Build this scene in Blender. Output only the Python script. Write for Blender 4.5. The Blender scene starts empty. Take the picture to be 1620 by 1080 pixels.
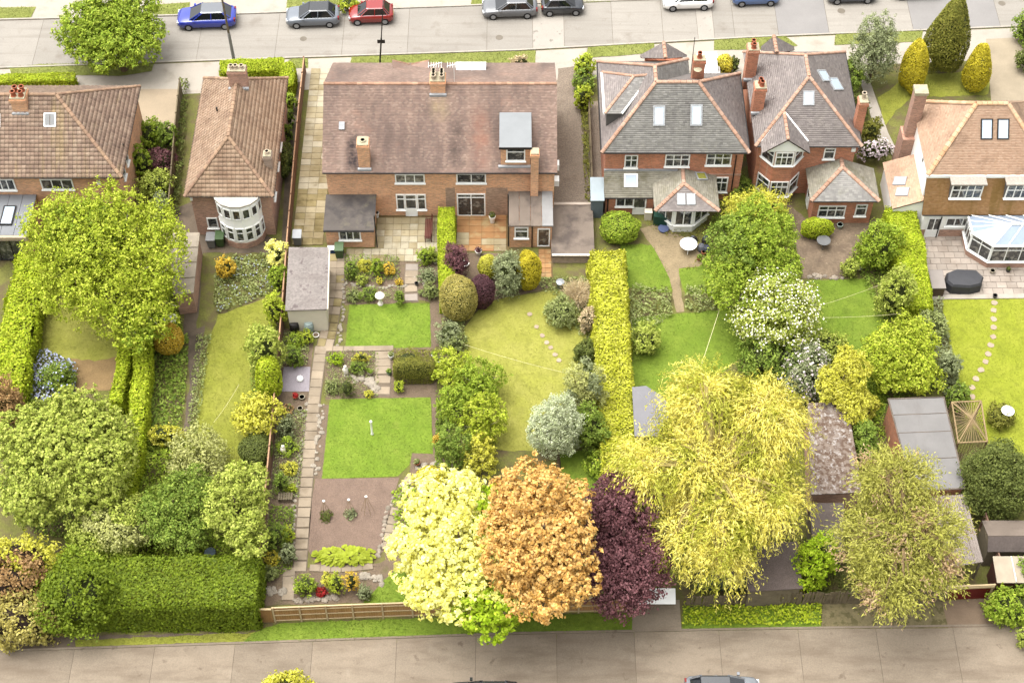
import bpy, math, random
import numpy as np
from mathutils import Vector

# ------------------------------------------------------------------ camera, sky, sun, exposure
SC = bpy.context.scene
COL = SC.collection
FOC = 2600.0                      # focal length in pixels of the 1620 x 1080 photograph
TH = math.radians(52.0)           # pitch below the horizon
CAMZ = 89.0
CAMY = -CAMZ / math.tan(TH)
ST, CT = math.sin(TH), math.cos(TH)
cd = bpy.data.cameras.new('camera')
cam = bpy.data.objects.new('camera', cd)
COL.objects.link(cam)
cam.location = (0, CAMY, CAMZ)
cam.rotation_euler = (math.radians(90) - TH, 0, 0)
cd.sensor_width = 36.0
cd.lens = FOC / 1620.0 * 36.0
cd.clip_end = 3000.0
SC.camera = cam

SUN_EL, SUN_AZ = math.radians(74), math.radians(285)   # high sun behind thin cloud; azimuth clockwise from +Y
w = bpy.data.worlds.new('World')
SC.world = w
w.use_nodes = True
nt = w.node_tree
sky = nt.nodes.new('ShaderNodeTexSky')
sky.sky_type = 'NISHITA'
sky.sun_disc = False
sky.sun_elevation = SUN_EL
sky.sun_rotation = SUN_AZ
sky.dust_density = 6.0
sky.air_density = 1.0
hs = nt.nodes.new('ShaderNodeHueSaturation')
hs.inputs['Saturation'].default_value = 0.04
nt.links.new(sky.outputs[0], hs.inputs['Color'])
nt.links.new(hs.outputs[0], nt.nodes['Background'].inputs[0])
nt.nodes['Background'].inputs[1].default_value = 0.15
sd = bpy.data.lights.new('sun', 'SUN')
sd.energy = 1.0
sd.angle = math.radians(60)
sd.color = (1.0, 0.95, 0.86)
sun = bpy.data.objects.new('sun', sd)
COL.objects.link(sun)
sdir = Vector((math.sin(SUN_AZ) * math.cos(SUN_EL), math.cos(SUN_AZ) * math.cos(SUN_EL), math.sin(SUN_EL)))
sun.rotation_euler = sdir.to_track_quat('Z', 'Y').to_euler()
SC.view_settings.view_transform = 'Standard'
SC.view_settings.look = 'None'
SC.view_settings.gamma = 1.0
SC.view_settings.exposure = 1.68
SC.cycles.use_denoising = True
SC.cycles.max_bounces = 6
SC.cycles.transparent_max_bounces = 4

# ------------------------------------------------------------------ photograph pixel -> place
def ray(px, py):
    u = (px - 810) / FOC
    v = (py - 540) / FOC
    return u, CT - v * ST, -ST - v * CT

def G(px, py, z=0.0):             # point on the level plane at height z
    d = ray(px, py)
    t = (z - CAMZ) / d[2]
    return Vector((d[0] * t, CAMY + d[1] * t, z))

def V(px, py, Y):                 # point on the upright plane y = Y
    d = ray(px, py)
    t = (Y - CAMY) / d[1]
    return Vector((d[0] * t, Y, CAMZ + d[2] * t))

def VX(px, py, X):                # point on the upright plane x = X
    d = ray(px, py)
    t = X / d[0]
    return Vector((X, CAMY + d[1] * t, CAMZ + d[2] * t))

def PL(px, py, p, n):             # point on a sloping plane
    d = Vector(ray(px, py))
    o = Vector((0, CAMY, CAMZ))
    t = (Vector(p) - o).dot(n) / d.dot(n)
    return o + d * t

def scale_at(py):                 # pixels per metre near the ground at that row
    return (FOC * ST + (py - 540) * CT) / CAMZ

# ------------------------------------------------------------------ materials
K = 0.40
def lin(c, k=None):
    k = K if k is None else k
    out = []
    for x in c:
        x /= 255.0
        x = x / 12.92 if x <= 0.04045 else ((x + 0.055) / 1.055) ** 2.4
        out.append(min(0.85, x * k))
    return (out[0], out[1], out[2], 1.0)

MATS = {}
def _noise(N, L, vec, scale, detail=4, rough=0.6):
    n = N.new('ShaderNodeTexNoise')
    n.inputs['Scale'].default_value = scale
    n.inputs['Detail'].default_value = detail
    n.inputs['Roughness'].default_value = rough
    if vec is not None:
        L.new(vec, n.inputs['Vector'])
    return n.outputs['Fac']

def _range(N, L, src, a, b, c, d):
    m = N.new('ShaderNodeMapRange')
    m.inputs[1].default_value, m.inputs[2].default_value = a, b
    m.inputs[3].default_value, m.inputs[4].default_value = c, d
    L.new(src, m.inputs[0])
    return m.outputs[0]

def _mix(N, L, fac, a, b):
    m = N.new('ShaderNodeMix')
    m.data_type = 'RGBA'
    for s, v in ((0, fac), (6, a), (7, b)):
        if isinstance(v, (float, int)):
            m.inputs[s].default_value = v
        elif isinstance(v, tuple):
            m.inputs[s].default_value = v
        else:
            L.new(v, m.inputs[s])
    return m.outputs[2]

def _mul(N, L, a, b):
    m = N.new('ShaderNodeMath')
    m.operation = 'MULTIPLY'
    L.new(a, m.inputs[0])
    L.new(b, m.inputs[1])
    return m.outputs[0]

def mat(name, base, rough=0.8, var=0.12, scale=1.5, fine=0.0, fscale=25, isl=0.0, obj=0.0, stains=(), bump=0.0, bscale=30,
        metal=0.0, spec=0.3, k=None, alt=None, brick=None, trans=0.0, wave=None):
    """base: sRGB as the eye sees it; alt: second colour mixed in per island; stains: (colour, scale, low, high, amount)"""
    if name in MATS:
        return MATS[name]
    m = bpy.data.materials.new(name)
    m.use_nodes = True
    N, L = m.node_tree.nodes, m.node_tree.links
    P = N['Principled BSDF']
    geo = N.new('ShaderNodeNewGeometry')
    pos = geo.outputs['Position']
    col = lin(base, k)
    hgt = None
    if brick:
        mort, bw, bh = brick
        sx = N.new('ShaderNodeSeparateXYZ')
        L.new(pos, sx.inputs[0])
        ad = N.new('ShaderNodeMath')
        L.new(sx.outputs[0], ad.inputs[0])
        L.new(sx.outputs[1], ad.inputs[1])
        cb = N.new('ShaderNodeCombineXYZ')
        L.new(ad.outputs[0], cb.inputs[0])
        L.new(sx.outputs[2], cb.inputs[1])
        bt = N.new('ShaderNodeTexBrick')
        L.new(cb.outputs[0], bt.inputs['Vector'])
        bt.inputs['Scale'].default_value = 1.0
        bt.inputs['Brick Width'].default_value = bw
        bt.inputs['Row Height'].default_value = bh
        bt.inputs['Mortar Size'].default_value = 0.012
        bt.inputs['Color1'].default_value = tuple(min(.9, x * 1.3) for x in col[:3]) + (1,)
        bt.inputs['Color2'].default_value = tuple(x * 0.68 for x in col[:3]) + (1,)
        bt.inputs['Mortar'].default_value = lin(mort, k)
        col = bt.outputs[0]
        hgt = bt.outputs['Fac']
    if alt is not None:
        rp = N.new('ShaderNodeValToRGB')
        L.new(geo.outputs['Random Per Island'], rp.inputs[0])
        cols = [base] + list(alt)
        els = rp.color_ramp.elements
        while len(els) < len(cols):
            els.new(0.5)
        for i, c in enumerate(cols):
            els[i].position = i / (len(cols) - 1)
            els[i].color = lin(c, k)
        col = rp.outputs[0]
    val = _range(N, L, _noise(N, L, pos, scale), 0.3, 0.7, 1 - var, 1 + var)
    if fine:
        val = _mul(N, L, val, _range(N, L, _noise(N, L, pos, fscale, 3), 0.3, 0.7, 1 - fine, 1 + fine))
    if isl:
        wn = N.new('ShaderNodeTexWhiteNoise')
        wn.noise_dimensions = '1D'
        L.new(geo.outputs['Random Per Island'], wn.inputs['W'])
        val = _mul(N, L, val, _range(N, L, wn.outputs['Value'], 0, 1, 1 - isl, 1 + isl))
    if obj:
        oi = N.new('ShaderNodeObjectInfo')
        val = _mul(N, L, val, _range(N, L, oi.outputs['Random'], 0, 1, 1 - obj, 1 + obj))
    h = N.new('ShaderNodeHueSaturation')
    if isinstance(col, tuple):
        h.inputs['Color'].default_value = col
    else:
        L.new(col, h.inputs['Color'])
    L.new(val, h.inputs['Value'])
    col = h.outputs[0]
    for sc_, s, lo, hi, amt in stains:
        vec = pos
        if isinstance(s, tuple):
            mp = N.new('ShaderNodeVectorMath')
            mp.operation = 'MULTIPLY'
            mp.inputs[1].default_value = s
            L.new(pos, mp.inputs[0])
            vec, s = mp.outputs[0], 1.0
        f = _range(N, L, _noise(N, L, vec, s, 5, 0.62), lo, hi, 0, amt)
        col = _mix(N, L, f, col, lin(sc_, k))
    L.new(col, P.inputs['Base Color'])
    P.inputs['Roughness'].default_value = rough
    P.inputs['Metallic'].default_value = metal
    P.inputs['Specular IOR Level'].default_value = spec
    if bump:
        b = N.new('ShaderNodeBump')
        b.inputs['Strength'].default_value = bump
        b.inputs['Distance'].default_value = 0.03
        L.new(_noise(N, L, pos, bscale, 4), b.inputs['Height'])
        L.new(b.outputs[0], P.inputs['Normal'])
    if trans:
        tr = N.new('ShaderNodeBsdfTranslucent')
        L.new(col, tr.inputs[0])
        mx = N.new('ShaderNodeMixShader')
        mx.inputs[0].default_value = trans
        L.new(P.outputs[0], mx.inputs[1])
        L.new(tr.outputs[0], mx.inputs[2])
        L.new(mx.outputs[0], N['Material Output'].inputs[0])
    MATS[name] = m
    return m

def leafmat(name, *cols, k=0.68, trans=0.35):
    return mat(name, cols[0], alt=cols[1:] if len(cols) > 1 else (cols[0],), rough=0.65, var=0.2, scale=1.5, isl=0.24, spec=0.2, k=k, trans=trans)

# ------------------------------------------------------------------ mesh helpers
class Thing:
    """an Empty at a thing's base; parts are built in world coordinates and stored relative to it"""
    pass

def tag(o, label=None, cat=None, group=None, kind=None):
    for k_, v_ in (('label', label), ('category', cat), ('group', group), ('kind', kind)):
        if v_:
            o[k_] = v_
    return o

def thing(name, loc, label, cat, group=None, kind=None):
    o = bpy.data.objects.new(name, None)
    COL.objects.link(o)
    o.location = loc
    o.empty_display_size = 0.3
    return tag(o, label, cat, group, kind)

def origin_of(p):
    v = Vector((0, 0, 0))
    while p is not None:
        v += p.location
        p = p.parent
    return v

def link_mesh(name, me, m, parent=None, loc=None):
    o = bpy.data.objects.new(name, me)
    COL.objects.link(o)
    if m is not None and not me.materials:
        me.materials.append(m)
    if parent is not None:
        o.parent = parent
    if loc is not None:
        o.location = loc
    return o

class MB:
    def __init__(self):
        self.v, self.f = [], []

    def add(self, vs, fs):
        b = len(self.v)
        self.v += [tuple(x) for x in vs]
        self.f += [tuple(i + b for i in f) for f in fs]
        return self

    def box(self, x0, x1, y0, y1, z0, z1):
        return self.hexa([(x0, y0), (x1, y0), (x1, y1), (x0, y1)], z0, z1)

    def hexa(self, poly, z0, z1):
        n = len(poly)
        z0s = z0 if isinstance(z0, (list, tuple)) else [z0] * n
        z1s = z1 if isinstance(z1, (list, tuple)) else [z1] * n
        vs = [(p[0], p[1], z0s[i]) for i, p in enumerate(poly)] + [(p[0], p[1], z1s[i]) for i, p in enumerate(poly)]
        a = sum(poly[i][0] * poly[(i + 1) % n][1] - poly[(i + 1) % n][0] * poly[i][1] for i in range(n))
        fs = [tuple(range(n - 1, -1, -1)), tuple(range(n, 2 * n))] + [(i, (i + 1) % n, (i + 1) % n + n, i + n) for i in range(n)]
        if a < 0:
            fs = [tuple(reversed(f)) for f in fs]
        return self.add(vs, fs)

    def obox(self, c, ax, ay, az, sx, sy, sz):
        """oriented box, centre c, half sizes"""
        c, ax, ay, az = Vector(c), Vector(ax), Vector(ay), Vector(az)
        vs = []
        for k_ in (-1, 1):
            for (i, j) in ((-1, -1), (1, -1), (1, 1), (-1, 1)):
                vs.append(c + ax * (i * sx) + ay * (j * sy) + az * (k_ * sz))
        return self.add(vs, [(3, 2, 1, 0), (4, 5, 6, 7), (0, 1, 5, 4), (1, 2, 6, 5), (2, 3, 7, 6), (3, 0, 4, 7)])

    def slab(self, pts, th):
        """polygon extruded along its normal by th (downwards if negative)"""
        pts = [Vector(p) for p in pts]
        n = (pts[1] - pts[0]).cross(pts[2] - pts[0]).normalized()
        k = len(pts)
        vs = pts + [p + n * th for p in pts]
        return self.add(vs, [tuple(range(k - 1, -1, -1)), tuple(range(k, 2 * k))] + [(i, (i + 1) % k, (i + 1) % k + k, i + k) for i in range(k)])

    def tube(self, pts, rs, n=6, caps=True):
        pts = [Vector(p) for p in pts]
        if not isinstance(rs, (list, tuple)):
            rs = [rs] * len(pts)
        b = len(self.v)
        ref = None
        for i, p in enumerate(pts):
            d = (pts[min(i + 1, len(pts) - 1)] - pts[max(i - 1, 0)])
            if d.length < 1e-9:
                d = Vector((0, 0, 1))
            d.normalize()
            if ref is None:
                ref = Vector((1, 0, 0)) if abs(d.x) < 0.8 else Vector((0, 1, 0))
            x = (ref - d * ref.dot(d)).normalized()
            y = d.cross(x)
            ref = x
            for j in range(n):
                a = 2 * math.pi * j / n
                self.v.append(tuple(p + (x * math.cos(a) + y * math.sin(a)) * rs[i]))
        for i in range(len(pts) - 1):
            for j in range(n):
                k = (j + 1) % n
                self.f.append((b + i * n + j, b + i * n + k, b + (i + 1) * n + k, b + (i + 1) * n + j))
        if caps:
            self.f.append(tuple(b + j for j in range(n - 1, -1, -1)))
            e = b + (len(pts) - 1) * n
            self.f.append(tuple(e + j for j in range(n)))
        return self

    def lathe(self, c, prof, n=12):
        """prof: (radius, z) pairs from the bottom up round the upright axis through c"""
        return self.tube([(c[0], c[1], c[2] + z) for r, z in prof], [max(r, 0.001) for r, z in prof], n)

    def build(self, name, m, parent=None, smooth=False):
        me = bpy.data.meshes.new(name)
        if parent is None:
            xs = np.array(self.v)
            loc = Vector(((xs[:, 0].min() + xs[:, 0].max()) / 2, (xs[:, 1].min() + xs[:, 1].max()) / 2, xs[:, 2].min()))
        else:
            loc = origin_of(parent)
        me.from_pydata([(v[0] - loc.x, v[1] - loc.y, v[2] - loc.z) for v in self.v], [], self.f)
        if smooth:
            me.polygons.foreach_set('use_smooth', [True] * len(me.polygons))
        o = link_mesh(name, me, m, parent)
        if parent is None:
            o.location = loc
        return o

def rawmesh(name, verts, quads, m, parent=None, loc=None, per=4):
    """fast mesh from numpy arrays: verts (n,3) in world space, faces (k,per)"""
    me = bpy.data.meshes.new(name)
    if loc is None:
        loc = origin_of(parent) if parent is not None else Vector((0, 0, 0))
    vv = (verts - np.array(loc)[None, :]).astype(np.float32)
    me.vertices.add(len(vv))
    me.vertices.foreach_set('co', vv.ravel())
    me.loops.add(quads.size)
    me.loops.foreach_set('vertex_index', quads.astype(np.int32).ravel())
    me.polygons.add(len(quads))
    me.polygons.foreach_set('loop_start', np.arange(0, quads.size, per, dtype=np.int32))
    me.update(calc_edges=True)
    o = link_mesh(name, me, m, parent)
    if parent is None:
        o.location = loc
    return o

def copy_tree(o, parent=None):
    c = o.copy()
    COL.objects.link(c)
    c.parent = parent
    for ch in list(o.children):
        copy_tree(ch, c)
    return c

def inside(poly, x, y):
    r = np.zeros(len(x), bool)
    n = len(poly)
    for i in range(n):
        x0, y0 = poly[i][0], poly[i][1]
        x1, y1 = poly[(i + 1) % n][0], poly[(i + 1) % n][1]
        if y0 == y1:
            continue
        c = ((y0 > y) != (y1 > y)) & (x < (x1 - x0) * (y - y0) / (y1 - y0) + x0)
        r ^= c
    return r

def area(poly):
    n = len(poly)
    return abs(sum(poly[i][0] * poly[(i + 1) % n][1] - poly[(i + 1) % n][0] * poly[i][1] for i in range(n))) / 2

def scatter(poly, n, rng):
    xs = [p[0] for p in poly]
    ys = [p[1] for p in poly]
    bb = (max(xs) - min(xs)) * (max(ys) - min(ys))
    k = int(n * bb / max(area(poly), 1e-6)) + 8
    x = rng.uniform(min(xs), max(xs), k)
    y = rng.uniform(min(ys), max(ys), k)
    ok = inside(poly, x, y)
    return x[ok], y[ok]

def wpoly(pts, z=0.0):
    return [G(p[0], p[1], z) for p in pts]

def sheet(name, pts, z, m, kind='structure', th=0.0, world=False, parent=None):
    p = pts if world else wpoly(pts, z)
    a = sum(p[i][0] * p[(i + 1) % len(p)][1] - p[(i + 1) % len(p)][0] * p[i][1] for i in range(len(p)))
    if a < 0:
        p = list(reversed(p))
    b = MB()
    if th:
        b.hexa([(q[0], q[1]) for q in p], z - th, z)
    else:
        b.add([(q[0], q[1], z) for q in p], [tuple(range(len(p)))])
    o = b.build(name, m, parent)
    if kind and parent is None:
        o['kind'] = kind
    return o
# ------------------------------------------------------------------ foliage
def unit(a):
    return a / np.maximum(np.linalg.norm(a, axis=-1, keepdims=True), 1e-9)

def leaf_quads(c, n, size, aspect=0.62, along=None, rng=None):
    """diamond leaves: centre c, normal n, half length size; along: preferred direction of the long axis"""
    k = len(c)
    t = rng.normal(size=(k, 3)) if along is None else along + rng.normal(size=(k, 3)) * 0.35
    t = unit(t - n * np.sum(t * n, axis=1, keepdims=True))
    b = np.cross(n, t)
    s = size[:, None]
    v = np.empty((k, 4, 3))
    v[:, 0] = c - t * s
    v[:, 1] = c + b * s * aspect - t * s * 0.15 + n * s * 0.12
    v[:, 2] = c + t * s
    v[:, 3] = c - b * s * aspect - t * s * 0.15 + n * s * 0.12
    return v.reshape(-1, 3), np.arange(k * 4).reshape(-1, 4)

def sphere_dirs(n, rng, zmin=-1.0):
    z = rng.uniform(zmin, 1, n)
    a = rng.uniform(0, 2 * math.pi, n)
    r = np.sqrt(1 - z * z)
    return np.stack([r * np.cos(a), r * np.sin(a), z], 1)

BARK = mat('bark', (120, 102, 80), rough=0.9, var=0.25, scale=6)
BARK_PALE = mat('pale_bark', (205, 195, 170), rough=0.9, var=0.2, scale=6)

def lobes_for(rx, ry, rz, nl, rng, spread=0.62, size=0.42):
    d = sphere_dirs(nl, rng, -0.75)
    for _ in range(25):                                    # push lobes apart so that they cover the crown
        diff = d[:, None] - d[None]
        dist = np.linalg.norm(diff, axis=2) + np.eye(nl) * 9
        d = unit(d + 0.06 * np.sum(diff / dist[..., None] ** 3, axis=1))
        d[:, 2] = np.maximum(d[:, 2], -0.75)
    f = rng.uniform(spread * 0.85, spread * 1.18, nl)
    c = d * f[:, None] * np.array([rx, ry, rz])
    r = rng.uniform(size * 0.75, size * 1.25, nl)
    return c, r

def crown_points(rx, ry, rz, nleaf, rng, nl=14, spread=0.62, size=0.42, inner=0.16, clump=0.35, twig=0):
    """leaf centres and outward directions on the lobes of a crown"""
    lc, lr = lobes_for(rx, ry, rz, nl, rng, spread, size)
    R = np.array([rx, ry, rz])
    ncl = max(12, int(nleaf * 1.35 / 14))
    li = rng.choice(nl, ncl, p=lr ** 2 / np.sum(lr ** 2))
    d = sphere_dirs(ncl, rng, -0.7)
    cc = lc[li] + d * lr[li][:, None] * R * rng.uniform(0.82, 1.1, ncl)[:, None]
    keep = np.ones(ncl, bool)                              # drop clumps deep inside another lobe
    for j in range(nl):
        q = np.linalg.norm((cc - lc[j]) / (R * lr[j]), axis=1)
        keep &= (q > 0.72) | (li == j)
    cc, d, li = cc[keep], d[keep], li[keep]
    sp = rng.uniform(0, 1, len(cc)) > 0.86                 # sprays that reach out of the crown
    cc = np.where(sp[:, None], cc * rng.uniform(1.05, 1.17, (len(cc), 1)), cc)
    m = max(1, int(nleaf / max(len(cc), 1)))
    cr = clump * (rx + ry) * 0.5 * 0.3
    idx = np.repeat(np.arange(len(cc)), m)
    off = rng.normal(size=(len(idx), 3)) * cr * 0.5
    pts = cc[idx] + off
    out = unit(d[idx] * 0.8 + unit(off) * 0.5 + np.array([0, 0, 0.35]))
    ni = int(nleaf * inner)
    di = sphere_dirs(ni, rng)
    pts = np.vstack([pts, di * R * rng.uniform(0.3, 0.75, ni)[:, None]])
    out = np.vstack([out, di])
    return pts, out, lc

def box_fit(box, ratio=None, clear=0.3, base=None):
    """ellipsoid crown that fills the pixel box; returns centre, rx, ry, rz"""
    x0, y0, x1, y1 = box
    cx, cy = (x0 + x1) / 2, (y0 + y1) / 2
    s = scale_at(cy)
    for _ in range(3):
        rx = (x1 - x0) / 2 / s
        hh = (y1 - y0) / 2 / s
        el = TH + math.atan((cy - 540) / FOC)
        if ratio:
            rz = rx * ratio
            ry = math.sqrt(max((hh * hh - (rz * math.cos(el)) ** 2), (0.35 * rx * math.sin(el)) ** 2)) / math.sin(el)
        else:
            ry = rx
            q = (hh * hh - (ry * math.sin(el)) ** 2)
            rz = math.sqrt(q) / math.cos(el) if q > 0 else 0
            if rz < 0.75 * rx:
                rz = 0.75 * rx
                q = hh * hh - (rz * math.cos(el)) ** 2
                ry = math.sqrt(max(q, (0.3 * hh) ** 2)) / math.sin(el)
            if rz > 2.2 * rx:
                rz = 2.2 * rx
                ry = math.sqrt(max(hh * hh - (rz * math.cos(el)) ** 2, 0)) / math.sin(el)
        cz = rz * 0.93 + clear
        # a point at height cz is nearer to the camera
        Z = (CAMZ - cz) / (ST + (cy - 540) / FOC * CT)
        s = FOC / Z
    c = G(cx, cy, cz)
    return c, rx, ry, rz

def sub_fit(sb, c, main, lift=0.45, flat=0.8, shrink=0.0):
    """one bough mass of a crown whose middle is c: those higher in the picture stand higher and farther back"""
    cx, cy = (sb[0] + sb[2]) / 2, (sb[1] + sb[3]) / 2
    s = scale_at(cy) * 1.03
    el = TH + math.atan((cy - 540) / FOC)
    z = c.z + ((main[1] + main[3]) / 2 - cy) / s * lift
    rx, hh = (sb[2] - sb[0]) / 2 / s, (sb[3] - sb[1]) / 2 / s
    rz = flat * min(rx, hh)
    ry = math.sqrt(max(hh * hh - (rz * math.cos(el)) ** 2, (0.4 * hh) ** 2)) / math.sin(el)
    z = max(z, rz * .9 + .15)
    return G(cx, cy, z), max(rx - shrink, .4), max(ry - shrink, .4), max(rz - shrink * .3, .4)

def seed_of(box):
    return int(abs(box[0] * 7919 + box[1] * 104729 + box[2] * 31 + box[3])) % 2 ** 31

def finish_plant(root, pts, out, size, m, rng, aspect=0.62, jitter=0.5, part='crown', along=None, up=0.25, vary=0.35):
    n = unit(out + rng.normal(size=out.shape) * jitter + np.array([0, 0, up]))
    s = size * rng.uniform(1 - vary, 1 + vary, len(pts))
    lo = origin_of(root)
    pts[:, 2] = np.maximum(pts[:, 2], 0.05)
    v, q = leaf_quads(pts, n, s, aspect, along, rng)
    return rawmesh(part, v, q, m, root)

def tree(name, box, m, label, cat='tree', leaf=0.17, n=None, ratio=None, clear=1.2, nl=None, group=None, bark=None, trunk=None,
         spread=0.62, size=0.42, clump=0.35, aspect=0.62, jitter=0.5, extra=None, dens=1.0, limbs=True, up=0.25, inner=0.16, flower=None, masses=None):
    rng = np.random.default_rng(seed_of(box))
    leaf *= 0.56
    c, rx, ry, rz = box_fit(box, ratio, clear)
    rx, ry = rx * 1.03, ry * 1.03
    base = Vector((c.x, c.y, 0.0))
    if trunk is not None:
        base = G(trunk[0], trunk[1])
    root = thing(name, base, label, cat, group)
    r = (rx * ry * rz) ** (1 / 3)
    if n is None:
        n = int(dens * 2.6 * 4 * math.pi * r * r / (leaf * leaf * aspect * 2) * 0.5)
        n = min(max(n, 500), 45000)
    else:
        n = int(n * 2.7)
    nl = nl or int(min(34, max(8, 5 + r * 5)))
    if masses:
        fits = [sub_fit(mb[:4], c, box) for mb in masses]
        ar = np.array([f[1] * (f[2] + f[3]) for f in fits])
        groups, L2, O2, C2 = {}, [], [], []
        for mb, f, a_ in zip(masses, fits, ar / ar.sum()):
            p, o_, l_ = crown_points(f[1] * 1.04, f[2] * 1.04, f[3], int(n * a_), rng, int(min(16, 7 + f[1] * 3)), .62, .40, .14, clump * 1.2)
            p += np.array(f[0])
            mm = mb[4] if len(mb) > 4 else m
            groups.setdefault(mm.name, [mm, [], []])
            groups[mm.name][1].append(p)
            groups[mm.name][2].append(o_)
            L2.append(p)
            O2.append(o_)
            C2.append(np.array(f[0]) - np.array(c) + l_ * .8)
        for mm, pp, oo in groups.values():
            finish_plant(root, np.vstack(pp), np.vstack(oo), leaf, mm, rng, aspect, jitter, 'crown', up=up)
        pts, out, lc = np.vstack(L2), np.vstack(O2), np.vstack(C2)
        nl = len(lc)
    else:
        pts, out, lc = crown_points(rx, ry, rz, n, rng, nl, spread, size, inner, clump)
        pts += np.array(c)
    if masses:
        pass
    elif extra is not None:                                  # part of the leaves in a second colour, by lobe
        m2, frac = extra
        which = rng.choice(nl, max(1, int(nl * frac)), replace=False)
        d = np.stack([np.linalg.norm((pts - np.array(c) - lc[j]) / np.array([rx, ry, rz]), axis=1) for j in range(nl)], 1)
        sel = np.isin(np.argmin(d, axis=1), which)
        finish_plant(root, pts[~sel], out[~sel], leaf, m, rng, aspect, jitter, 'crown', up=up)
        finish_plant(root, pts[sel], out[sel], leaf, m2, rng, aspect, jitter, 'crown', up=up)
    else:
        finish_plant(root, pts, out, leaf, m, rng, aspect, jitter, 'crown', up=up)
    if flower is not None:
        fm, k, fs = flower
        q = np.linalg.norm((pts - np.array(c)) / np.array([rx, ry, rz]), axis=1)
        ok = np.where((q > .7) & (out[:, 2] > 0))[0]
        sel = rng.choice(ok, min(k, len(ok)), replace=False)
        finish_plant(root, pts[sel] + out[sel] * .06, out[sel], fs, fm, rng, .85, .5, 'blossom')
    b = MB()
    tr = max(0.05, 0.055 * r)
    top = np.array(c) + np.array([0, 0, rz * 0.3])
    b.tube([base, base.lerp(Vector(c), 0.5) + Vector((tr * .6, -tr * .4, 0)), c, top], [tr * 1.35, tr, tr * 0.7, tr * 0.25], 7)
    if limbs:
        for j in range(0, nl, 3 if nl > 40 else (2 if nl > 14 else 1)):
            e = Vector(np.array(c) + lc[j] * 1.25)
            s0 = base.lerp(Vector(c), rng.uniform(0.55, 0.95))
            mid = s0.lerp(e, 0.5) + Vector((0, 0, -0.08 * rz))
            b.tube([s0, mid, e], [tr * 0.5, tr * 0.32, tr * 0.08], 5, False)
    b.build('trunk', bark or BARK, root)
    return root

def core_blob(root, c, R, m, f=0.82, part='branches', rng=None):
    nu, nv = 14, 9
    u = np.linspace(0, 2 * math.pi, nu, endpoint=False)
    vv = np.linspace(-0.5 * math.pi, 0.5 * math.pi, nv)
    V_ = np.array([[math.cos(b_) * math.cos(a), math.cos(b_) * math.sin(a), math.sin(b_)] for b_ in vv for a in u])
    V_ = V_ * np.array(R) * f * (1 + (rng.normal(size=(len(V_), 1)) * 0.05 if rng is not None else 0)) + np.array(c)
    V_[:, 2] = np.maximum(V_[:, 2], 0.0)
    q = np.array([[i * nu + j, i * nu + (j + 1) % nu, (i + 1) * nu + (j + 1) % nu, (i + 1) * nu + j] for i in range(nv - 1) for j in range(nu)])
    return rawmesh(part, V_, q, m, root)

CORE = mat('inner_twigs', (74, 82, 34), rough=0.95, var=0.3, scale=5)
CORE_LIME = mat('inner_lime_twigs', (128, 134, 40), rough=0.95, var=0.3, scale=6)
CORE_DARK = mat('inner_twigs_dark', (60, 44, 36), rough=0.95, var=0.3, scale=5)

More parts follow.
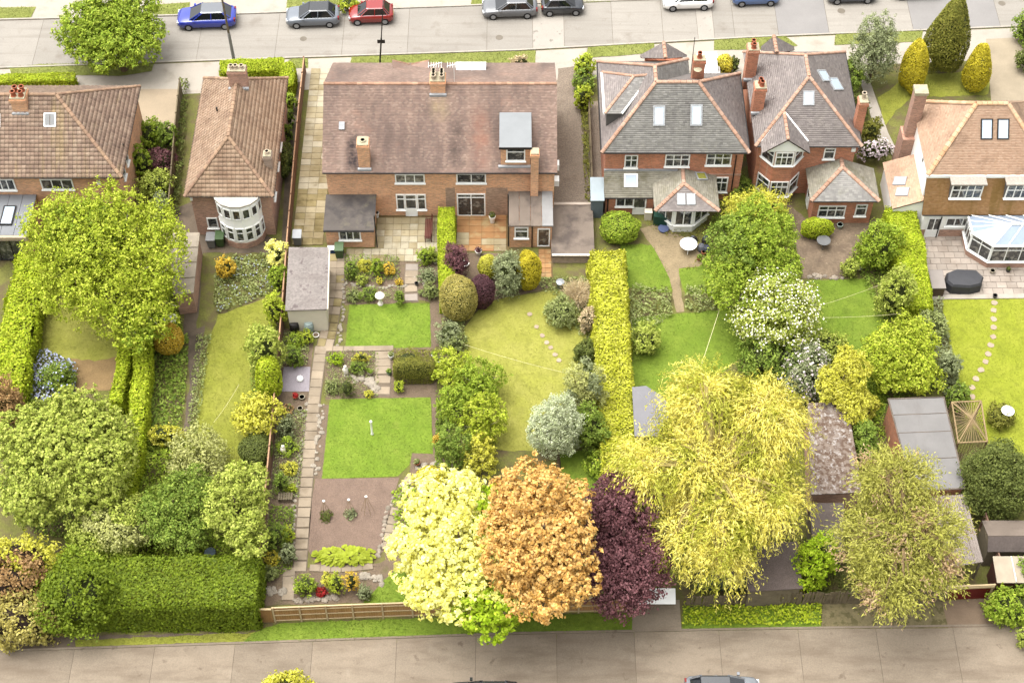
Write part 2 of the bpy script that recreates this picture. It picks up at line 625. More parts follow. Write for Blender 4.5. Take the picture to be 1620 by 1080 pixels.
def bush(name, box, m, label, cat='shrub', leaf=0.09, group=None, ratio=None, clear=0.0, shape=2.0, lump=0.12, dens=1.0, core=None,
         aspect=0.62, jitter=0.45, taper=0.0, flower=None, cap=14000, z0=0.0, up=0.25):
    """dense shrub or clipped ball: leaves on the skin of a lumpy superellipsoid; taper narrows it upwards"""
    rng = np.random.default_rng(seed_of(box))
    leaf *= 0.72
    c, rx, ry, rz = box_fit(box, ratio, clear + z0)
    root = thing(name, (c.x, c.y, z0), label, cat, group)
    r = (rx * ry * rz) ** (1 / 3)
    n = int(min(cap, max(260, dens * 3.0 * 4 * math.pi * r * r / (leaf * leaf * aspect * 2) * 0.5)))
    if lump >= 0.1 and shape == 2.0:                       # free-growing: several lobes, ragged outline
        nl = int(min(16, 6 + r * 4))
        p, out, _ = crown_points(rx * 1.02, ry * 1.02, rz, n, rng, nl, .55, .47, .08, .5)
        stray = rng.uniform(0, 1, (len(p), 1)) > .93
        pts = p * np.where(stray, 1.10, 1.0) + np.array(c)
        pts[:, 2] = np.maximum(pts[:, 2], z0 + 0.03)
        R = np.array([rx, ry, rz])
        n = len(pts)
        finish_plant(root, pts, out, leaf, m, rng, aspect, jitter + .2, 'foliage', up=up)
        if flower is not None:
            fm, frac, fs = flower
            top = rng.choice(n, int(n * frac), replace=False)
            top = top[(out[top][:, 2] > -0.1) & (np.linalg.norm((pts[top] - np.array(c)) / R, axis=1) > .75)]
            finish_plant(root, pts[top] + out[top] * fs, out[top], fs, fm, rng, 0.8, 0.4, 'blossom')
        if core is not False:
            core_blob(root, c, R, core or CORE, 0.62, 'branches', rng)
        return root
    d = sphere_dirs(n, rng, -0.8)
    if shape != 2.0:
        d = d / (np.sum(np.abs(d) ** shape, axis=1, keepdims=True) ** (1 / shape))
    ph = rng.uniform(0, 6.28, (7, 3))
    fr = rng.uniform(2.0, 5.5, (7, 3))
    bumps = sum(np.sin(d[:, 0] * fr[i, 0] + ph[i, 0]) * np.sin(d[:, 1] * fr[i, 1] + ph[i, 1]) * np.sin(d[:, 2] * fr[i, 2] + ph[i, 2]) for i in range(7))
    rad = 1 + lump * bumps * 0.8 - np.abs(rng.normal(size=n)) * 0.07
    p = d * rad[:, None]
    tz = 1 - taper * np.clip((p[:, 2] + 1) / 2, 0, 1)
    p[:, 0] *= tz
    p[:, 1] *= tz
    R = np.array([rx, ry, rz])
    pts = p * R + np.array(c)
    out = unit(d / R)
    pts[:, 2] = np.maximum(pts[:, 2], z0 + 0.03)
    finish_plant(root, pts, out, leaf, m, rng, aspect, jitter, 'foliage', up=up)
    if flower is not None:
        fm, frac, fs = flower
        k = int(n * frac)
        sel = rng.choice(n, k, replace=False)
        top = sel[out[sel][:, 2] > -0.1]
        fp = pts[top] + out[top] * fs
        finish_plant(root, fp, out[top], fs, fm, rng, 0.8, 0.4, 'blossom')
    if core is not False:
        rr = R * np.array([1 - taper * 0.55, 1 - taper * 0.55, 1])
        core_blob(root, c, rr, core or CORE, 0.84 - lump * 0.6, 'branches', rng)
    return root

def hedge(name, pts, width, h, m, label, leaf=0.08, cat='hedge', group=None, dens=1.0, core=None, rough=0.1, top_round=0.15, aspect=0.62, cap=45000, jitter=0.55):
    """clipped hedge along a line of pixels that mark the middle of its top; width in metres or one per point"""
    rng = np.random.default_rng(seed_of((pts[0][0], pts[0][1], pts[-1][0], pts[-1][1])))
    leaf *= 0.8
    line = [G(p[0], p[1], h) for p in pts]
    ws = width if isinstance(width, (list, tuple)) else [width] * len(line)
    root = thing(name, (line[0].x, line[0].y, 0), label, cat, group)
    L_, N_ = [], []
    core_b = MB()
    rings = []
    for i, p in enumerate(line):
        d = line[min(i + 1, len(line) - 1)] - line[max(i - 1, 0)]
        d.normalize()
        rings.append((p, Vector((-d.y, d.x, 0)), ws[i], d))
    for i in range(len(rings) - 1):
        (p, s, w0, d), (q, s2, w1, _) = rings[i], rings[i + 1]
        ln = (q - p).length
        wm = (w0 + w1) / 2
        surf = ln * (wm + 2 * h) + (wm * h if i in (0, len(rings) - 2) else 0)
        n = int(dens * 4.0 * surf / (leaf * leaf * aspect * 2) * 0.55)
        n = min(n, cap)
        t = rng.uniform(0, 1, n)
        per = rng.uniform(0, wm + 2 * h, n)
        P0 = np.array(p)[None] * (1 - t[:, None]) + np.array(q)[None] * t[:, None]
        S = np.array(s)[None] * (1 - t[:, None]) + np.array(s2)[None] * t[:, None]
        W = w0 * (1 - t) + w1 * t
        lft, rgt = per < h, per > h + wm
        off = np.where(lft, -W / 2, np.where(rgt, W / 2, (per - h) / wm * W - W / 2))
        z = np.where(lft, per, np.where(rgt, per - h - wm, h))
        edge = np.abs(off) / (W / 2)
        z = np.where(~(lft | rgt), z - top_round * edge ** 4 * h * 0.5, z)
        # belly: sides swell a little at the bottom
        off = off * (1 + 0.06 * (1 - z / h))
        wob = rough * (np.sin(P0[:, 0] * 2.1 + z * 1.7) + np.sin(P0[:, 1] * 1.7 + off * 2.3) + rng.normal(size=n) * 0.7) * 0.5
        nn = np.where(lft[:, None], -S, np.where(rgt[:, None], S, np.array([[0, 0, 1.0]])))
        C_ = P0 + S * off[:, None]
        C_[:, 2] = z
        C_ += nn * wob[:, None]
        shoot = rng.uniform(0, 1, n) > 0.955
        C_[:, 2] += np.where(shoot & ~(lft | rgt), rng.uniform(0.04, 0.22, n), 0) + np.where(lft | rgt, 0, 0.05 * np.sin(C_[:, 1] * 1.1 + C_[:, 0] * .7) + 0.04 * np.sin(C_[:, 1] * 2.9))
        L_.append(C_)
        N_.append(nn)
        if i in (0, len(rings) - 2):
            for (pp, ss, ww, sgn) in ([(p, s, w0, -1)] if i == 0 else []) + ([(q, s2, w1, 1)] if i == len(rings) - 2 else []):
                k = int(dens * 2.6 * ww * h / (leaf * leaf * aspect * 2) * 0.55)
                e = np.array(pp)[None] + np.array(ss)[None] * rng.uniform(-ww / 2, ww / 2, k)[:, None]
                e[:, 2] = rng.uniform(0.05, h, k)
                dd = np.array(rings[i][3]) * sgn
                e += dd * (rng.normal(size=(k, 1)) * rough * 0.5)
                L_.append(e)
                N_.append(np.repeat(dd[None], k, 0))
    pts_, out = np.vstack(L_), np.vstack(N_)
    finish_plant(root, pts_, out, leaf, m, rng, aspect, jitter, 'foliage')
    for i, (p, s, w0, d) in enumerate(rings):
        a = 0.8 * w0 / 2
        pp = p + d * (0.12 if i == 0 else (-0.12 if i == len(rings) - 1 else 0))
        for (o_, z_) in ((-a, 0.0), (-a, h * 0.9), (a, h * 0.9), (a, 0.0)):
            v = pp + s * o_
            core_b.v.append((v.x, v.y, z_))
    for i in range(len(rings) - 1):
        for j in range(3):
            core_b.f.append((i * 4 + j, i * 4 + j + 1, i * 4 + 5 + j, i * 4 + 4 + j))
    core_b.f.append((0, 1, 2, 3))
    e = (len(rings) - 1) * 4
    core_b.f.append((e + 3, e + 2, e + 1, e))
    core_b.build('branches', core or CORE_LIME, root)
    return root

def weeping(name, box, m, label, cat='tree', n=1500, seg=13, group=None, clear=0.8, ratio=None, step=0.3, leafw=0.13, bark=None, droop=1.0, leaf=0.2, nl=22, dens=2,
            m2=None, frac=0.0, spread=0.66, size=0.40, start=0.95, shrink=1.2, masses=None):
    """hanging strands of narrow leaves spilling from the lobes of a wide crown"""
    rng = np.random.default_rng(seed_of(box))
    c, rx, ry, rz = box_fit(box, ratio, clear)
    root = thing(name, (c.x, c.y, 0), label, cat, group)
    rx, ry, rz = rx - shrink, ry - shrink, rz - shrink * .4
    R = np.array([rx, ry, rz])
    if masses:
        lcs, lrs, Rs = [], [], []
        for mb in masses:
            f = sub_fit(mb[:4], c, box, shrink=shrink * .6)
            l_, r_ = lobes_for(f[1], f[2], f[3], 9, rng, .6, .42)
            lcs.append(l_ + np.array(f[0]) - np.array(c))
            lrs.append(r_)
            Rs.append(np.repeat(np.array([f[1:]]), 9, 0))
        lc, lr, RR = np.vstack(lcs), np.concatenate(lrs), np.vstack(Rs)
        nl = len(lc)
    else:
        lc, lr = lobes_for(rx, ry, rz, nl, rng, spread, size)
        RR = np.repeat(R[None], nl, 0)
    wgt = (lr * RR[:, 0]) ** 2
    li = rng.choice(nl, n, p=wgt / wgt.sum())
    d = sphere_dirs(n, rng, -0.05)
    p = lc[li] + d * lr[li][:, None] * RR[li] * start
    hor = unit(np.stack([d[:, 0], d[:, 1], 0 * d[:, 0]], 1) + rng.normal(size=(n, 3)) * np.array([.45, .45, 0]))
    dirn = unit(hor * 0.9 + np.array([0, 0, 0.35]) + rng.normal(size=(n, 3)) * 0.2)
    P_, T_ = [], []
    ln = rng.uniform(0.5, 1.0, n)
    for i in range(seg):
        alive = (i / seg) < ln
        for r_ in range(dens):
            j = p + rng.normal(size=p.shape) * 0.06
            P_.append(j[alive] + dirn[alive] * (step * r_ / dens))
            T_.append(dirn[alive])
        p = p + dirn * step
        dirn = unit(dirn + np.array([0, 0, -0.24 * droop]) + rng.normal(size=p.shape) * 0.09)
    pts, al = np.vstack(P_) + np.array(c), np.vstack(T_)
    keep = pts[:, 2] > 0.25
    pts, al = pts[keep], al[keep]
    side = unit(rng.normal(size=pts.shape) + np.array([0, -0.15, 0.9]))
    nn = unit(side - al * np.sum(side * al, axis=1, keepdims=True))
    al2 = unit(al + rng.normal(size=al.shape) * 0.45)
    sz = leaf * rng.uniform(0.6, 1.25, len(pts))
    sel = np.zeros(len(pts), bool)
    if m2 is not None:
        q = np.sin(pts[:, 0] * 1.9 + 1) * np.sin(pts[:, 1] * 1.6 + 2) + np.sin(pts[:, 2] * 1.9 + pts[:, 0]) * 0.6 + rng.normal(size=len(pts)) * 0.35
        sel = q > np.quantile(q, 1 - frac)
    for s_, mm in ((~sel, m), (sel, m2)):
        if s_.any():
            v, qd = leaf_quads(pts[s_], nn[s_], sz[s_], leafw / leaf, al2[s_], rng)
            rawmesh('crown', v, qd, mm, root)
    b = MB()
    tr = 0.05 * (rx + ry)
    b.tube([(c.x, c.y, 0), (c.x + .1, c.y, c.z * 0.5), (c.x, c.y, c.z)], [tr * 1.3, tr, tr * 0.7], 8)
    for j in range(nl):
        e = np.array(c) + lc[j] + np.array([0, 0, lr[j] * RR[j][2] * 0.75])
        m_ = np.array(c) + lc[j] * 0.5 + np.array([0, 0, rz * 0.12])
        b.tube([(c.x, c.y, c.z * 0.75), m_, e], [tr * 0.5, tr * 0.3, tr * 0.09], 5, False)
        for _ in range(3):
            dd = sphere_dirs(1, rng, 0.1)[0]
            b.tube([m_, e * 0.6 + m_ * 0.4 + dd * 0.3, e + dd * lr[j] * RR[j] * 0.8], [tr * 0.2, tr * 0.12, tr * 0.05], 4, False)
    b.build('trunk', bark or BARK, root)
    return root

def cover(name, poly, m, label, h=0.35, leaf=0.08, dens=60, cat='ground cover', kind='stuff', lump=0.8, flower=None, up=0.6, z=0.02):
    """low mass of leaves nobody could count, over a pixel outline"""
    rng = np.random.default_rng(seed_of((poly[0][0], poly[0][1], poly[1][0], poly[1][1])))
    P_ = wpoly(poly)
    A = area(P_)
    x, y = scatter(P_, A * dens, rng)
    hh = h * (0.55 + lump * 0.45 * (np.sin(x * 1.9 + 1) * np.sin(y * 2.3) + np.sin(x * 4.1 + y * 3.3) * 0.6))
    zz = z + np.maximum(0.03, hh * (1 - rng.uniform(0, 1, len(x)) ** 2 * 0.8))
    pts = np.stack([x, y, zz], 1)
    out = unit(rng.normal(size=pts.shape) * 0.5 + np.array([0, 0, 0.8]))
    c = np.mean(np.array([(p.x, p.y, 0) for p in P_]), axis=0)
    n = unit(out + rng.normal(size=out.shape) * 0.4 + np.array([0, 0, up * 0.3]))
    s = leaf * rng.uniform(0.6, 1.4, len(pts))
    v, q = leaf_quads(pts, n, s, 0.6, None, rng)
    o = rawmesh(name, v, q, m, None, Vector(c))
    tag(o, label, cat, None, kind)
    if flower:
        fm, fd, fs = flower
        k = int(A * fd)
        sel = rng.choice(len(pts), min(k, len(pts)), replace=False)
        fp = pts[sel] + np.array([0, 0, fs])
        v, q = leaf_quads(fp, unit(rng.normal(size=fp.shape) * 0.4 + np.array([0, 0, 1])), np.full(len(fp), fs), 0.9, None, rng)
        rawmesh('blossom', v, q, fm, o)
    return o

def grass_on(parent, poly, m, dens=70, h=0.07, z=0.01):
    rng = np.random.default_rng(seed_of((poly[0][0], poly[0][1], poly[1][0], poly[1][1])))
    P_ = wpoly(poly)
    x, y = scatter(P_, area(P_) * dens * 1.3, rng)
    n = len(x)
    a = rng.uniform(0, 6.28, n)
    wd = rng.uniform(0.012, 0.03, n)
    hh = h * 0.7 * rng.uniform(0.5, 1.3, n)
    lean = rng.normal(size=(n, 2)) * 0.05
    v = np.empty((n, 3, 3))
    v[:, 0] = np.stack([x - np.cos(a) * wd, y - np.sin(a) * wd, np.full(n, z)], 1)
    v[:, 1] = np.stack([x + np.cos(a) * wd, y + np.sin(a) * wd, np.full(n, z)], 1)
    v[:, 2] = np.stack([x + lean[:, 0], y + lean[:, 1], z + hh], 1)
    o = rawmesh('grass', v.reshape(-1, 3), np.arange(n * 3).reshape(-1, 3), m, parent, None, 3)
    o['kind'] = 'stuff'
    return o

# ------------------------------------------------------------------ building parts
def roof_face(pts, m, root, w_=0.19, g=0.12, th=0.035, roll=0.0, name='roof_tiles', lift=0.03):
    """overlapping tiles over a flat face; pts[0] -> pts[1] is its lower edge"""
    pts = [Vector(p) for p in pts]
    u = (pts[1] - pts[0]).normalized()
    nrm = None
    for i in range(2, len(pts)):
        c_ = u.cross(pts[i] - pts[0])
        if c_.length > 1e-4:
            nrm = c_.normalized()
            break
    if nrm.z < 0:
        nrm = -nrm
    vd = nrm.cross(u).normalized()
    if vd.z < 0:
        vd = -vd
    P2 = [((p - pts[0]).dot(u), (p - pts[0]).dot(vd)) for p in pts]
    vmin, vmax = min(p[1] for p in P2), max(p[1] for p in P2)
    def span(v):
        v = min(max(v, vmin + 1e-5), vmax - 1e-5)
        xs = []
        for i in range(len(P2)):
            (a, b), (c, d) = P2[i], P2[(i + 1) % len(P2)]
            if (b > v) != (d > v):
                xs.append(a + (c - a) * (v - b) / (d - b))
        return (min(xs), max(xs)) if len(xs) >= 2 else (0, 0)
    rng = np.random.default_rng(int(abs(P2[1][0] * 1000 + vmax * 77)) % 2 ** 31)
    Vs, Qs, nb = [], [], 0
    prof = [0.0, 0.0] if not roll else [0.0, roll * 0.15, roll, 0.3 * roll]
    cols = [0.0, 1.0] if not roll else [0.0, 0.5, 0.75, 1.0]
    r = 0
    v = vmin
    while v < vmax - 1e-3:
        v2 = min(v + g, vmax)
        a0, b0 = span(v)
        a1, b1 = span(v2)
        lo, hi = min(a0, a1), max(b0, b1)
        sh = (0.5 * w_ if (r % 2 and not roll) else 0.0)
        k0, k1 = math.floor((lo - sh) / w_), math.ceil((hi - sh) / w_)
        k = np.arange(k0, k1)
        if len(k):
            nc = len(cols)
            us = (k[:, None] + np.array(cols)[None]) * w_ + sh
            ul = np.clip(us, a0, b0)
            uh = np.clip(us, a1, b1)
            ok = (ul[:, -1] - ul[:, 0] > 0.015) | (uh[:, -1] - uh[:, 0] > 0.015)
            ul, uh = ul[ok], uh[ok]
            if len(ul):
                jit = rng.uniform(-0.006, 0.008, (len(ul), 1))
                pr = np.array(prof)[None]
                def P3(uu, vv, hh):
                    return np.array(pts[0]) + uu[..., None] * np.array(u) + np.full(uu.shape, vv)[..., None] * np.array(vd) + hh[..., None] * np.array(nrm)
                top = P3(uh, v2, lift + pr + 0 * uh)
                low = P3(ul, v - 0.02, lift + th + pr + jit + 0 * ul)
                bot = P3(ul, v - 0.02, lift - 0.02 + 0 * ul)
                blk = np.concatenate([bot, low, top], axis=1)
                m_ = len(ul)
                idx = nb + np.arange(m_)[:, None] * (3 * nc)
                for rr in range(2):
                    for cc in range(nc - 1):
                        q = idx + np.array([[rr * nc + cc, rr * nc + cc + 1, (rr + 1) * nc + cc + 1, (rr + 1) * nc + cc]])
                        Qs.append(q)
                Vs.append(blk.reshape(-1, 3))
                nb += m_ * 3 * nc
        r += 1
        v += g
    o = rawmesh(name, np.vstack(Vs), np.vstack(Qs), m, root)
    o['kind'] = 'stuff'
    # boarded deck under the tiles
    b = MB()
    pl = pts if (pts[1] - pts[0]).cross(pts[2] - pts[0]).z > 0 else list(reversed(pts))
    b.slab(pl, -0.06)
    b.build('roof_deck', DECK, root)
    return o

DECK = mat('roof_deck', (86, 74, 64), var=0.1)

def ridge(edges, m, root, r=0.13, seg=0.4, name='ridge_tiles'):
    b = MB()
    rng = random.Random(5)
    for p, q in edges:
        p, q = Vector(p), Vector(q)
        d = q - p
        n = max(1, round(d.length / seg))
        dn = d.normalized()
        side = dn.cross(Vector((0, 0, 1))).normalized()
        up = side.cross(dn)
        for i in range(n):
            a = p + d * (i / n) + up * (0.05 + rng.uniform(-.01, .012))
            e = p + d * ((i + 0.96) / n) + up * 0.04
            vs = []
            for c_, rr in ((a, r * 1.08), (e, r)):
                for k in range(6):
                    t = math.pi * (k / 5) * 1.1 - 0.05 * math.pi
                    vs.append(c_ + side * (math.cos(t) * rr) + up * (math.sin(t) * rr * 0.8))
            b.add(vs, [(k, k + 1, k + 7, k + 6) for k in range(5)] + [tuple(range(5, -1, -1)), tuple(range(6, 12))])
    o = b.build(name, m, root)
    o['kind'] = 'stuff'
    return o

WHITE = mat('white_upvc', (246, 246, 242), rough=0.35, var=0.03, k=0.75)
GLASS = mat('window_glass', (58, 62, 64), rough=0.06, var=0.3, scale=1.3, spec=0.9, k=0.6, stains=(((176, 172, 160), 2.2, 0.52, 0.6, 0.55),))
SKYGLASS = mat('skylight_glass', (190, 205, 220), rough=0.03, var=0.03, spec=1.0, k=0.6)
FLASH = mat('lead_flashing', (196, 198, 200), rough=0.5, var=0.15, scale=3)
DARK = mat('black_gutter', (46, 42, 40), rough=0.5, var=0.1)

def window(root, o, r, n, w_, h_, cols=2, transom=0.0, sill=True, bar=0.07, name='window', fm=None, glass=None, depth=0.07, rows=1, door=False):
    """window on a wall: o lower left corner, r unit vector to the right, n outward normal"""
    o, r, n = Vector(o), Vector(r).normalized(), Vector(n).normalized()
    up = Vector((0, 0, 1))
    if abs(n.z) > 0.05:
        up = n.cross(r)
        up = up if up.z > 0 else -up
    b = MB()
    def bar_(x0, x1, z0, z1, d=depth):
        c = o + r * ((x0 + x1) / 2) + up * ((z0 + z1) / 2) + n * (d / 2)
        b.obox(c, r, n, up, (x1 - x0) / 2, d / 2, (z1 - z0) / 2)
    f = 0.085
    bar_(0, w_, 0, f)
    bar_(0, w_, h_ - f, h_)
    bar_(0, f, f, h_ - f)
    bar_(w_ - f, w_, f, h_ - f)
    iw = (w_ - 2 * f)
    zs = [f, h_ - f]
    if transom:
        zt = f + (h_ - 2 * f) * (1 - transom)
        zs = [f, zt, h_ - f]
    elif rows > 1:
        zs = [f + (h_ - 2 * f) * i / rows for i in range(rows + 1)]
    for z in zs[1:-1]:
        bar_(f, w_ - f, z - bar / 2, z + bar / 2, depth * 0.9)
    xs = [f + iw * i / cols for i in range(cols + 1)]
    for i in range(1, cols):
        for k in range(len(zs) - 1):
            bar_(xs[i] - bar / 2, xs[i] + bar / 2, zs[k] + (bar / 2 if k else 0), zs[k + 1] - (bar / 2 if k < len(zs) - 2 else 0), depth * 0.95)
    if door:
        bar_(f, w_ - f, f, h_ * 0.38, depth * 0.8)
    wn = b.build(name, fm or WHITE, root)
    for i in range(cols):
        for k in range(len(zs) - 1):
            p = MB()
            z0_ = max(zs[k], h_ * 0.38) if door and k == 0 else zs[k]
            x0, x1 = xs[i] + bar * 0.3, xs[i + 1] - bar * 0.3
            c = o + r * ((x0 + x1) / 2) + up * ((z0_ + zs[k + 1]) / 2) + n * (depth * 0.3)
            p.obox(c, r, n, up, (x1 - x0) / 2, 0.012, (zs[k + 1] - z0_) / 2)
            p.build('pane', glass or GLASS, wn)
    if sill:
        s = MB()
        s.obox(o + r * (w_ / 2) - up * 0.035 + n * 0.07, r, n, up, w_ / 2 + 0.06, 0.09, 0.03)
        s.build('sill', fm or WHITE, wn)
    return wn

def winpx(root, box, Y, cols=2, transom=0.0, **kw):
    """window on a wall that faces the camera, from its pixel box"""
    a = V(box[0], box[3], Y)
    b = V(box[2], box[1], Y)
    xm = (V(box[0], box[1], Y).x + a.x) / 2, (V(box[2], box[3], Y).x + b.x) / 2
    return window(root, (xm[0], Y, a.z), (1, 0, 0), (0, -1, 0), xm[1] - xm[0], b.z - a.z, cols, transom, **kw)

def skylight(root, box, p, n, fm=None, glass=None, cols=1, th=0.09, edge=0.09):
    """roof window lying on the slope through p with normal n, from its pixel box (x0, y0, x1, y1)"""
    x0, y0, x1, y1 = box
    a, b_, c, d = PL(x0, y1, p, n), PL(x1, y1, p, n), PL(x1, y0, p, n), PL(x0, y0, p, n)
    r = (b_ - a).normalized()
    n = Vector(n).normalized()
    up = n.cross(r)
    if up.z < 0:
        up = -up
    w_, h_ = (b_ - a).length, (d - a).dot(up)
    cen = (a + b_ + c + d) / 4
    m = MB()
    for sx, sy, cx, cy in ((w_ / 2, edge / 2, 0, h_ / 2 - edge / 2), (w_ / 2, edge / 2, 0, -h_ / 2 + edge / 2), (edge / 2, h_ / 2 - edge, w_ / 2 - edge / 2, 0), (edge / 2, h_ / 2 - edge, -w_ / 2 + edge / 2, 0)):
        m.obox(cen + r * cx + up * cy + n * (0.05 + th / 2), r, up, n, sx, sy, th / 2)
    o = m.build('skylight', fm or FLASH, root)
    for i in range(cols):
        g = MB()
        ww = (w_ - 2 * edge) / cols
        g.obox(cen + r * (-(w_ - 2 * edge) / 2 + ww * (i + .5)) + n * (0.05 + th * 0.6), r, up, n, ww / 2 - (0.02 if cols > 1 else 0), h_ / 2 - edge, 0.015)
        g.build('pane', glass or SKYGLASS, o)
    return o

POT = mat('clay_pot', (196, 112, 78), rough=0.8, var=0.2, scale=5)
POT_CREAM = mat('cream_pot', (226, 206, 178), rough=0.8, var=0.15, scale=5)
CAPM = mat('mortar_cap', (212, 200, 168), rough=0.9, var=0.2, scale=4)

def chimney(root, x, y, z0, z1, w_, d_, m, pots=(), taper=False, cap=True, flash=True, potm=None, poth=0.35, potr=0.11):
    b = MB()
    hw, hd = w_ / 2, d_ / 2
    b.box(x - hw, x + hw, y - hd, y + hd, z0, z1 - 0.3)
    b.box(x - hw - 0.05, x + hw + 0.05, y - hd - 0.05, y + hd + 0.05, z1 - 0.3, z1 - 0.1)
    b.box(x - hw - 0.02, x + hw + 0.02, y - hd - 0.02, y + hd + 0.02, z1 - 0.1, z1)
    o = b.build('chimney', m, root)
    if cap:
        c = MB()
        c.hexa([(x - hw, y - hd), (x + hw, y - hd), (x + hw, y + hd), (x - hw, y + hd)], z1 + 0.002, z1 + 0.07)
        c.build('mortar_cap', CAPM, o)
    for px_, py_ in pots:
        c = MB()
        c.lathe((x + px_ * hw, y + py_ * hd, z1 + 0.05), [(potr * 1.25, 0), (potr * 1.25, 0.05), (potr, 0.08), (potr * 0.9, poth * 0.85), (potr * 1.15, poth * 0.88), (potr * 1.15, poth), (potr * 0.75, poth), (potr * 0.7, poth * 0.6)], 10)
        c.build('chimney_pot', potm or POT, o)
    return o

def flashing(root, x, y, w_, d_, zlow):
    b = MB()
    b.box(x - w_ / 2 - 0.08, x + w_ / 2 + 0.08, y - d_ / 2 - 0.2, y - d_ / 2 - 0.002, zlow - 0.02, zlow + 0.16)
    return b.build('flashing', FLASH, root)

def gutter(root, p, q, r=0.06, m=None):
    b = MB()
    b.tube([p, q], r, 6)
    return b.build('gutter', m or DARK, root)

def hip_roof(root, x0, x1, y0, y1, ze, rise, m, rm, tile=(0.21, 0.14, 0.035, 0.0), axis='x', ends=(True, True), caps=True, hipset=None):
    """hipped (or gabled) roof over a rectangle; returns its ridge ends"""
    if axis == 'x':
        half = (y1 - y0) / 2
        ym = (y0 + y1) / 2
        hs_ = half if hipset is None else hipset
        a = Vector((x0 + (hs_ if ends[0] else 0), ym, ze + rise))
        b = Vector((x1 - (hs_ if ends[1] else 0), ym, ze + rise))
        c = [Vector((x0, y0, ze)), Vector((x1, y0, ze)), Vector((x1, y1, ze)), Vector((x0, y1, ze))]
        faces = [[c[0], c[1], b, a], [c[2], c[3], a, b]]
        if ends[0]:
            faces.append([c[3], c[0], a])
        if ends[1]:
            faces.append([c[1], c[2], b])
        hips = ([(c[0], a), (c[3], a)] if ends[0] else []) + ([(c[1], b), (c[2], b)] if ends[1] else [])
    else:
        half = (x1 - x0) / 2
        xm = (x0 + x1) / 2
        hs_ = half if hipset is None else hipset
        a = Vector((xm, y0 + (hs_ if ends[0] else 0), ze + rise))
        b = Vector((xm, y1 - (hs_ if ends[1] else 0), ze + rise))
        c = [Vector((x0, y0, ze)), Vector((x1, y0, ze)), Vector((x1, y1, ze)), Vector((x0, y1, ze))]
        faces = [[c[1], c[2], b, a], [c[3], c[0], a, b]]
        if ends[0]:
            faces.append([c[0], c[1], a])
        if ends[1]:
            faces.append([c[2], c[3], b])
        hips = ([(c[0], a), (c[1], a)] if ends[0] else []) + ([(c[3], b), (c[2], b)] if ends[1] else [])
    for f in faces:
        roof_face(f, m, root, *tile)
    if caps:
        ed = list(hips)
        if (b - a).length > 0.05:
            ed.append((a, b))
        ridge(ed, rm, root)
    return a, b
# ------------------------------------------------------------------ ground, roads, pavements, lawns
M_GROUND = mat('garden_ground', (128, 128, 62), rough=0.95, var=0.25, scale=0.7, fine=0.25, fscale=9, stains=(((122, 104, 78), 0.9, 0.45, 0.62, 0.8),), bump=0.4, bscale=12)
M_SOIL = mat('garden_soil', (139, 119, 98), rough=0.97, var=0.16, scale=1.2, fine=0.22, fscale=14, bump=0.8, bscale=18, stains=(((112, 112, 60), 1.7, 0.55, 0.7, 0.6),))
M_TILTH = mat('dug_soil', (150, 126, 110), rough=0.97, var=0.12, scale=1.5, fine=0.2, fscale=16, bump=1.0, bscale=14)
M_ROADBASE = mat('road_joint', (120, 106, 90), rough=0.95, var=0.2, scale=2)
M_TOPROAD = mat('pale_concrete_road', (204, 196, 184), k=.31, rough=0.9, var=0.06, scale=0.25, fine=0.09, fscale=12, obj=0.08, stains=(((176, 166, 154), (0.10, 1.6, 1), 0.48, 0.75, 0.75), ((170, 158, 144), 0.6, 0.56, 0.72, 0.6), ((150, 140, 128), 2.2, 0.66, 0.72, 0.5)))
M_TOPPALE = mat('repaired_concrete', (218, 209, 196), k=.32, rough=0.9, var=0.06, scale=0.6, fine=0.07, fscale=18, stains=(((150, 140, 128), 1.4, 0.60, 0.66, 0.7),))
M_TOPGREY = mat('grey_asphalt_patch', (188, 183, 179), k=.31, rough=0.9, var=0.06, scale=0.5, fine=0.09, fscale=22)
M_LOWROAD = mat('worn_concrete_road', (178, 161, 140), k=.335, rough=0.92, var=0.10, scale=0.35, fine=0.12, fscale=12, obj=0.11,
                stains=(((142, 124, 104), (0.25, 0.9, 1), 0.46, 0.72, 0.75), ((206, 192, 172), 0.7, 0.60, 0.8, 0.5), ((124, 106, 88), 1.1, 0.62, 0.70, 0.6), ((214, 202, 184), 6.0, 0.70, 0.74, 0.5)))
M_PAVE = mat('pale_pavement', (222, 211, 195), k=.34, rough=0.9, var=0.07, scale=0.5, fine=0.07, fscale=15, stains=(((190, 176, 156), 0.8, 0.52, 0.7, 0.6),))
M_KERB = mat('kerb_stone', (205, 196, 182), rough=0.9, var=0.12, scale=2)
M_DRIVE = mat('gravel_drive', (158, 141, 124), rough=0.95, var=0.1, scale=0.8, fine=0.3, fscale=9, bump=0.6, bscale=22, stains=(((126, 108, 90), 1.2, 0.55, 0.7, 0.5),))
M_TAN = mat('tan_drive', (198, 178, 150), rough=0.92, var=0.08, scale=0.8, fine=0.08, fscale=14)
M_YARD = mat('damp_concrete', (126, 110, 92), rough=0.85, var=0.2, scale=1.0, fine=0.12, fscale=12, stains=(((88, 76, 64), 0.8, 0.5, 0.66, 0.7),))
GRASS_COLS = {
    'lush': ((138, 168, 46), (158, 182, 62)),
    'dry': ((186, 186, 80), (200, 196, 98)),
    'lime': ((172, 182, 48), (188, 194, 64)),
    'shade': ((136, 164, 46), (154, 176, 60)),
    'verge': ((158, 166, 80), (172, 176, 94)),
    'olive': ((168, 172, 62), (182, 182, 78)),
}
M_GR = {}
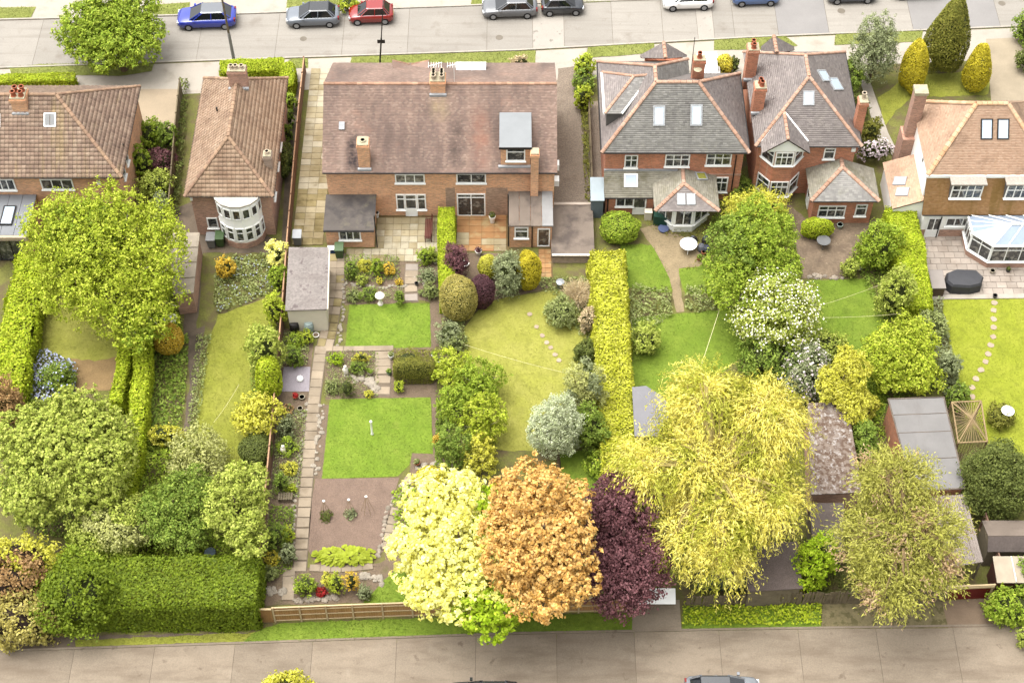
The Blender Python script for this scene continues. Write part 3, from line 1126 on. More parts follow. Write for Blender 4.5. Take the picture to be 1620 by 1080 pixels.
for k_, (a_, b_) in GRASS_COLS.items():
    dk = tuple(int(x * 0.82) for x in a_)
    M_GR[k_] = mat('lawn_' + k_, a_, rough=0.95, var=0.10, scale=0.8, fine=0.12, fscale=7, k=0.37,
                   stains=((b_, 0.5, 0.42, 0.66, 0.9), (dk, 1.3, 0.50, 0.72, 0.7), (tuple(int(x * .9) for x in a_), 5.0, .5, .7, .6), ((190, 178, 96), 0.35, 0.62, 0.8, 0.35)), bump=0.5, bscale=25)
    M_GR[k_ + '_blade'] = mat('blades_' + k_, tuple(int(x * .94) for x in a_), alt=(a_, b_), rough=0.8, var=0.12, scale=0.6, k=0.42, trans=0.2)

tag(sheet('ground', [(-500, -400), (500, -400), (500, 500), (-500, 500)], 0.0, M_GROUND, world=True), kind='structure')

def lerp_line(pts, x):
    for (a, b) in zip(pts, pts[1:]):
        if a[0] <= x <= b[0]:
            return a[1] + (b[1] - a[1]) * (x - a[0]) / (b[0] - a[0])
    a, b = (pts[0], pts[1]) if x < pts[0][0] else (pts[-2], pts[-1])
    return a[1] + (b[1] - a[1]) * (x - a[0]) / (b[0] - a[0])

def road(name, near, far, cuts, mats, base):
    """road sheet with its concrete bays as parts; near/far: kerb lines in pixels, cuts: joint columns on the near line"""
    xs = [cuts[0], cuts[-1]]
    quad = [(x, lerp_line(near, x)) for x in xs] + [(x, lerp_line(far, x)) for x in reversed(xs)]
    r = sheet(name, quad, 0.004, base)
    for i, (a, b) in enumerate(zip(cuts, cuts[1:])):
        pl = []
        n = 2
        vp = lambda x, y0, y1: 810 + (x - 810) * (y1 + 2788) / (y0 + 2788)
        for x in (a, b):
            y0 = lerp_line(near, x)
            y1 = lerp_line(far, x)
            pl.append(((x, y0), (vp(x, y0, y1), y1)))
        q = [G(*pl[0][0]), G(*pl[1][0]), G(*pl[1][1]), G(*pl[0][1])]
        g = 0.012
        d = (q[1] - q[0]).normalized() * g
        q = [q[0] + d, q[1] - d, q[2] - d, q[3] + d]
        b_ = MB()
        b_.hexa([(p.x, p.y) for p in (q if True else q)], 0.006, 0.02)
        b_.build('road_slab', mats[i % len(mats)] if not isinstance(mats, dict) else mats.get(i, mats['*']), r)
    return r

near_t = [(0, 107), (370, 94), (820, 79), (1200, 58), (1620, 41)]
far_t = [(0, 33), (370, 24), (820, 8), (1620, -18)]
road('street_road', near_t, far_t, [-80, 50, 180, 310, 434, 540, 644, 770, 843, 893, 970, 1050, 1105, 1131, 1163, 1232, 1312, 1445, 1583, 1720],
     {'*': M_TOPROAD, 8: M_TOPPALE, 12: M_TOPPALE, 15: M_TOPGREY, 17: M_TOPGREY}, M_ROADBASE)
near_b = [(0, 1031), (400, 1018), (820, 1003), (1200, 996), (1620, 990)]
far_b = [(0, 1230), (1620, 1200)]
road('lane_road', near_b, far_b, [-140, -10, 118, 245, 372, 495, 628, 753, 880, 1003, 1137, 1262, 1385, 1507, 1640, 1760], [M_LOWROAD], M_ROADBASE)

def kerb(name, line, off, w_=0.14, h=0.06, m=None):
    b = MB()
    P_ = [G(x, y) for x, y in line]
    for p, q in zip(P_, P_[1:]):
        d = (q - p).normalized()
        s = Vector((-d.y, d.x, 0))
        b.hexa([(v.x, v.y) for v in (p + s * off, q + s * off, q + s * (off + w_), p + s * (off + w_))], 0.0, h)
    o = b.build(name, m or M_KERB)
    o['kind'] = 'structure'
    return o
kerb('near_kerb', near_t, -0.15, h=0.10)
kerb('far_kerb', far_t, 0.02, h=0.10)
kerb('lane_kerb', near_b, 0.02, h=0.05, m=M_LOWROAD)

def band(line, dy0, dy1, x0=-60, x1=1680):
    xs = [x0] + [p[0] for p in line if x0 < p[0] < x1] + [x1]
    return [(x, lerp_line(line, x) + dy0) for x in xs] + [(x, lerp_line(line, x) + dy1) for x in reversed(xs)]
sheet('street_pavement', band(near_t, 3, 52), 0.012, M_PAVE)
sheet('far_pavement', band(far_t, -3, -60), 0.012, M_PAVE)

def rag(pts, amp, step=9.0):
    """the same outline with a worn, uneven edge"""
    r = random.Random(int(pts[0][0] * 13 + pts[0][1]))
    out = []
    for p, q in zip(pts, pts[1:] + pts[:1]):
        n = max(1, int(math.hypot(q[0] - p[0], q[1] - p[1]) / step))
        for i in range(n):
            t = i / n
            out.append((p[0] + (q[0] - p[0]) * t + r.uniform(-amp, amp), p[1] + (q[1] - p[1]) * t + r.uniform(-amp, amp) * .8))
    return out

def lawn(name, pts, kind, dens=70, z=0.016, h=0.07):
    pts = rag(pts, .55 if name in ('middle_lawn', 'long_lawn', 'grass_verge') else 1.7)
    o = sheet(name, pts, z, M_GR[kind])
    grass_on(o, pts, M_GR[kind + '_blade'], dens, h, z)
    return o
# verges of the street
for q in ([(14, 107), (60, 102), (245, 98), (240, 113), (190, 120), (18, 117)],
          [(462, 93), (487, 92), (487, 108), (440, 107)],
          [(556, 90), (700, 85), (848, 80), (847, 100), (700, 104), (553, 107)],
          [(930, 75), (1035, 68), (1036, 84), (925, 92)],
          [(1130, 63), (1242, 57), (1262, 72), (1240, 78), (1130, 79)],
          [(1322, 53), (1460, 47), (1458, 66), (1320, 71)],
          [(-5, 12), (57, 11), (48, 30), (-5, 31)],
          [(243, 8), (300, 4), (298, 25), (243, 26)],
          [(455, -6), (560, -8), (540, 14), (452, 16)],
          [(748, -6), (775, -7), (765, 8), (745, 8)],
          [(920, -6), (972, -6), (965, 3), (922, 4)]):
    lawn('grass_verge', q, 'verge', 90, 0.05, 0.12)
lawn('lane_verge', [(380, 1018), (400, 1000), (440, 985), (640, 978), (1000, 968), (1000, 998), (820, 1001), (400, 1016)], 'shade', 120, 0.03, 0.12)
sheet('lane_dirt', rag([(-40, 1030), (-40, 1008), (400, 1000), (400, 1017), (180, 1024)], 1.5), 0.012, M_YARD)
lawn('hedge_foot_verge', [(120, 1012), (260, 1006), (402, 1000), (402, 1014), (260, 1018), (120, 1023)], 'olive', 120, 0.02, 0.1)
lawn('middle_lawn', [(553, 482), (680, 479), (682, 549), (546, 552)], 'lush', 110)
lawn('long_lawn', [(522, 631), (681, 628), (685, 718), (652, 716), (647, 735), (630, 753), (509, 757)], 'lush', 110)
lawn('neighbour_lawn', [(775, 476), (800, 470), (885, 458), (915, 490), (930, 520), (920, 590), (890, 640), (850, 660), (848, 713), (785, 712), (770, 620), (735, 560), (735, 520), (748, 498)], 'dry', 70)
lawn('rear_lawn', [(885, 712), (960, 715), (960, 780), (890, 780)], 'shade', 70)
lawn('bungalow_lawn', [(345, 498), (420, 472), (440, 480), (410, 540), (408, 640), (395, 700), (390, 760), (330, 750), (308, 690), (316, 620), (330, 540)], 'olive', 80)
lawn('shaded_lawn', [(55, 482), (115, 465), (215, 480), (215, 560), (150, 570), (60, 565), (36, 548)], 'dry', 70)
lawn('upper_garden_lawn', [(982, 385), (1035, 388), (1058, 430), (1062, 462), (1020, 462), (985, 450)], 'shade', 90)
lawn('side_garden_lawn', [(1072, 425), (1150, 408), (1160, 465), (1085, 465)], 'shade', 90)
lawn('lower_garden_lawn', [(1000, 502), (1160, 488), (1180, 560), (1130, 600), (1060, 640), (1000, 625)], 'shade', 90)
lawn('shrubbery_lawn', [(1275, 443), (1375, 440), (1398, 500), (1402, 650), (1385, 670), (1360, 640), (1290, 540), (1275, 480)], 'shade', 90)
lawn('stepping_stone_lawn', [(1490, 474), (1640, 471), (1640, 740), (1560, 700), (1528, 660), (1505, 560)], 'lime', 90)
lawn('front_lawn', [(1390, 155), (1438, 118), (1570, 112), (1565, 150), (1440, 155), (1418, 176), (1400, 200)], 'olive', 80)
lawn('rough_grass', [(575, 953), (600, 925), (625, 900), (690, 905), (690, 957)], 'shade', 110, 0.03, 0.12)

# soil, drives and yards
sheet('vegetable_plot', [(498, 757), (632, 755), (618, 800), (608, 870), (580, 895), (500, 893), (488, 870), (490, 820)], 0.02, M_TILTH)
_bz = 0.004
for q in ([(440, 520), (497, 522), (486, 700), (468, 880), (462, 945), (412, 950), (425, 780)],
          [(545, 400), (634, 400), (640, 480), (545, 482)], [(634, 410), (695, 395), (700, 548), (682, 550), (680, 478), (640, 470)],
          [(515, 553), (690, 548), (692, 628), (515, 632)], [(682, 620), (715, 620), (712, 745), (648, 752), (652, 717), (685, 717)],
          [(495, 640), (522, 640), (509, 757), (488, 757)], [(448, 900), (600, 890), (640, 870), (640, 905), (575, 953), (412, 958)],
          [(700, 400), (800, 400), (870, 455), (775, 480), (740, 500), (700, 520)], [(600, 800), (640, 760), (700, 745), (680, 900), (610, 890)]):
    _bz += 0.0007
    sheet('flower_bed', rag(q, .8), _bz, M_SOIL)
sheet('bare_soil', rag([(105, 575), (130, 555), (188, 562), (190, 615), (120, 620)], 1.5), 0.014, mat('bare_ochre_soil', (170, 140, 96), rough=0.95, var=0.15, scale=1.5, fine=0.2, fscale=10))
sheet('gravel_drive', rag([(882, 108), (912, 104), (925, 250), (940, 325), (876, 325)], 1.5), 0.016, M_DRIVE)
sheet('tan_drive', [(215, 141), (285, 141), (280, 205), (205, 215)], 0.016, M_TAN)
sheet('brown_side_path', [(463, 130), (480, 130), (470, 250), (455, 400), (445, 400), (452, 250)], 0.014, M_YARD)
sheet('rear_yard', rag([(275, 330), (300, 320), (440, 380), (440, 400), (320, 400), (318, 470), (310, 520), (292, 530), (288, 420)], 1.5), 0.014, M_YARD)
sheet('brown_garden_path', rag([(296, 525), (325, 515), (312, 600), (298, 690), (290, 690), (300, 600)], 1.5), 0.016, M_YARD)
sheet('side_alley', rag([(930, 160), (950, 160), (958, 345), (935, 345)], 1.5), 0.014, M_DRIVE)
sheet('front_drive', [(1080, 95), (1180, 88), (1185, 130), (1080, 130)], 0.016, M_PAVE)
sheet('front_path', [(1355, 110), (1368, 105), (1405, 210), (1420, 240), (1395, 240)], 0.018, M_PAVE)
sheet('neighbour_drive', [(1560, 62), (1640, 58), (1640, 165), (1568, 160)], 0.018, mat('weathered_drive', (190, 174, 148), rough=0.9, var=0.12, scale=0.7, fine=0.08))
sheet('dirt_path', rag([(1012, 362), (1035, 355), (1120, 390), (1110, 420), (1075, 425), (1078, 470), (1082, 492), (1070, 495), (1060, 440), (1040, 400)], 1.5), 0.022, mat('trodden_dirt', (172, 152, 118), rough=0.95, var=0.16, scale=1.3, fine=0.2, fscale=10))
sheet('crazy_paving', rag([(1245, 320), (1275, 345), (1385, 350), (1395, 370), (1355, 400), (1330, 440), (1270, 440), (1262, 400), (1245, 370)], 1.5), 0.018,
      mat('crazy_paving', (146, 126, 104), rough=0.9, var=0.2, scale=1.2, fine=0.2, fscale=6, stains=(((112, 94, 78), 0.9, 0.5, 0.62, 0.6), ((196, 178, 150), 3.5, 0.62, 0.68, 0.6))))
sheet('lane_crossover', [(1000, 950), (1075, 948), (1078, 995), (1000, 998)], 0.035, M_LOWROAD)
sheet('garage_apron', [(1490, 950), (1570, 945), (1590, 990), (1500, 992)], 0.035, mat('dark_apron', (150, 128, 106), rough=0.95, var=0.12, fine=0.15))
sheet('weedy_paving', [(1300, 950), (1500, 950), (1500, 993), (1300, 994)], 0.03, mat('weedy_paving', (140, 128, 92), rough=0.95, var=0.15, fine=0.15, fscale=8, stains=(((98, 92, 52), 2.2, 0.5, 0.58, 0.7),)))
lawn('low_herbage', [(1080, 958), (1298, 954), (1300, 992), (1080, 994)], 'lush', 120, 0.03, 0.15)
sheet('terrace_edging', [(1475, 466), (1640, 464), (1640, 471), (1475, 473)], 0.09, M_PAVE, th=0.09)

# ------------------------------------------------------------------ paving, slab by slab
def slab_mesh(name, w_, d_, th, m, seed):
    rng = random.Random(seed)
    e = 0.012
    b = MB()
    b.hexa([(-w_ / 2, -d_ / 2), (w_ / 2, -d_ / 2), (w_ / 2, d_ / 2), (-w_ / 2, d_ / 2)], 0, th - e)
    b.hexa([(-w_ / 2 + e, -d_ / 2 + e), (w_ / 2 - e, -d_ / 2 + e), (w_ / 2 - e, d_ / 2 - e), (-w_ / 2 + e, d_ / 2 - e)], th - e, th)
    me = bpy.data.meshes.new(name)
    me.from_pydata(b.v, [], b.f)
    me.materials.append(m)
    return me

def paving(name, poly, sw, sd, mats, joint, th=0.045, stagger=False, gap=0.02, z=0.014, seed=1, y0=None, x0=None, world=True):
    """paved area: a bed of jointing with the slabs laid on it as parts"""
    rng = random.Random(seed)
    P_ = poly if world else wpoly(poly)
    base = sheet(name, [(p[0], p[1]) for p in P_], z, joint, world=True)
    lo = base.location
    xs, ys = [p[0] for p in P_], [p[1] for p in P_]
    meshes = [slab_mesh('slab', sw - gap, sd - gap, th, m, i) for i, m in enumerate(mats)]
    nx, ny = math.ceil((max(xs) - min(xs)) / sw), math.ceil((max(ys) - min(ys)) / sd)
    X, Y = (min(xs) if x0 is None else x0), (min(ys) if y0 is None else y0)
    k = 0
    for j in range(ny + 1):
        for i in range(-1, nx + 1):
            cx = X + (i + 0.5 + (0.5 if stagger and j % 2 else 0)) * sw
            cy = Y + (j + 0.5) * sd
            if not inside(P_, np.array([cx]), np.array([cy]))[0]:
                continue
            o = link_mesh('slab', rng.choice(meshes), None, base, (cx - lo.x, cy - lo.y, rng.uniform(0.002, 0.008)))
            o.rotation_euler = (rng.uniform(-.008, .008), rng.uniform(-.008, .008), rng.uniform(-.012, .012))
            k += 1
    return base

M_SLABY = mat('buff_slab', (212, 196, 158), k=.36, rough=0.9, var=0.12, scale=0.9, fine=0.08, fscale=14, obj=0.10, stains=(((158, 138, 94), 0.45, 0.44, 0.64, 0.8), ((120, 98, 62), 0.8, 0.6, 0.74, 0.55)))
M_SLABW = mat('pale_slab', (222, 210, 180), k=.36, rough=0.9, var=0.08, scale=0.9, fine=0.08, fscale=14, obj=0.08, stains=(((170, 152, 112), 0.5, 0.46, 0.66, 0.75), ((140, 120, 86), 1.6, 0.6, 0.72, 0.5),))
M_SLABG = mat('mossy_slab', (184, 166, 118), k=.36, rough=0.92, var=0.14, scale=0.9, fine=0.1, fscale=14, obj=0.12, stains=(((122, 104, 58), 0.6, 0.5, 0.66, 0.7),))
M_SLABR = mat('rusty_slab', (196, 146, 96), rough=0.9, var=0.14, scale=0.8, fine=0.08, obj=0.12, stains=(((204, 186, 136), 0.9, 0.5, 0.66, 0.7), ((150, 84, 58), 0.6, 0.58, 0.72, 0.6)))
M_SLABT = mat('grey_slab', (196, 182, 168), rough=0.9, var=0.1, scale=0.8, fine=0.08, obj=0.13, stains=(((158, 140, 124), 0.5, 0.52, 0.7, 0.6),))
M_PATHS = mat('path_slab', (186, 168, 144), rough=0.92, var=0.14, scale=0.9, fine=0.1, obj=0.1, stains=(((140, 122, 98), 0.8, 0.52, 0.7, 0.6),))
M_JOINT = mat('sandy_joint', (128, 108, 68), rough=0.95, var=0.2, scale=2)
M_JOINTG = mat('grey_joint', (138, 122, 104), rough=0.95, var=0.2, scale=2)
yb = 11.62
def rect_world(x0, x1, y0, y1):
    return [(x0, y0), (x1, y0), (x1, y1), (x0, y1)]
dx0, dx1 = -15.85, -13.62
paving('slab_driveway', rect_world(dx0, dx1, G(490, 300).y, G(490, 112).y), 0.74, 0.62, [M_SLABW, M_SLABY], M_JOINT, seed=3)
paving('mossy_side_passage', rect_world(dx0, dx1, G(490, 388).y, G(490, 300).y - 0.02), 0.74, 0.62, [M_SLABG, M_SLABY], M_JOINT, seed=4)
paving('buff_patio', rect_world(G(594, 390).x, G(693, 390).x, G(600, 394).y, yb), 0.6, 0.6, [M_SLABW, M_SLABY], M_JOINT, seed=5)
paving('lower_patio', rect_world(G(548, 400).x, G(690, 400).x, G(600, 414).y, G(600, 394).y - 0.01), 0.6, 0.6, [M_SLABW, M_SLABW, M_SLABY], M_JOINT, seed=6)
paving('rust_patio', rect_world(G(722, 390).x, G(806, 390).x, G(760, 398).y, yb), 0.9, 0.6, [M_SLABR, M_SLABR, M_SLABY], M_JOINT, seed=7)
paving('brick_side_path', rect_world(G(852, 395).x, G(874, 395).x, G(860, 440).y, G(860, 392).y), 0.45, 0.45, [M_SLABR], M_JOINT, seed=8)
paving('grey_terrace', rect_world(G(1459, 470).x, G(1650, 470).x, G(1520, 466).y, G(1520, 374).y), 0.72, 0.56, [M_SLABT], M_JOINTG, stagger=True, seed=9)
def strip(name, pts, w_, sd, mats, seed, joint=M_JOINTG, cols=1):
    for i, (p, q) in enumerate(zip(pts, pts[1:])):
        a, b = G(*p), G(*q)
        n = max(1, round((b - a).length / sd))
        d = (b - a) / n
        s = Vector((-d.y, d.x, 0)).normalized()
        if i == 0:
            aa, bb = G(*pts[0]), G(*pts[-1])
            base = sheet(name, [v for p_ in [[G(*x) for x in pts]] for v in [(x.x - w_ / 2 - .05, x.y) for x in p_] + [(x.x + w_ / 2 + .05, x.y) for x in reversed(p_)]], 0.02, joint, world=True)
            lo = base.location
            rng = random.Random(seed)
            meshes = [slab_mesh('slab', w_ / cols - .02, d.length - .02, 0.045, m, k) for k, m in enumerate(mats)]
        ang = math.atan2(d.y, d.x) - math.pi / 2
        for k in range(n):
            for c_ in range(cols):
                c = a + d * (k + 0.5) + s * ((c_ + .5) / cols - .5) * w_
                o = link_mesh('slab', rng.choice(meshes), None, base, (c.x - lo.x, c.y - lo.y, rng.uniform(0.0, .008)))
                o.rotation_euler = (rng.uniform(-.01, .01), rng.uniform(-.01, .01), ang + rng.uniform(-.015, .015))
    return base
strip('upper_garden_path', [(534, 402), (531, 460), (520, 524), (514, 549)], 1.1, 0.7, [M_PATHS, M_SLABG], 11, cols=2)
strip('long_garden_path', [(508, 548), (496, 640), (487, 740), (479, 835), (474, 905)], 0.8, 0.75, [M_PATHS], 12)
strip('cross_path', [(510, 552), (560, 552), (622, 551)], 0.45, 0.7, [M_PATHS], 13)
strip('centre_garden_path', [(652, 418), (650, 450), (651, 478)], 0.9, 0.7, [M_SLABT, M_PATHS], 14)
strip('lower_centre_path', [(606, 556), (606, 592), (604, 627)], 1.05, 0.75, [M_PATHS], 15)
strip('curved_edge_path', [(650, 755), (632, 790), (620, 830), (612, 870)], 0.7, 0.6, [M_PATHS], 16)
strip('short_slab_path', [(457, 898), (457, 925), (455, 948)], 0.75, 0.6, [M_PATHS], 17)
strip('bed_end_path', [(490, 898), (540, 900), (590, 895)], 0.5, 0.6, [M_PATHS], 18)
sheet('slate_square', [(449, 580), (491, 580), (489, 619), (444, 619)], 0.03, mat('blue_slate_chips', (182, 172, 178), rough=0.8, var=0.1, fine=0.2, fscale=20))

def stone_mesh(name, r, seed, m, h=0.06):
    rng = random.Random(seed)
    n = 8
    b = MB()
    pl = [(r * rng.uniform(.75, 1.1) * math.cos(6.283 * i / n), r * rng.uniform(.75, 1.1) * math.sin(6.283 * i / n)) for i in range(n)]
    b.hexa(pl, 0, h)
    me = bpy.data.meshes.new(name)
    me.from_pydata(b.v, [], b.f)
    me.materials.append(m)
    return me
M_STEP = mat('stepping_stone', (205, 182, 158), rough=0.9, var=0.12, obj=0.1)
SM = [stone_mesh('stepping_stone', 0.27, i, M_STEP, 0.04) for i in range(3)]
def stones(label, grp, pts, s=1.0):
    for i, p in enumerate(pts):
        o = link_mesh('stepping_stone', SM[i % 3], None, None, G(p[0], p[1], 0.018))
        o.rotation_euler = (0, 0, i * 1.3)
        o.scale = (s, s, 1)
        ordn = ['first', 'second', 'third', 'fourth', 'fifth', 'sixth', 'seventh', 'eighth', 'ninth', 'tenth', 'eleventh', 'twelfth'][i]
        tag(o, label % ordn, 'stepping stone', grp)
stones('%s pale stepping stone from the terrace across the lime green lawn', 'stepping stones curving over the lime lawn',
       [(1573, 479), (1572, 491), (1572, 505), (1572, 518), (1571, 533), (1567, 546), (1563, 560), (1559, 572), (1552, 585), (1544, 599), (1538, 613), (1538, 628)], 0.9)
stones('%s worn stone sunk in the yellowed lawn beside the central hedge, counted from the house', 'stones sunk in the yellowed lawn', [(838, 497), (849, 517), (858, 531), (865, 542), (871, 550), (878, 561), (884, 570)], 0.7)

# covers and gratings in the street
for px, py, r in ((1331, 18, .32), (790, 60, .3), (480, 62, .28), (1585, 6, .3)):
    b = MB()
    p = G(px, py)
    b.lathe((p.x, p.y, .021), [(r, 0), (r, .006), (r * .8, .007)], 16)
    o = b.build('manhole_cover', mat('iron_cover', (140, 130, 116), var=.15))
    o['kind'] = 'structure'
# ------------------------------------------------------------------ houses
M_BRICK_C = mat('orange_brick', (206, 146, 106), k=.8, rough=0.9, var=0.10, scale=0.9, brick=((196, 176, 150), 0.225, 0.075), stains=(((150, 108, 84), 0.5, 0.52, 0.7, 0.5),))
M_BRICK_RED = mat('red_brick', (184, 110, 80), k=.75, rough=0.9, var=0.12, scale=0.9, brick=((182, 150, 126), 0.225, 0.075))
M_BRICK_DULL = mat('dull_brick', (170, 126, 106), k=.75, rough=0.9, var=0.12, scale=0.9, brick=((176, 156, 140), 0.225, 0.075))
M_BRICK_GREY = mat('weathered_brick', (160, 138, 122), k=.75, rough=0.9, var=0.14, scale=0.9, brick=((170, 156, 142), 0.225, 0.075))
M_TILE_C = mat('plum_plain_tile', (156, 134, 120), k=.53, alt=((162, 137, 124), (168, 141, 127), (174, 146, 131), (188, 162, 146)), rough=0.88, var=0.13, scale=0.45, isl=0.06,
               stains=(((116, 100, 94), (0.5, 0.13, 0.13), 0.45, 0.66, 0.7), ((186, 140, 118), 0.4, 0.58, 0.75, 0.6), ((206, 190, 172), 3.0, 0.66, 0.76, 0.5)))
M_TILE_A = mat('brown_pantile', (152, 128, 112), k=.54, alt=((162, 136, 118), (172, 146, 126), (182, 158, 138)), rough=0.9, var=0.10, scale=0.6, isl=0.07,
               stains=(((188, 164, 118), (1.1, 0.12, 0.12), 0.56, 0.7, 0.6), ((112, 90, 78), 0.7, 0.55, 0.7, 0.5)))
M_TILE_B = mat('tan_pantile', (180, 150, 124), k=.54, alt=((188, 158, 132), (198, 170, 144)), rough=0.9, var=0.10, scale=0.6, isl=0.06,
               stains=(((140, 110, 90), 0.7, 0.5, 0.66, 0.6), ((206, 178, 140), 0.8, 0.6, 0.75, 0.6)))
M_SLATE = mat('grey_slate', (156, 152, 148), k=.54, alt=((164, 160, 154), (172, 168, 162), (178, 174, 168)), rough=0.75, var=0.10, scale=0.5, isl=0.13,
              stains=(((112, 106, 106), (0.9, 0.15, 0.15), 0.52, 0.7, 0.5), ((176, 172, 150), 0.7, 0.6, 0.76, 0.5)))
M_SLATE_P = mat('purple_slate', (148, 138, 134), k=.54, alt=((156, 146, 142), (166, 156, 150)), rough=0.75, var=0.12, scale=0.5, isl=0.13, stains=(((166, 156, 148), 0.8, 0.55, 0.72, 0.5),))
M_SLATE_M = mat('mossy_slate', (152, 146, 130), k=.54, alt=((162, 156, 140), (172, 166, 150)), rough=0.85, var=0.12, scale=0.7, isl=0.13, stains=(((120, 114, 84), 1.0, 0.5, 0.66, 0.6),))
M_TILE_F = mat('peach_tile', (202, 166, 138), k=.54, alt=((210, 174, 146), (216, 182, 154)), rough=0.9, var=0.08, scale=0.5, isl=0.07,
               stains=(((150, 122, 102), 0.45, 0.52, 0.7, 0.7), ((226, 190, 150), (0.8, 0.15, 0.15), 0.6, 0.72, 0.6)))
M_TILE_F2 = mat('ochre_tile', (176, 134, 88), k=.65, alt=((188, 144, 98), (194, 152, 108)), rough=0.9, var=0.1, scale=0.6, isl=0.07, stains=(((140, 112, 50), (0.9, 0.15, 0.15), 0.52, 0.66, 0.6),))
M_RIDGE_C = mat('plum_ridge', (186, 148, 122), k=.54, rough=0.9, var=0.15, isl=0.15, alt=((160, 122, 100),))
M_RIDGE_A = mat('tan_ridge', (176, 146, 118), k=.54, rough=0.9, var=0.15, isl=0.15, alt=((146, 116, 96),))
M_RIDGE_O = mat('terracotta_ridge', (206, 172, 150), k=.48, rough=0.9, var=0.15, isl=0.12, alt=((198, 154, 128),))
M_RIDGE_F = mat('peach_ridge', (226, 188, 154), k=.54, rough=0.9, var=0.1, isl=0.1, alt=((206, 160, 120),))
M_FELT = mat('dark_roof_felt', (112, 104, 98), rough=0.9, var=0.16, scale=0.9, fine=0.1, stains=(((76, 72, 72), 0.7, 0.48, 0.62, 0.75), ((140, 132, 108), 1.2, 0.58, 0.7, 0.5)))
M_FELTB = mat('brown_roof_felt', (156, 140, 126), k=.36, rough=0.9, var=0.14, scale=0.8, fine=0.08, stains=(((104, 92, 86), 0.55, 0.47, 0.62, 0.8), ((178, 162, 146), 0.6, 0.6, 0.74, 0.5)))
M_FELTG = mat('pale_grey_felt', (164, 160, 157), k=.34, rough=0.85, var=0.10, scale=0.6, fine=0.05, stains=(((150, 144, 140), (0.9, 0.35, 1), 0.52, 0.66, 0.6),))
M_ZINC = mat('grey_membrane', (186, 190, 192), k=.30, rough=0.55, var=0.06, scale=1.0)
M_ZINCD = mat('grey_standing_seam', (152, 154, 158), rough=0.5, var=0.06, scale=1.0)
M_RENDER = mat('white_render', (246, 244, 238), rough=0.9, var=0.04, scale=0.8, k=0.8)
M_CREAM = mat('cream_boarding', (236, 226, 206), rough=0.9, var=0.06, scale=1.0, k=0.6)
M_TIMBER = mat('black_timber', (58, 54, 52), rough=0.7, var=0.15)
M_PVCW = WHITE
TW = (0.18, 0.115, 0.035, 0.0)
PT = (0.30, 0.30, 0.03, 0.055)
SL = (0.26, 0.15, 0.018, 0.0)

def tri_wall(b, x, y0, y1, z0, zr, th=0.25):
    ym = (y0 + y1) / 2
    b.add([(x, y0, z0), (x, y1, z0), (x, ym, zr), (x + th, y0, z0), (x + th, y1, z0), (x + th, ym, zr)],
          [(0, 2, 1), (3, 4, 5), (0, 1, 4, 3), (1, 2, 5, 4), (2, 0, 3, 5)])

def downpipe(root, px, y_top, y_bot, Y, m=None):
    a, b_ = V(px, y_top, Y), V(px, y_bot, Y)
    b = MB()
    b.tube([(a.x, Y - 0.08, a.z), (a.x, Y - 0.08, max(0, b_.z))], 0.045, 6)
    b.build('downpipe', m or DARK, root)

def streak(m, x0, hw, y0, y1, colr, amt):
    N, L = m.node_tree.nodes, m.node_tree.links
    P = N['Principled BSDF']
    src = P.inputs['Base Color'].links[0].from_socket
    geo = N.new('ShaderNodeNewGeometry')
    sx = N.new('ShaderNodeSeparateXYZ')
    L.new(geo.outputs['Position'], sx.inputs[0])
    nz = _noise(N, L, geo.outputs['Position'], 1.6, 5, .65)
    def fn(op, a, b_):
        q = N.new('ShaderNodeMath')
        q.operation = op
        for i, v in enumerate((a, b_)):
            if isinstance(v, (int, float)):
                q.inputs[i].default_value = v
            else:
                L.new(v, q.inputs[i])
        return q.outputs[0]
    dx = fn('ABSOLUTE', fn('SUBTRACT', sx.outputs[0], x0), 0)
    fx = _range(N, L, dx, hw * .25, hw, 1, 0)
    fy = fn('MULTIPLY', _range(N, L, sx.outputs[1], y0 - .3, y0 + .6, 0, 1), _range(N, L, sx.outputs[1], y1 - .8, y1 + .4, 1, 0))
    f = fn('MULTIPLY', fn('MULTIPLY', fx, fy), _range(N, L, nz, .35, .6, .25 * amt, amt))
    L.new(_mix(N, L, f, src, lin(colr)), P.inputs['Base Color'])
_q = lambda px, py: PL(px, py, (0, 11.35, 4.78), Vector((0, -3.22, 5.65)).normalized())
for px, hw, ya, yb_, cc_, am in ((558, .75, 275, 208, (78, 70, 72), .95), (722, .8, 270, 185, (92, 82, 80), .7), (541, .35, 272, 205, (206, 180, 166), .7), (695, .9, 190, 148, (206, 184, 140), .6), (760, .9, 272, 170, (196, 138, 116), .5)):
    streak(M_TILE_C, _q(px, 240).x, hw, _q(px, ya).y, _q(px, yb_).y, cc_, am)

# ---- semi-detached pair in the middle
ze, zr = 4.78, 8.0
cy0, cy1 = 11.35, 22.65
cyw = 11.67
house_c = thing('semi_detached_house', (-5, 16.5, 0), 'wide pair of orange brick houses under one long plum tiled roof in the middle', 'house')
b = MB()
b.box(-13.2, 3.02, cyw, 22.3, 0, ze)
tri_wall(b, -13.2, cyw, 22.3, ze, zr - 0.25)
tri_wall(b, 2.77, cyw, 22.3, ze, zr - 0.25)
b.build('wall', M_BRICK_C, house_c)
ra, rb = hip_roof(house_c, -13.42, 3.2, cy0, cy1, ze, zr - ze, M_TILE_C, M_RIDGE_C, TW, 'x', (False, False))
gutter(house_c, (-13.4, cy0 - .05, ze + .02), (3.2, cy0 - .05, ze + .02))
cn = Vector((0, -(zr - ze), (cy1 - cy0) / 2)).normalized()
cp = Vector((0, cy0, ze))
pq = PL(693, 150, cp, cn)
zt = V(693, 130, pq.y).z
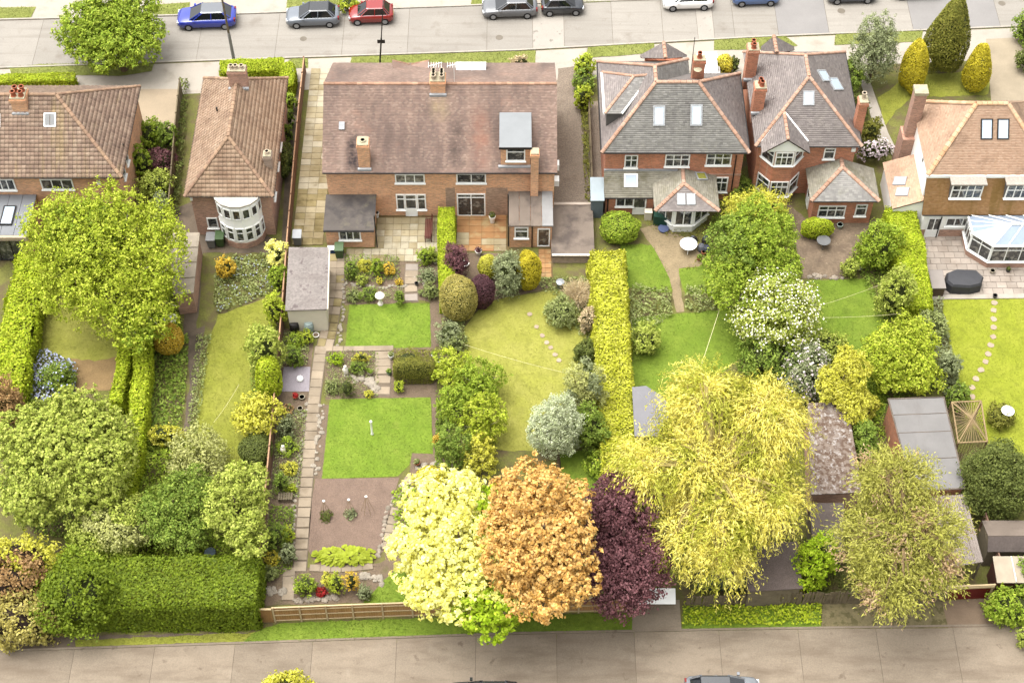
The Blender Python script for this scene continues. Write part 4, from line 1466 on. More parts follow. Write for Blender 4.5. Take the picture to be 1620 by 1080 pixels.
chimney(house_c, pq.x, pq.y + 0.5, pq.z - 0.6, zt, 1.05, 1.0, M_BRICK_C, [(-.55, -.5), (.55, -.5), (-.55, .1), (.55, .1), (-.55, .65), (.55, .65)], potm=POT_CREAM, potr=0.16, poth=0.4)
flashing(house_c, pq.x, pq.y + 0.5, 1.05, 1.0, pq.z)
pq = PL(577, 268, cp, cn)
chimney(house_c, pq.x, pq.y + 0.45, pq.z - 0.5, V(577, 231, pq.y).z, 0.8, 0.85, M_BRICK_C, [(0, 0)], potm=CAPM, poth=0.12, potr=0.2)
flashing(house_c, pq.x, pq.y + 0.45, 0.8, 0.85, pq.z)
x_ = V(846, 260, 11.2).x
chimney(house_c, x_, 11.5, 2.2, V(846, 243, 11.3).z, 0.55, 0.6, M_BRICK_C, [], poth=0.12)
pq = PL(541, 200, cp, cn)
b = MB()
b.obox(pq + cn * 0.12, (1, 0, 0), cn.cross(Vector((1, 0, 0))), cn, 0.2, 0.28, 0.1)
b.build('roof_vent', FLASH, house_c)
# dormer
pq = PL(815, 262, cp, cn)
zt = V(815, 233, pq.y).z
xa, xb = V(790, 240, pq.y).x, V(841, 240, pq.y).x
yk = cy0 + (zt - ze) / (zr - ze) * (cy1 - cy0) / 2
b = MB()
b.box(xa + .1, xb - .1, pq.y, yk, pq.z - .3, zt)
dm = b.build('dormer', M_BRICK_C, house_c)
b = MB()
b.box(xa, xb, pq.y - .15, yk + .1, zt + .003, zt + .14)
b.build('dormer_roof', M_ZINC, dm)
b = MB()
b.box(xa - .03, xb + .03, pq.y - .19, pq.y - .152, zt - .06, zt + .12)
b.build('fascia', DARK, dm)
flashing(house_c, (xa + xb) / 2, pq.y + .1, xb - xa, .2, pq.z - .08)
winpx(house_c, (801, 233, 831, 254), pq.y - .01, 1, 0.3)
winpx(house_c, (625, 275, 672, 289), cyw, 3, 0.0)
winpx(house_c, (722, 274, 769, 289), cyw, 2, 0.0)
winpx(house_c, (627, 307, 641, 331), cyw, 1, 0.28)
winpx(house_c, (660, 307, 674, 331), cyw, 1, 0.28)
winpx(house_c, (641, 307, 660, 342), cyw, 1, 0.2, sill=False, door=True, name='door')
winpx(house_c, (723, 306, 768, 341), cyw, 2, 0.14, sill=False, name='patio_door')
b = MB()
b.box(V(769, 330, cyw).x + .02, V(803, 330, cyw).x, cyw - .012, cyw - .002, 0.05, 2.95)
b2_ = MB()
b2_.box(V(706, 330, cyw).x, V(721, 330, cyw).x, cyw - .012, cyw - .002, 0.9, 2.95)
for b in (b, b2_): b.build('repaired_brickwork', mat('grey_brick_patch', (160, 132, 112), k=.75, rough=0.9, var=0.12, brick=((160, 138, 118), 0.225, 0.075)), house_c)
# front bays seen over the ridge
b = MB()
for s, xq in ((-1, 635), (1, 664)):
    pass
f0 = [G(622, 109, 5.6), G(647, 114, 5.0), G(647, 103, 5.2), G(620, 97, 5.9)]
f1 = [G(652, 114, 5.0), G(678, 109, 5.6), G(680, 97, 5.9), G(652, 103, 5.2)]
for f in (f0, f1):
    lo_ = sorted(f, key=lambda p: p.z)
    bb = MB()
    bb.slab(f, 0.12)
    bb.build('bay_roof', M_TILE_C, house_c)
ridge([(f0[2], f0[3]), (f1[3], f1[2])], M_RIDGE_C, house_c, 0.1)
b = MB()
p0, p1 = G(721, 120, 6.0), G(769, 98, 6.0)
b.box(p0.x, p1.x, p0.y, p1.y, 5.2, 6.0)
b.build('front_dormer', mat('white_flat_roof', (236, 238, 240), rough=0.5, var=0.05, k=.38), house_c)
b = MB()
b.box(G(746, 120, 6).x - .04, G(746, 120, 6).x + .04, p0.y + .05, p1.y - .05, 6.0, 6.05)
b.build('roof_seam', FLASH, house_c)
# aerials
for ax_ in (688, 718):
    p = V(ax_, 105, 17.2)
    b = MB()
    b.tube([(p.x, 17.2, zr), (p.x, 17.2, zr + 1.6)], 0.02, 5)
    b.tube([(p.x - .5, 17.2, zr + 1.5), (p.x + .5, 17.5, zr + 1.6)], 0.018, 5)
    for i in range(6):
        t = -.45 + i * .18
        b.tube([(p.x + t, 17.0, zr + 1.55), (p.x + t, 17.6, zr + 1.55)], 0.012, 4)
    b.build('aerial', WHITE, house_c)
# utility wing on the left
yf = G(553, 391).y
xl, xr = V(516, 375, yf).x, V(591, 375, yf).x
zf, zb = V(553, 362, yf).z, V(553, 309, cyw).z
b = MB()
b.hexa([(xl, yf), (xr, yf), (xr, cyw - .004), (xl, cyw - .004)], 0, [zf - .05, zf - .05, zb - .05, zb - .05])
wing = b.build('utility_wing', M_BRICK_C, house_c)
b = MB()
b.slab([(xl - .12, yf - .2, zf - .02), (xr + .12, yf - .2, zf - .02), (xr + .12, cyw - .01, zb), (xl - .12, cyw - .01, zb)], 0.1)
b.build('felt_roof', M_FELT, wing)
winpx(house_c, (536, 365, 571, 379), yf, 3)
gutter(house_c, (xl - .1, yf - .25, zf), (xr + .1, yf - .25, zf))
downpipe(house_c, 592, 340, 390, yf)
# kitchen wing on the right
yf2 = G(840, 391).y
xl, xr = V(806, 372, yf2).x, V(873, 372, yf2).x
zf, zb = V(840, 356, yf2).z, V(840, 304, cyw).z
b = MB()
b.hexa([(xl, yf2), (xr, yf2), (xr, cyw - .004), (xl, cyw - .004)], 0, [zf - .05, zf - .05, zb - .05, zb - .05])
wing2 = b.build('kitchen_wing', M_BRICK_C, house_c)
for i in range(4):
    t0, t1 = i / 4, (i + 1) / 4
    xa, xb = xl - .1 + (xr - xl + .2) * t0, xl - .1 + (xr - xl + .2) * t1 - .03
    b = MB()
    b.slab([(xa, yf2 - .15, zf - .02), (xb, yf2 - .15, zf - .02), (xb, cyw - .01, zb), (xa, cyw - .01, zb)], 0.1 + .02 * (i % 2))
    b.build('roof_panel', [M_FELTB, M_FELTB, M_FELTB, mat('new_grey_felt', (176, 174, 172), var=.1)][i], wing2)
winpx(house_c, (814, 359, 836, 376), yf2, 1, 0.35)
winpx(house_c, (850, 361, 870, 389), yf2, 1, sill=False, name='door')
downpipe(house_c, 842, 358, 390, yf2)
downpipe(house_c, 804, 306, 388, yf2)
# flat roofed garage beside it
yg0, yg1 = G(905, 416).y, G(905, 345).y
ztop = V(905, 404, yg0).z
xl, xr = V(873, 404, yg0).x + .02, V(939, 404, yg0).x
yg1 = G(905, 322, ztop).y
garage_c = thing('flat_garage', ((xl + xr) / 2, (yg0 + yg1) / 2, 0), 'brown felted flat roof garage between the brick pair and the yellow hedge', 'garage')
b = MB()
b.box(xl, xr, yg0, yg1, 0, ztop - .12)
b.build('wall', M_BRICK_GREY, garage_c)
b = MB()
b.box(xl - .05, xr + .08, yg0 - .08, yg1 + .08, ztop - .118, ztop)
b.build('flat_roof', M_FELTB, garage_c)
for i in range(6):
    b = MB()
    xx = xl + (xr - xl) * i / 6
    b.box(xx + .01, xx + (xr - xl) / 6 - .01, yg0 - .06, yg0 + .12, ztop + .002, ztop + .05)
    b.build('coping', M_CREAM, garage_c)
b = MB()
b.box(xl - .03, xr + .05, yg1 - .18, yg1 + .06, ztop + .002, ztop + .08)
b.build('parapet', M_BRICK_GREY, garage_c)

# ---- bay-windowed house to the left of the pair
zeb = 4.4
p_rl, p_rr, p_f = G(292, 311, zeb), G(432, 311, zeb), G(380, 124, zeb)
bx0, bx1, by0, by1 = p_rl.x, p_rr.x, p_rl.y, p_f.y
house_b = thing('bay_window_house', ((bx0 + bx1) / 2, (by0 + by1) / 2, 0), 'narrow brick house with tan hipped roof and tall white bow window', 'house')
b = MB()
b.box(bx0 + .3, bx1 - .3, by0 + .35, by1 - .3, 0, zeb + .02)
b.build('wall', M_BRICK_DULL, house_b)
hip_roof(house_b, bx0, bx1, by0, by1, zeb, 2.75, M_TILE_B, M_RIDGE_A, PT, 'y')
for q0, q1 in (((bx0, by0 - .04, zeb), (bx1, by0 - .04, zeb)), ((bx0 - .04, by0, zeb), (bx0 - .04, by1, zeb)), ((bx1 + .04, by0, zeb), (bx1 + .04, by1, zeb))):
    gutter(house_b, q0, q1, 0.05)
chimney(house_b, (bx0 + bx1) / 2 + .15, by1 - 3.2, zeb + 2.0, zeb + 3.9, 1.3, .7, M_BRICK_DULL, [(-.6, 0), (-.1, 0), (.55, 0)], potr=.15, poth=.3, potm=POT_CREAM)
flashing(house_b, (bx0 + bx1) / 2 + .15, by1 - 3.2, 1.3, .7, zeb + 2.3)
chimney(house_b, V(424, 255, by0 + 2.5).x, by0 + 2.6, zeb, zeb + 1.6, .55, .6, M_BRICK_GREY, [(0, 0)], potm=POT_CREAM, potr=.16, poth=.25)
pn = Vector((-2.75, 0, (bx1 - bx0) / 2)).normalized()
pq = PL(344, 178, (bx0, by0, zeb), pn)
b = MB()
b.tube([pq, pq + Vector((0, 0, .5))], .06, 8)
b.build('flue', DARK, house_b)
ywb = by0 + .35
winpx(house_b, (328, 344, 345, 360), ywb, 1, 0.0)
# bow: seven flat bays round an arc
bcx, brad = V(383, 350, ywb).x, 1.55
bow = MB()
arc = []
for i in range(8):
    a = math.pi + math.pi * i / 7
    arc.append((bcx + brad * math.cos(a), ywb + brad * 0.85 * math.sin(a)))
bow.hexa(arc, 0, zeb - .1)
bow_o = bow.build('bow_window', mat('white_painted_render', (248, 248, 246), rough=.5, var=.02, k=.8), house_b)
base = MB()
base.hexa([(bcx + (x - bcx) * 1.03, ywb + (y - ywb) * 1.03) for x, y in arc], 0, 0.55)
base.build('bow_plinth', M_BRICK_DULL, house_b)
rf = MB()
rf.hexa([(bcx + (x - bcx) * 1.08, ywb + (y - ywb) * 1.08) for x, y in arc], zeb - .098, zeb + .02)
rf.build('bow_roof', mat('pale_lead', (214, 206, 194), rough=.6, var=.1), house_b)
for i in range(7):
    p, q = Vector((arc[i][0], arc[i][1], 0)), Vector((arc[i + 1][0], arc[i + 1][1], 0))
    r_ = (q - p)
    L_ = r_.length
    r_.normalize()
    n_ = Vector((r_.y, -r_.x, 0))
    for z0_, h_, tr in ((3.0, 1.0, 0.0), (0.75, 1.35, 0.35)):
        window(house_b, p + r_ * .04 + Vector((0, 0, z0_)), r_, n_, L_ - .08, h_, 1, tr, sill=False, bar=.05)
xs = bx1 - .3
for yy, z0_ in ((by0 + 4.2, 2.6), (by0 + 6.2, 2.6), (by0 + 1.4, 2.4)):
    window(house_b, (xs, yy, z0_), (0, 1, 0), (1, 0, 0), .9, 1.1, 1)
window(house_b, (bx0 + .3, by0 + 5.4, 2.2), (0, -1, 0), (-1, 0, 0), 1.2, 1.3, 2)
b = MB()
b.box(bx0 + .3, bx0 + .45, ywb - .2, ywb - .02, zeb - .6, zeb - .3)
b.build('alarm_box', WHITE, house_b)

# ---- left-hand pantiled house
zea = 5.0
q_rr, q_fr, q_rl = G(196, 281, zea), G(218, 137, zea), G(-150, 281, zea)
ax0, ax1, ay0, ay1 = G(-330, 281, zea).x, (q_rr.x + q_fr.x) / 2, q_rr.y, q_fr.y
house_a = thing('pantiled_house', (-38, (ay0 + ay1) / 2, 0), 'brown pantiled hipped roof house at the left edge', 'house')
b = MB()
b.box(ax0 + .3, ax1 - .3, ay0 + .35, ay1 - .3, 0, zea + .02)
b.build('wall', M_BRICK_C, house_a)
hip_roof(house_a, ax0, ax1, ay0, ay1, zea, 3.55, M_TILE_A, M_RIDGE_A, PT, 'x')
gutter(house_a, (ax0, ay0 - .04, zea), (ax1, ay0 - .04, zea), .05)
gutter(house_a, (ax1 + .04, ay0, zea), (ax1 + .04, ay1, zea), .05)
an = Vector((0, -3.55, (ay1 - ay0) / 2)).normalized()
ap = Vector((0, ay0, zea))
pq = PL(33, 182, ap, an)
chimney(house_a, pq.x, pq.y + .7, pq.z - .4, V(33, 168, pq.y).z + .5, 1.05, 1.1, M_BRICK_C, [(-.5, -.45), (.5, -.45), (-.4, .4), (.5, .45)], potr=.17, poth=.45)
flashing(house_a, pq.x, pq.y + .7, 1.05, 1.1, pq.z)
skylight(house_a, (70, 179, 89, 201), ap, an, WHITE, mat('dim_skylight_glass', (150, 150, 148), rough=.05, var=.1, spec=.9), 2)
skylight(house_a, (-14, 180, 1, 202), ap, an, WHITE)
yA = ay0 + .35
winpx(house_a, (-20, 283, 24, 300), yA, 4)
winpx(house_a, (65, 283, 116, 299), yA, 3)
b = MB()
v_ = V(156, 287, yA)
b.box(v_.x - .12, v_.x + .12, yA - .14, yA - .004, v_.z - .2, v_.z + .15)
b.build('alarm_box', WHITE, house_a)
for yy in (ay0 + 1.2, ay0 + 2.6):
    window(house_a, (ax1 - .3, yy, 3.4), (0, 1, 0), (1, 0, 0), .7, 1.1, 1)
b = MB()
pq = VX(199, 215, ax1 + .1)
b.tube([(ax1 - .2, pq.y, zea + .3), (ax1 - .1, pq.y - .5, zea + .9)], .05, 6)
b.build('flue', DARK, house_a)
# its garden-room extension
ye0 = G(20, 430).y
zE = 2.9
pA, pB = G(-80, 372, zE), G(43, 302, zE)
xE1 = G(40, 372, zE).x
b = MB()
b.box(ax0 + 6, xE1, pA.y + .15, yA - .004, 0, zE - .15)
ext = b.build('garden_room', M_BRICK_C, house_a)
n_ = 9
for i in range(n_):
    xa = xE1 + .1 - (i + 1) * 0.95
    b = MB()
    b.box(xa + .015, xa + .935, pA.y, yA - .01, zE - .148, zE)
    b.build('roof_panel', M_ZINCD, ext)
skylight(house_a, (3, 327, 23, 357), (0, 0, zE), Vector((0, 0, 1)), DARK)
b = MB()
b.box(xE1 - 8, xE1 + .12, pA.y - .22, pA.y - .004, zE - .35, zE - .02)
b.build('parapet', mat('pale_coping', (222, 200, 172), var=.1), ext)
window(house_a, (xE1 - 4.3, pA.y + .15 - .01, 0.1), (1, 0, 0), (0, -1, 0), 4.0, 2.2, 4, fm=DARK, sill=False, name='glass_doors')

# ---- slate-roofed house with the octagonal sun room
zed = 5.2
C0, C1, C2, C3 = G(955, 243, zed), G(1187, 241, zed), G(1168, 117, zed), G(943, 98, zed)
yD = (C0.y + C1.y) / 2
C0.y = C1.y = yD
C1.x = C2.x = (C1.x + C2.x) / 2
C0.x = C3.x = (C0.x + C3.x) / 2
zrd = 8.9
R0, R1, T0 = G(1038, 131, zrd), G(1105, 130, zrd), G(1037, 105, zrd)
R0.y = R1.y = (R0.y + R1.y) / 2
T0.x = R0.x
house_d = thing('slate_house', ((C0.x + C1.x) / 2, yD + 4, 0), 'red brick house with grey slate roof, two white skylights and an octagonal sun room', 'house')
b = MB()
b.hexa([(C0.x + .3, yD + .35), (C1.x - .3, yD + .35), (C1.x - .3, C2.y - .3), (R0.x + 2.2, C2.y - .3), (R0.x + 2.2, C3.y - .3), (C0.x + .3, C3.y - .3)], 0, zed - .08)
b.build('wall', M_BRICK_RED, house_d)
W0, W1 = G(1092, 121, 7.3), G(1097, 94, 7.0)
roof_face([C0, C1, R1, R0], M_SLATE, house_d, *SL)
roof_face([C1, C2, R1], M_SLATE_P, house_d, *SL)
roof_face([C3, C0, R0, T0], M_SLATE_P, house_d, *SL)
F0 = G(1097, 94, 6.6)
FX = R0.x + 2.9
roof_face([Vector((FX, R0.y, zed + .3)), Vector((FX, C3.y, zed + .3)), T0, R0], M_SLATE, house_d, *SL)
roof_face([C2, Vector((R0.x, C2.y, zed)), R0, R1], M_SLATE_P, house_d, *SL)
roof_face([Vector((FX, C3.y, zed)), C3, T0], M_SLATE_P, house_d, *SL)
ridge([(C0, R0), (C1, R1), (C2, R1), (R0, R1), (R0, T0), (C3, T0), (Vector((FX, C3.y, zed + .2)), T0)], M_RIDGE_O, house_d, .14)
gutter(house_d, (C0.x, yD - .04, zed), (C1.x, yD - .04, zed))
gutter(house_d, (C1.x + .04, yD, zed), (C1.x + .04, C2.y, zed), .07)
gutter(house_d, (C0.x - .04, yD, zed), (C0.x - .04, C3.y, zed), .07)
dn = (C1 - C0).cross(R0 - C0).normalized()
for q in ((1033, 167, 1052, 199), (1092, 165, 1111, 199)):
    skylight(house_d, q, C0, dn, FLASH, edge=.12)
DA, DB, DP = G(957, 180, 7.0), G(953, 115, 7.0), G(1003, 121, 8.25)
DQ = Vector((G(985, 187, 7.0).x, DA.y, 7.0))
_n = (DQ - DA).cross(DP - DA).normalized()
DS = PL(1031, 119, DA, _n)
roof_face([DB, DA, DP], M_SLATE_P, house_d, *SL)
roof_face([DA, DQ, DS, DP], M_SLATE, house_d, *SL)
ridge([(DB, DP), (DA, DP), (DP, DS)], M_RIDGE_O, house_d, .11)
b = MB()
b.hexa([(DA.x + .15, DA.y + .15), (DQ.x + 1.2, DA.y + .15), (DS.x, DS.y - .4), (DB.x + .15, DB.y - .2)], zed + .2, 7.0)
dmr = b.build('side_dormer', mat('dark_boarding', (120, 116, 112), var=.1), house_d)
for p, q in ((DA, DB), (DQ, DS)):
    b = MB()
    b.tube([p + Vector((-.04, 0, 0)), q + Vector((-.04, 0, 0))], .09, 6)
    b.build('verge_board', WHITE, house_d)
# front bay roof beyond the ridge
BL, BR, BF, BM = G(1014, 92, 5.6), G(1086, 90, 5.6), G(1050, 67, 7.4), G(1053, 93, 7.4)
BL2, BR2 = Vector((BL.x, BF.y + .6, 5.6)), Vector((BR.x, BF.y + .6, 5.6))
roof_face([BL2, BL, BM, BF], M_SLATE_P, house_d, *SL)
roof_face([BR, BR2, BF, BM], M_SLATE_P, house_d, *SL)
ridge([(BM, BF)], M_RIDGE_O, house_d, .14)
b = MB()
b.box(BL.x + .3, BR.x - .3, C3.y - .3, BF.y + .5, 0, 5.6)
b.build('front_bay', M_BRICK_RED, house_d)
ch = V(1104, 123, R0.y + 1.6)
chimney(house_d, ch.x, R0.y + 1.9, 7.2, V(1104, 97, R0.y + 1.6).z, .85, .6, M_BRICK_RED, [(0, 0)], potr=.16, poth=.5)
b = MB()
b.lathe((ch.x - .1, R0.y + 1.45, ch.z + .9), [(.05, 0), (.3, .05), (.05, .1)], 12)
b.build('satellite_dish', CAPM, house_d)
b = MB()
b.tube([(ch.x - .5, R0.y + 1.9, 8), (ch.x - .5, R0.y + 1.9, 11.4)], .025, 5)
b.build('aerial', DARK, house_d)
yDw = yD + .35
winpx(house_d, (988, 245, 1009, 265), yDw, 2, .38)
winpx(house_d, (1052, 244, 1091, 263), yDw, 3, .38)
winpx(house_d, (1117, 242, 1157, 261), yDw, 3, .38)
winpx(house_d, (1131, 280, 1151, 303), yDw, 2, .35)
downpipe(house_d, 1165, 245, 300, yDw)
b = MB()
b.box(C0.x + .28, C1.x - .28, yDw - .03, yDw - .002, 2.55, 2.72)
b.build('brick_band', M_BRICK_DULL, house_d)
# lean-to
yl0 = G(1000, 338).y
xl, xr = V(958, 320, yl0).x, V(1034, 320, yl0).x
zf, zb = V(990, 310, yl0).z, V(990, 269, yDw).z
b = MB()
b.hexa([(xl, yl0), (xr, yl0), (xr, yDw - .004), (xl, yDw - .004)], 0, [zf - .05, zf - .05, zb - .1, zb - .1])
lean = b.build('lean_to', M_BRICK_RED, house_d)
xr2 = V(1072, 269, yDw).x
lp = [Vector((xl - .15, yl0 - .2, zf)), Vector((xr + .1, yl0 - .2, zf)), Vector((xr2, yDw - .02, zb)), Vector((xl - .15, yDw - .02, zb))]
roof_face(lp, M_SLATE_M, house_d, *SL)
ln_ = (lp[1] - lp[0]).cross(lp[2] - lp[0]).normalized()
skylight(house_d, (987, 275, 1009, 296), lp[0], ln_, WHITE)
b = MB()
b.box(xl - .15, xr2, yDw - .14, yDw - .004, zb + .02, zb + .14)
b.build('flashing', FLASH, house_d)
winpx(house_d, (974, 311, 1003, 326), yl0, 2)
winpx(house_d, (1001, 311, 1022, 338), yl0 - .03, 1, sill=False, door=True, name='door')
gutter(house_d, lp[0] + Vector((0, -.05, 0)), lp[1] + Vector((0, -.05, 0)), .05)
downpipe(house_d, 962, 312, 336, yl0)
# octagonal sun room
zo = 2.5
E0, E1 = G(1036, 336, zo), G(1138, 333, zo)
ax_, ay_ = (E0.x + E1.x) / 2, (E0.y + E1.y) / 2
half = (E1.x - E0.x) / 2
zap = V(1081, 267, yDw).z
AP = G(1082, 291, zap)
RW = Vector((AP.x, yDw - .02, zap))
Q0, Q1 = Vector((E0.x, ay_, zo)), Vector((E1.x, ay_, zo))
B0, B1 = Vector((E0.x, yDw - .02, zo)), Vector((E1.x + .0, yDw - .02, zo))
roof_face([Q0, Q1, AP], M_SLATE_P, house_d, *SL)
roof_face([Q1, B1, RW, AP], M_SLATE_M, house_d, *SL)
roof_face([B0, Q0, AP, RW], M_SLATE_M, house_d, *SL)
ridge([(Q0, AP), (Q1, AP), (AP, RW)], M_RIDGE_O, house_d, .14)
on = (Q1 - Q0).cross(AP - Q0).normalized()
skylight(house_d, (1071, 307, 1084, 325), Q0, on, FLASH)
skylight(house_d, (1086, 307, 1100, 325), Q0, on, FLASH)
o2 = (B1 - Q1).cross(RW - Q1).normalized()
skylight(house_d, (1101, 274, 1117, 286), Q1, o2, FLASH, M_GR['dry'])
yo = ay_ + .35
oct_ = [(E0.x + .45, yo + 1.1), (E0.x + 1.45, yo - .05), (E1.x - 1.75, yo - .05), (E1.x - .55, yo + 1.1), (E1.x - .55, yDw - .1), (E0.x + .45, yDw - .1)]
b = MB()
b.hexa(oct_, 0, zo - .06)
sunr = b.build('sun_room', WHITE, house_d)
for i in range(3):
    p, q = Vector((*oct_[i], 0)), Vector((*oct_[i + 1], 0))
    r_ = q - p
    L_ = r_.length
    r_.normalize()
    window(house_d, p + r_ * .06 + Vector((0, 0, .75)), r_, (r_.y, -r_.x, 0), L_ - .12, 1.55, 2, sill=True)

# ---- second slate house with a gabled bay
zee = 5.2
e_rr, e_fr, e_fl = G(1366, 232, zee), G(1334, 83, zee), G(1165, 86, zee)
ex1 = (e_rr.x + e_fr.x) / 2
ex0, ey0, ey1 = e_fl.x + .55, e_rr.y, e_fr.y
house_e = thing('gabled_bay_house', ((ex0 + ex1) / 2, (ey0 + ey1) / 2, 0), 'red brick slate roofed house with a white gabled bay, tall chimneys and one skylight', 'house')
b = MB()
b.box(ex0 + .3, ex1 - .3, ey0 + .35, ey1 - .3, 0, zee + .02)
b.build('wall', M_BRICK_RED, house_e)
risee = 3.15
ea, eb = hip_roof(house_e, ex0, ex1, ey0, ey1, zee, risee, M_SLATE_P, M_RIDGE_O, SL, 'y')
gutter(house_e, (ex0, ey0 - .04, zee), (ex1, ey0 - .04, zee), .05)
gutter(house_e, (ex1 + .04, ey0, zee), (ex1 + .04, ey1, zee), .05)
eh = (ex1 - ex0) / 2
en = Vector((0, -risee, eh)).normalized()
ep = Vector((ex0, ey0, zee))
skylight(house_e, (1270, 144, 1288, 167), ep, en, FLASH, edge=.1)
er = Vector((risee, 0, eh)).normalized()
epr = Vector((ex1, ey0, zee))
for q in ((1296, 112, 1309, 130), (1313, 124, 1328, 144)):
    skylight(house_e, q, epr, er, FLASH)
def stack_on(root, px, pyb, pyt, p, n, w_, d_, m, pots, potm=None):
    q = PL(px, pyb, p, n)
    chimney(root, q.x, q.y + d_ / 2, q.z - 1.0, V(px, pyt, q.y).z, w_, d_, m, pots, potr=.16, poth=.45, potm=potm)
    flashing(root, q.x, q.y + d_ / 2, w_, d_, q.z)
el = Vector((-risee, 0, eh)).normalized()
epl = Vector((ex0, ey0, zee))
stack_on(house_e, 1186, 126, 81, epl, el, .8, .85, M_BRICK_RED, [(0, -.4), (0, .5)])
stack_on(house_e, 1198, 179, 141, epl, el, .8, .8, M_BRICK_RED, [(.2, -.3), (0, .4)])
q = G(1352, 198, 4.6)
chimney(house_e, ex1 - .1, ey0 + 1.9, 3.0, V(1356, 164, ey0 + 1.5).z, .6, .75, M_BRICK_RED, [(0, .3)], potm=POT_CREAM, potr=.16, poth=.5)
# turret roof at the front
BL, BR, BF, BM = G(1206, 84, 5.6), G(1256, 80, 5.6), G(1224, 57, 7.2), G(1229, 84, 7.2)
BL2, BR2 = Vector((BL.x, BF.y + .6, 5.6)), Vector((BR.x, BF.y + .6, 5.6))
roof_face([BL2, BL, BM, BF], M_SLATE_P, house_e, *SL)
roof_face([BR, BR2, BF, BM], M_SLATE_P, house_e, *SL)
ridge([(BM, BF)], M_RIDGE_O, house_e, .14)
b = MB()
b.box(BL.x + .3, BR.x - .3, ey1 - .3, BF.y + .5, 0, 5.6)
b.build('front_bay', M_BRICK_RED, house_e)
# gabled bay
yEw = ey0 + .35
ybay = yEw - 1.0
GA = V(1247, 222, ybay - .25)
GL, GR = V(1206, 243, ybay - .25), V(1281, 243, ybay - .25)
GL.z = GR.z = (GL.z + GR.z) / 2
GK = PL(1243, 188, ep, en)
GK.z = GA.z
GK.y = ey0 + (GA.z - zee) / risee * eh + .1
GK.x = GA.x
vl, vr = Vector((GL.x, ey0 + max(0, (GL.z - zee) / risee * eh), GL.z)), Vector((GR.x, ey0 + max(0, (GR.z - zee) / risee * eh), GR.z))
roof_face([vl, GL, GA, GK], M_SLATE_P, house_e, *SL)
roof_face([GR, vr, GK, GA], M_SLATE_P, house_e, *SL)
ridge([(GA, GK)], M_RIDGE_O, house_e, .12)
b = MB()
y_ = ybay - .06
b.add([(GL.x + .1, y_, GL.z - .02), (GR.x - .1, y_, GR.z - .02), (GA.x, y_, GA.z - .1), (GL.x + .1, y_ + .1, GL.z - .02), (GR.x - .1, y_ + .1, GR.z - .02), (GA.x, y_ + .1, GA.z - .1)],
      [(0, 1, 2), (3, 5, 4), (0, 3, 4, 1), (1, 4, 5, 2), (2, 5, 3, 0)])
b.build('gable', WHITE, house_e)
for p, q in ((GL, GK), (GR, GK)):
    d = Vector((0, 0, .06))
    b = MB()
    b.tube([Vector((p.x, p.y if False else (vl.y if p is GL else vr.y), p.z)) + d, q + d], .08, 6)
    b.build('valley_lead', WHITE, house_e)
bx_ = [(GL.x + .2, yEw), (GL.x + 1.0, ybay), (GR.x - 1.0, ybay), (GR.x - .2, yEw)]
b = MB()
b.hexa(bx_, 0, GL.z - .03)
b.build('bay', M_BRICK_RED, house_e)
for zlo, hh in ((GL.z - 1.45, 1.35), (.75, 1.55)):
    for i in range(3):
        p, q = Vector((*bx_[i], 0)), Vector((*bx_[i + 1], 0))
        r_ = q - p
        L_ = r_.length
        r_.normalize()
        window(house_e, p + r_ * .03 + Vector((0, 0, zlo)), r_, (r_.y, -r_.x, 0), L_ - .06, hh, 3 if i == 1 else 1, .35, bar=.06)
winpx(house_e, (1303, 234, 1321, 251), yEw, 1, .3)
b = MB()
v_ = V(1350, 236, yEw)
b.box(v_.x - .15, v_.x + .15, yEw - .14, yEw - .004, v_.z - .15, v_.z + .15)
b.build('alarm_box', WHITE, house_e)
# hipped rear extension
zx = 2.6
X0, X1 = G(1283, 320, zx), G(1391, 318, zx)
X0.y = X1.y = (X0.y + X1.y) / 2
zxa = V(1331, 251, yEw).z
XA = G(1333, 265, zxa)
XW = Vector((XA.x, yEw - .02, zxa))
XB0, XB1 = Vector((X0.x, yEw - .02, zx)), Vector((X1.x, yEw - .02, zx))
roof_face([X0, X1, XA], M_SLATE, house_e, *SL)
roof_face([X1, XB1, XW, XA], M_SLATE_M, house_e, *SL)
roof_face([XB0, X0, XA, XW], M_SLATE_M, house_e, *SL)
ridge([(X0, XA), (X1, XA), (XA, XW)], M_RIDGE_O, house_e, .15)
b = MB()
b.box(X0.x + .3, X1.x - .3, X0.y + .3, yEw - .004, 0, zx)
b.build('extension', M_BRICK_RED, house_e)
yx = X0.y + .3
winpx(house_e, (1294, 325, 1337, 343), yx, 3, .35)
winpx(house_e, (1353, 323, 1371, 341), yx, 1, .3)
window(house_e, (X0.x + .3, yx + 2.2, .1), (0, -1, 0), (-1, 0, 0), .95, 2.1, 1, sill=False, door=True, name='door')
gutter(house_e, X0 + Vector((0, -.04, 0)), X1 + Vector((0, -.04, 0)), .05)

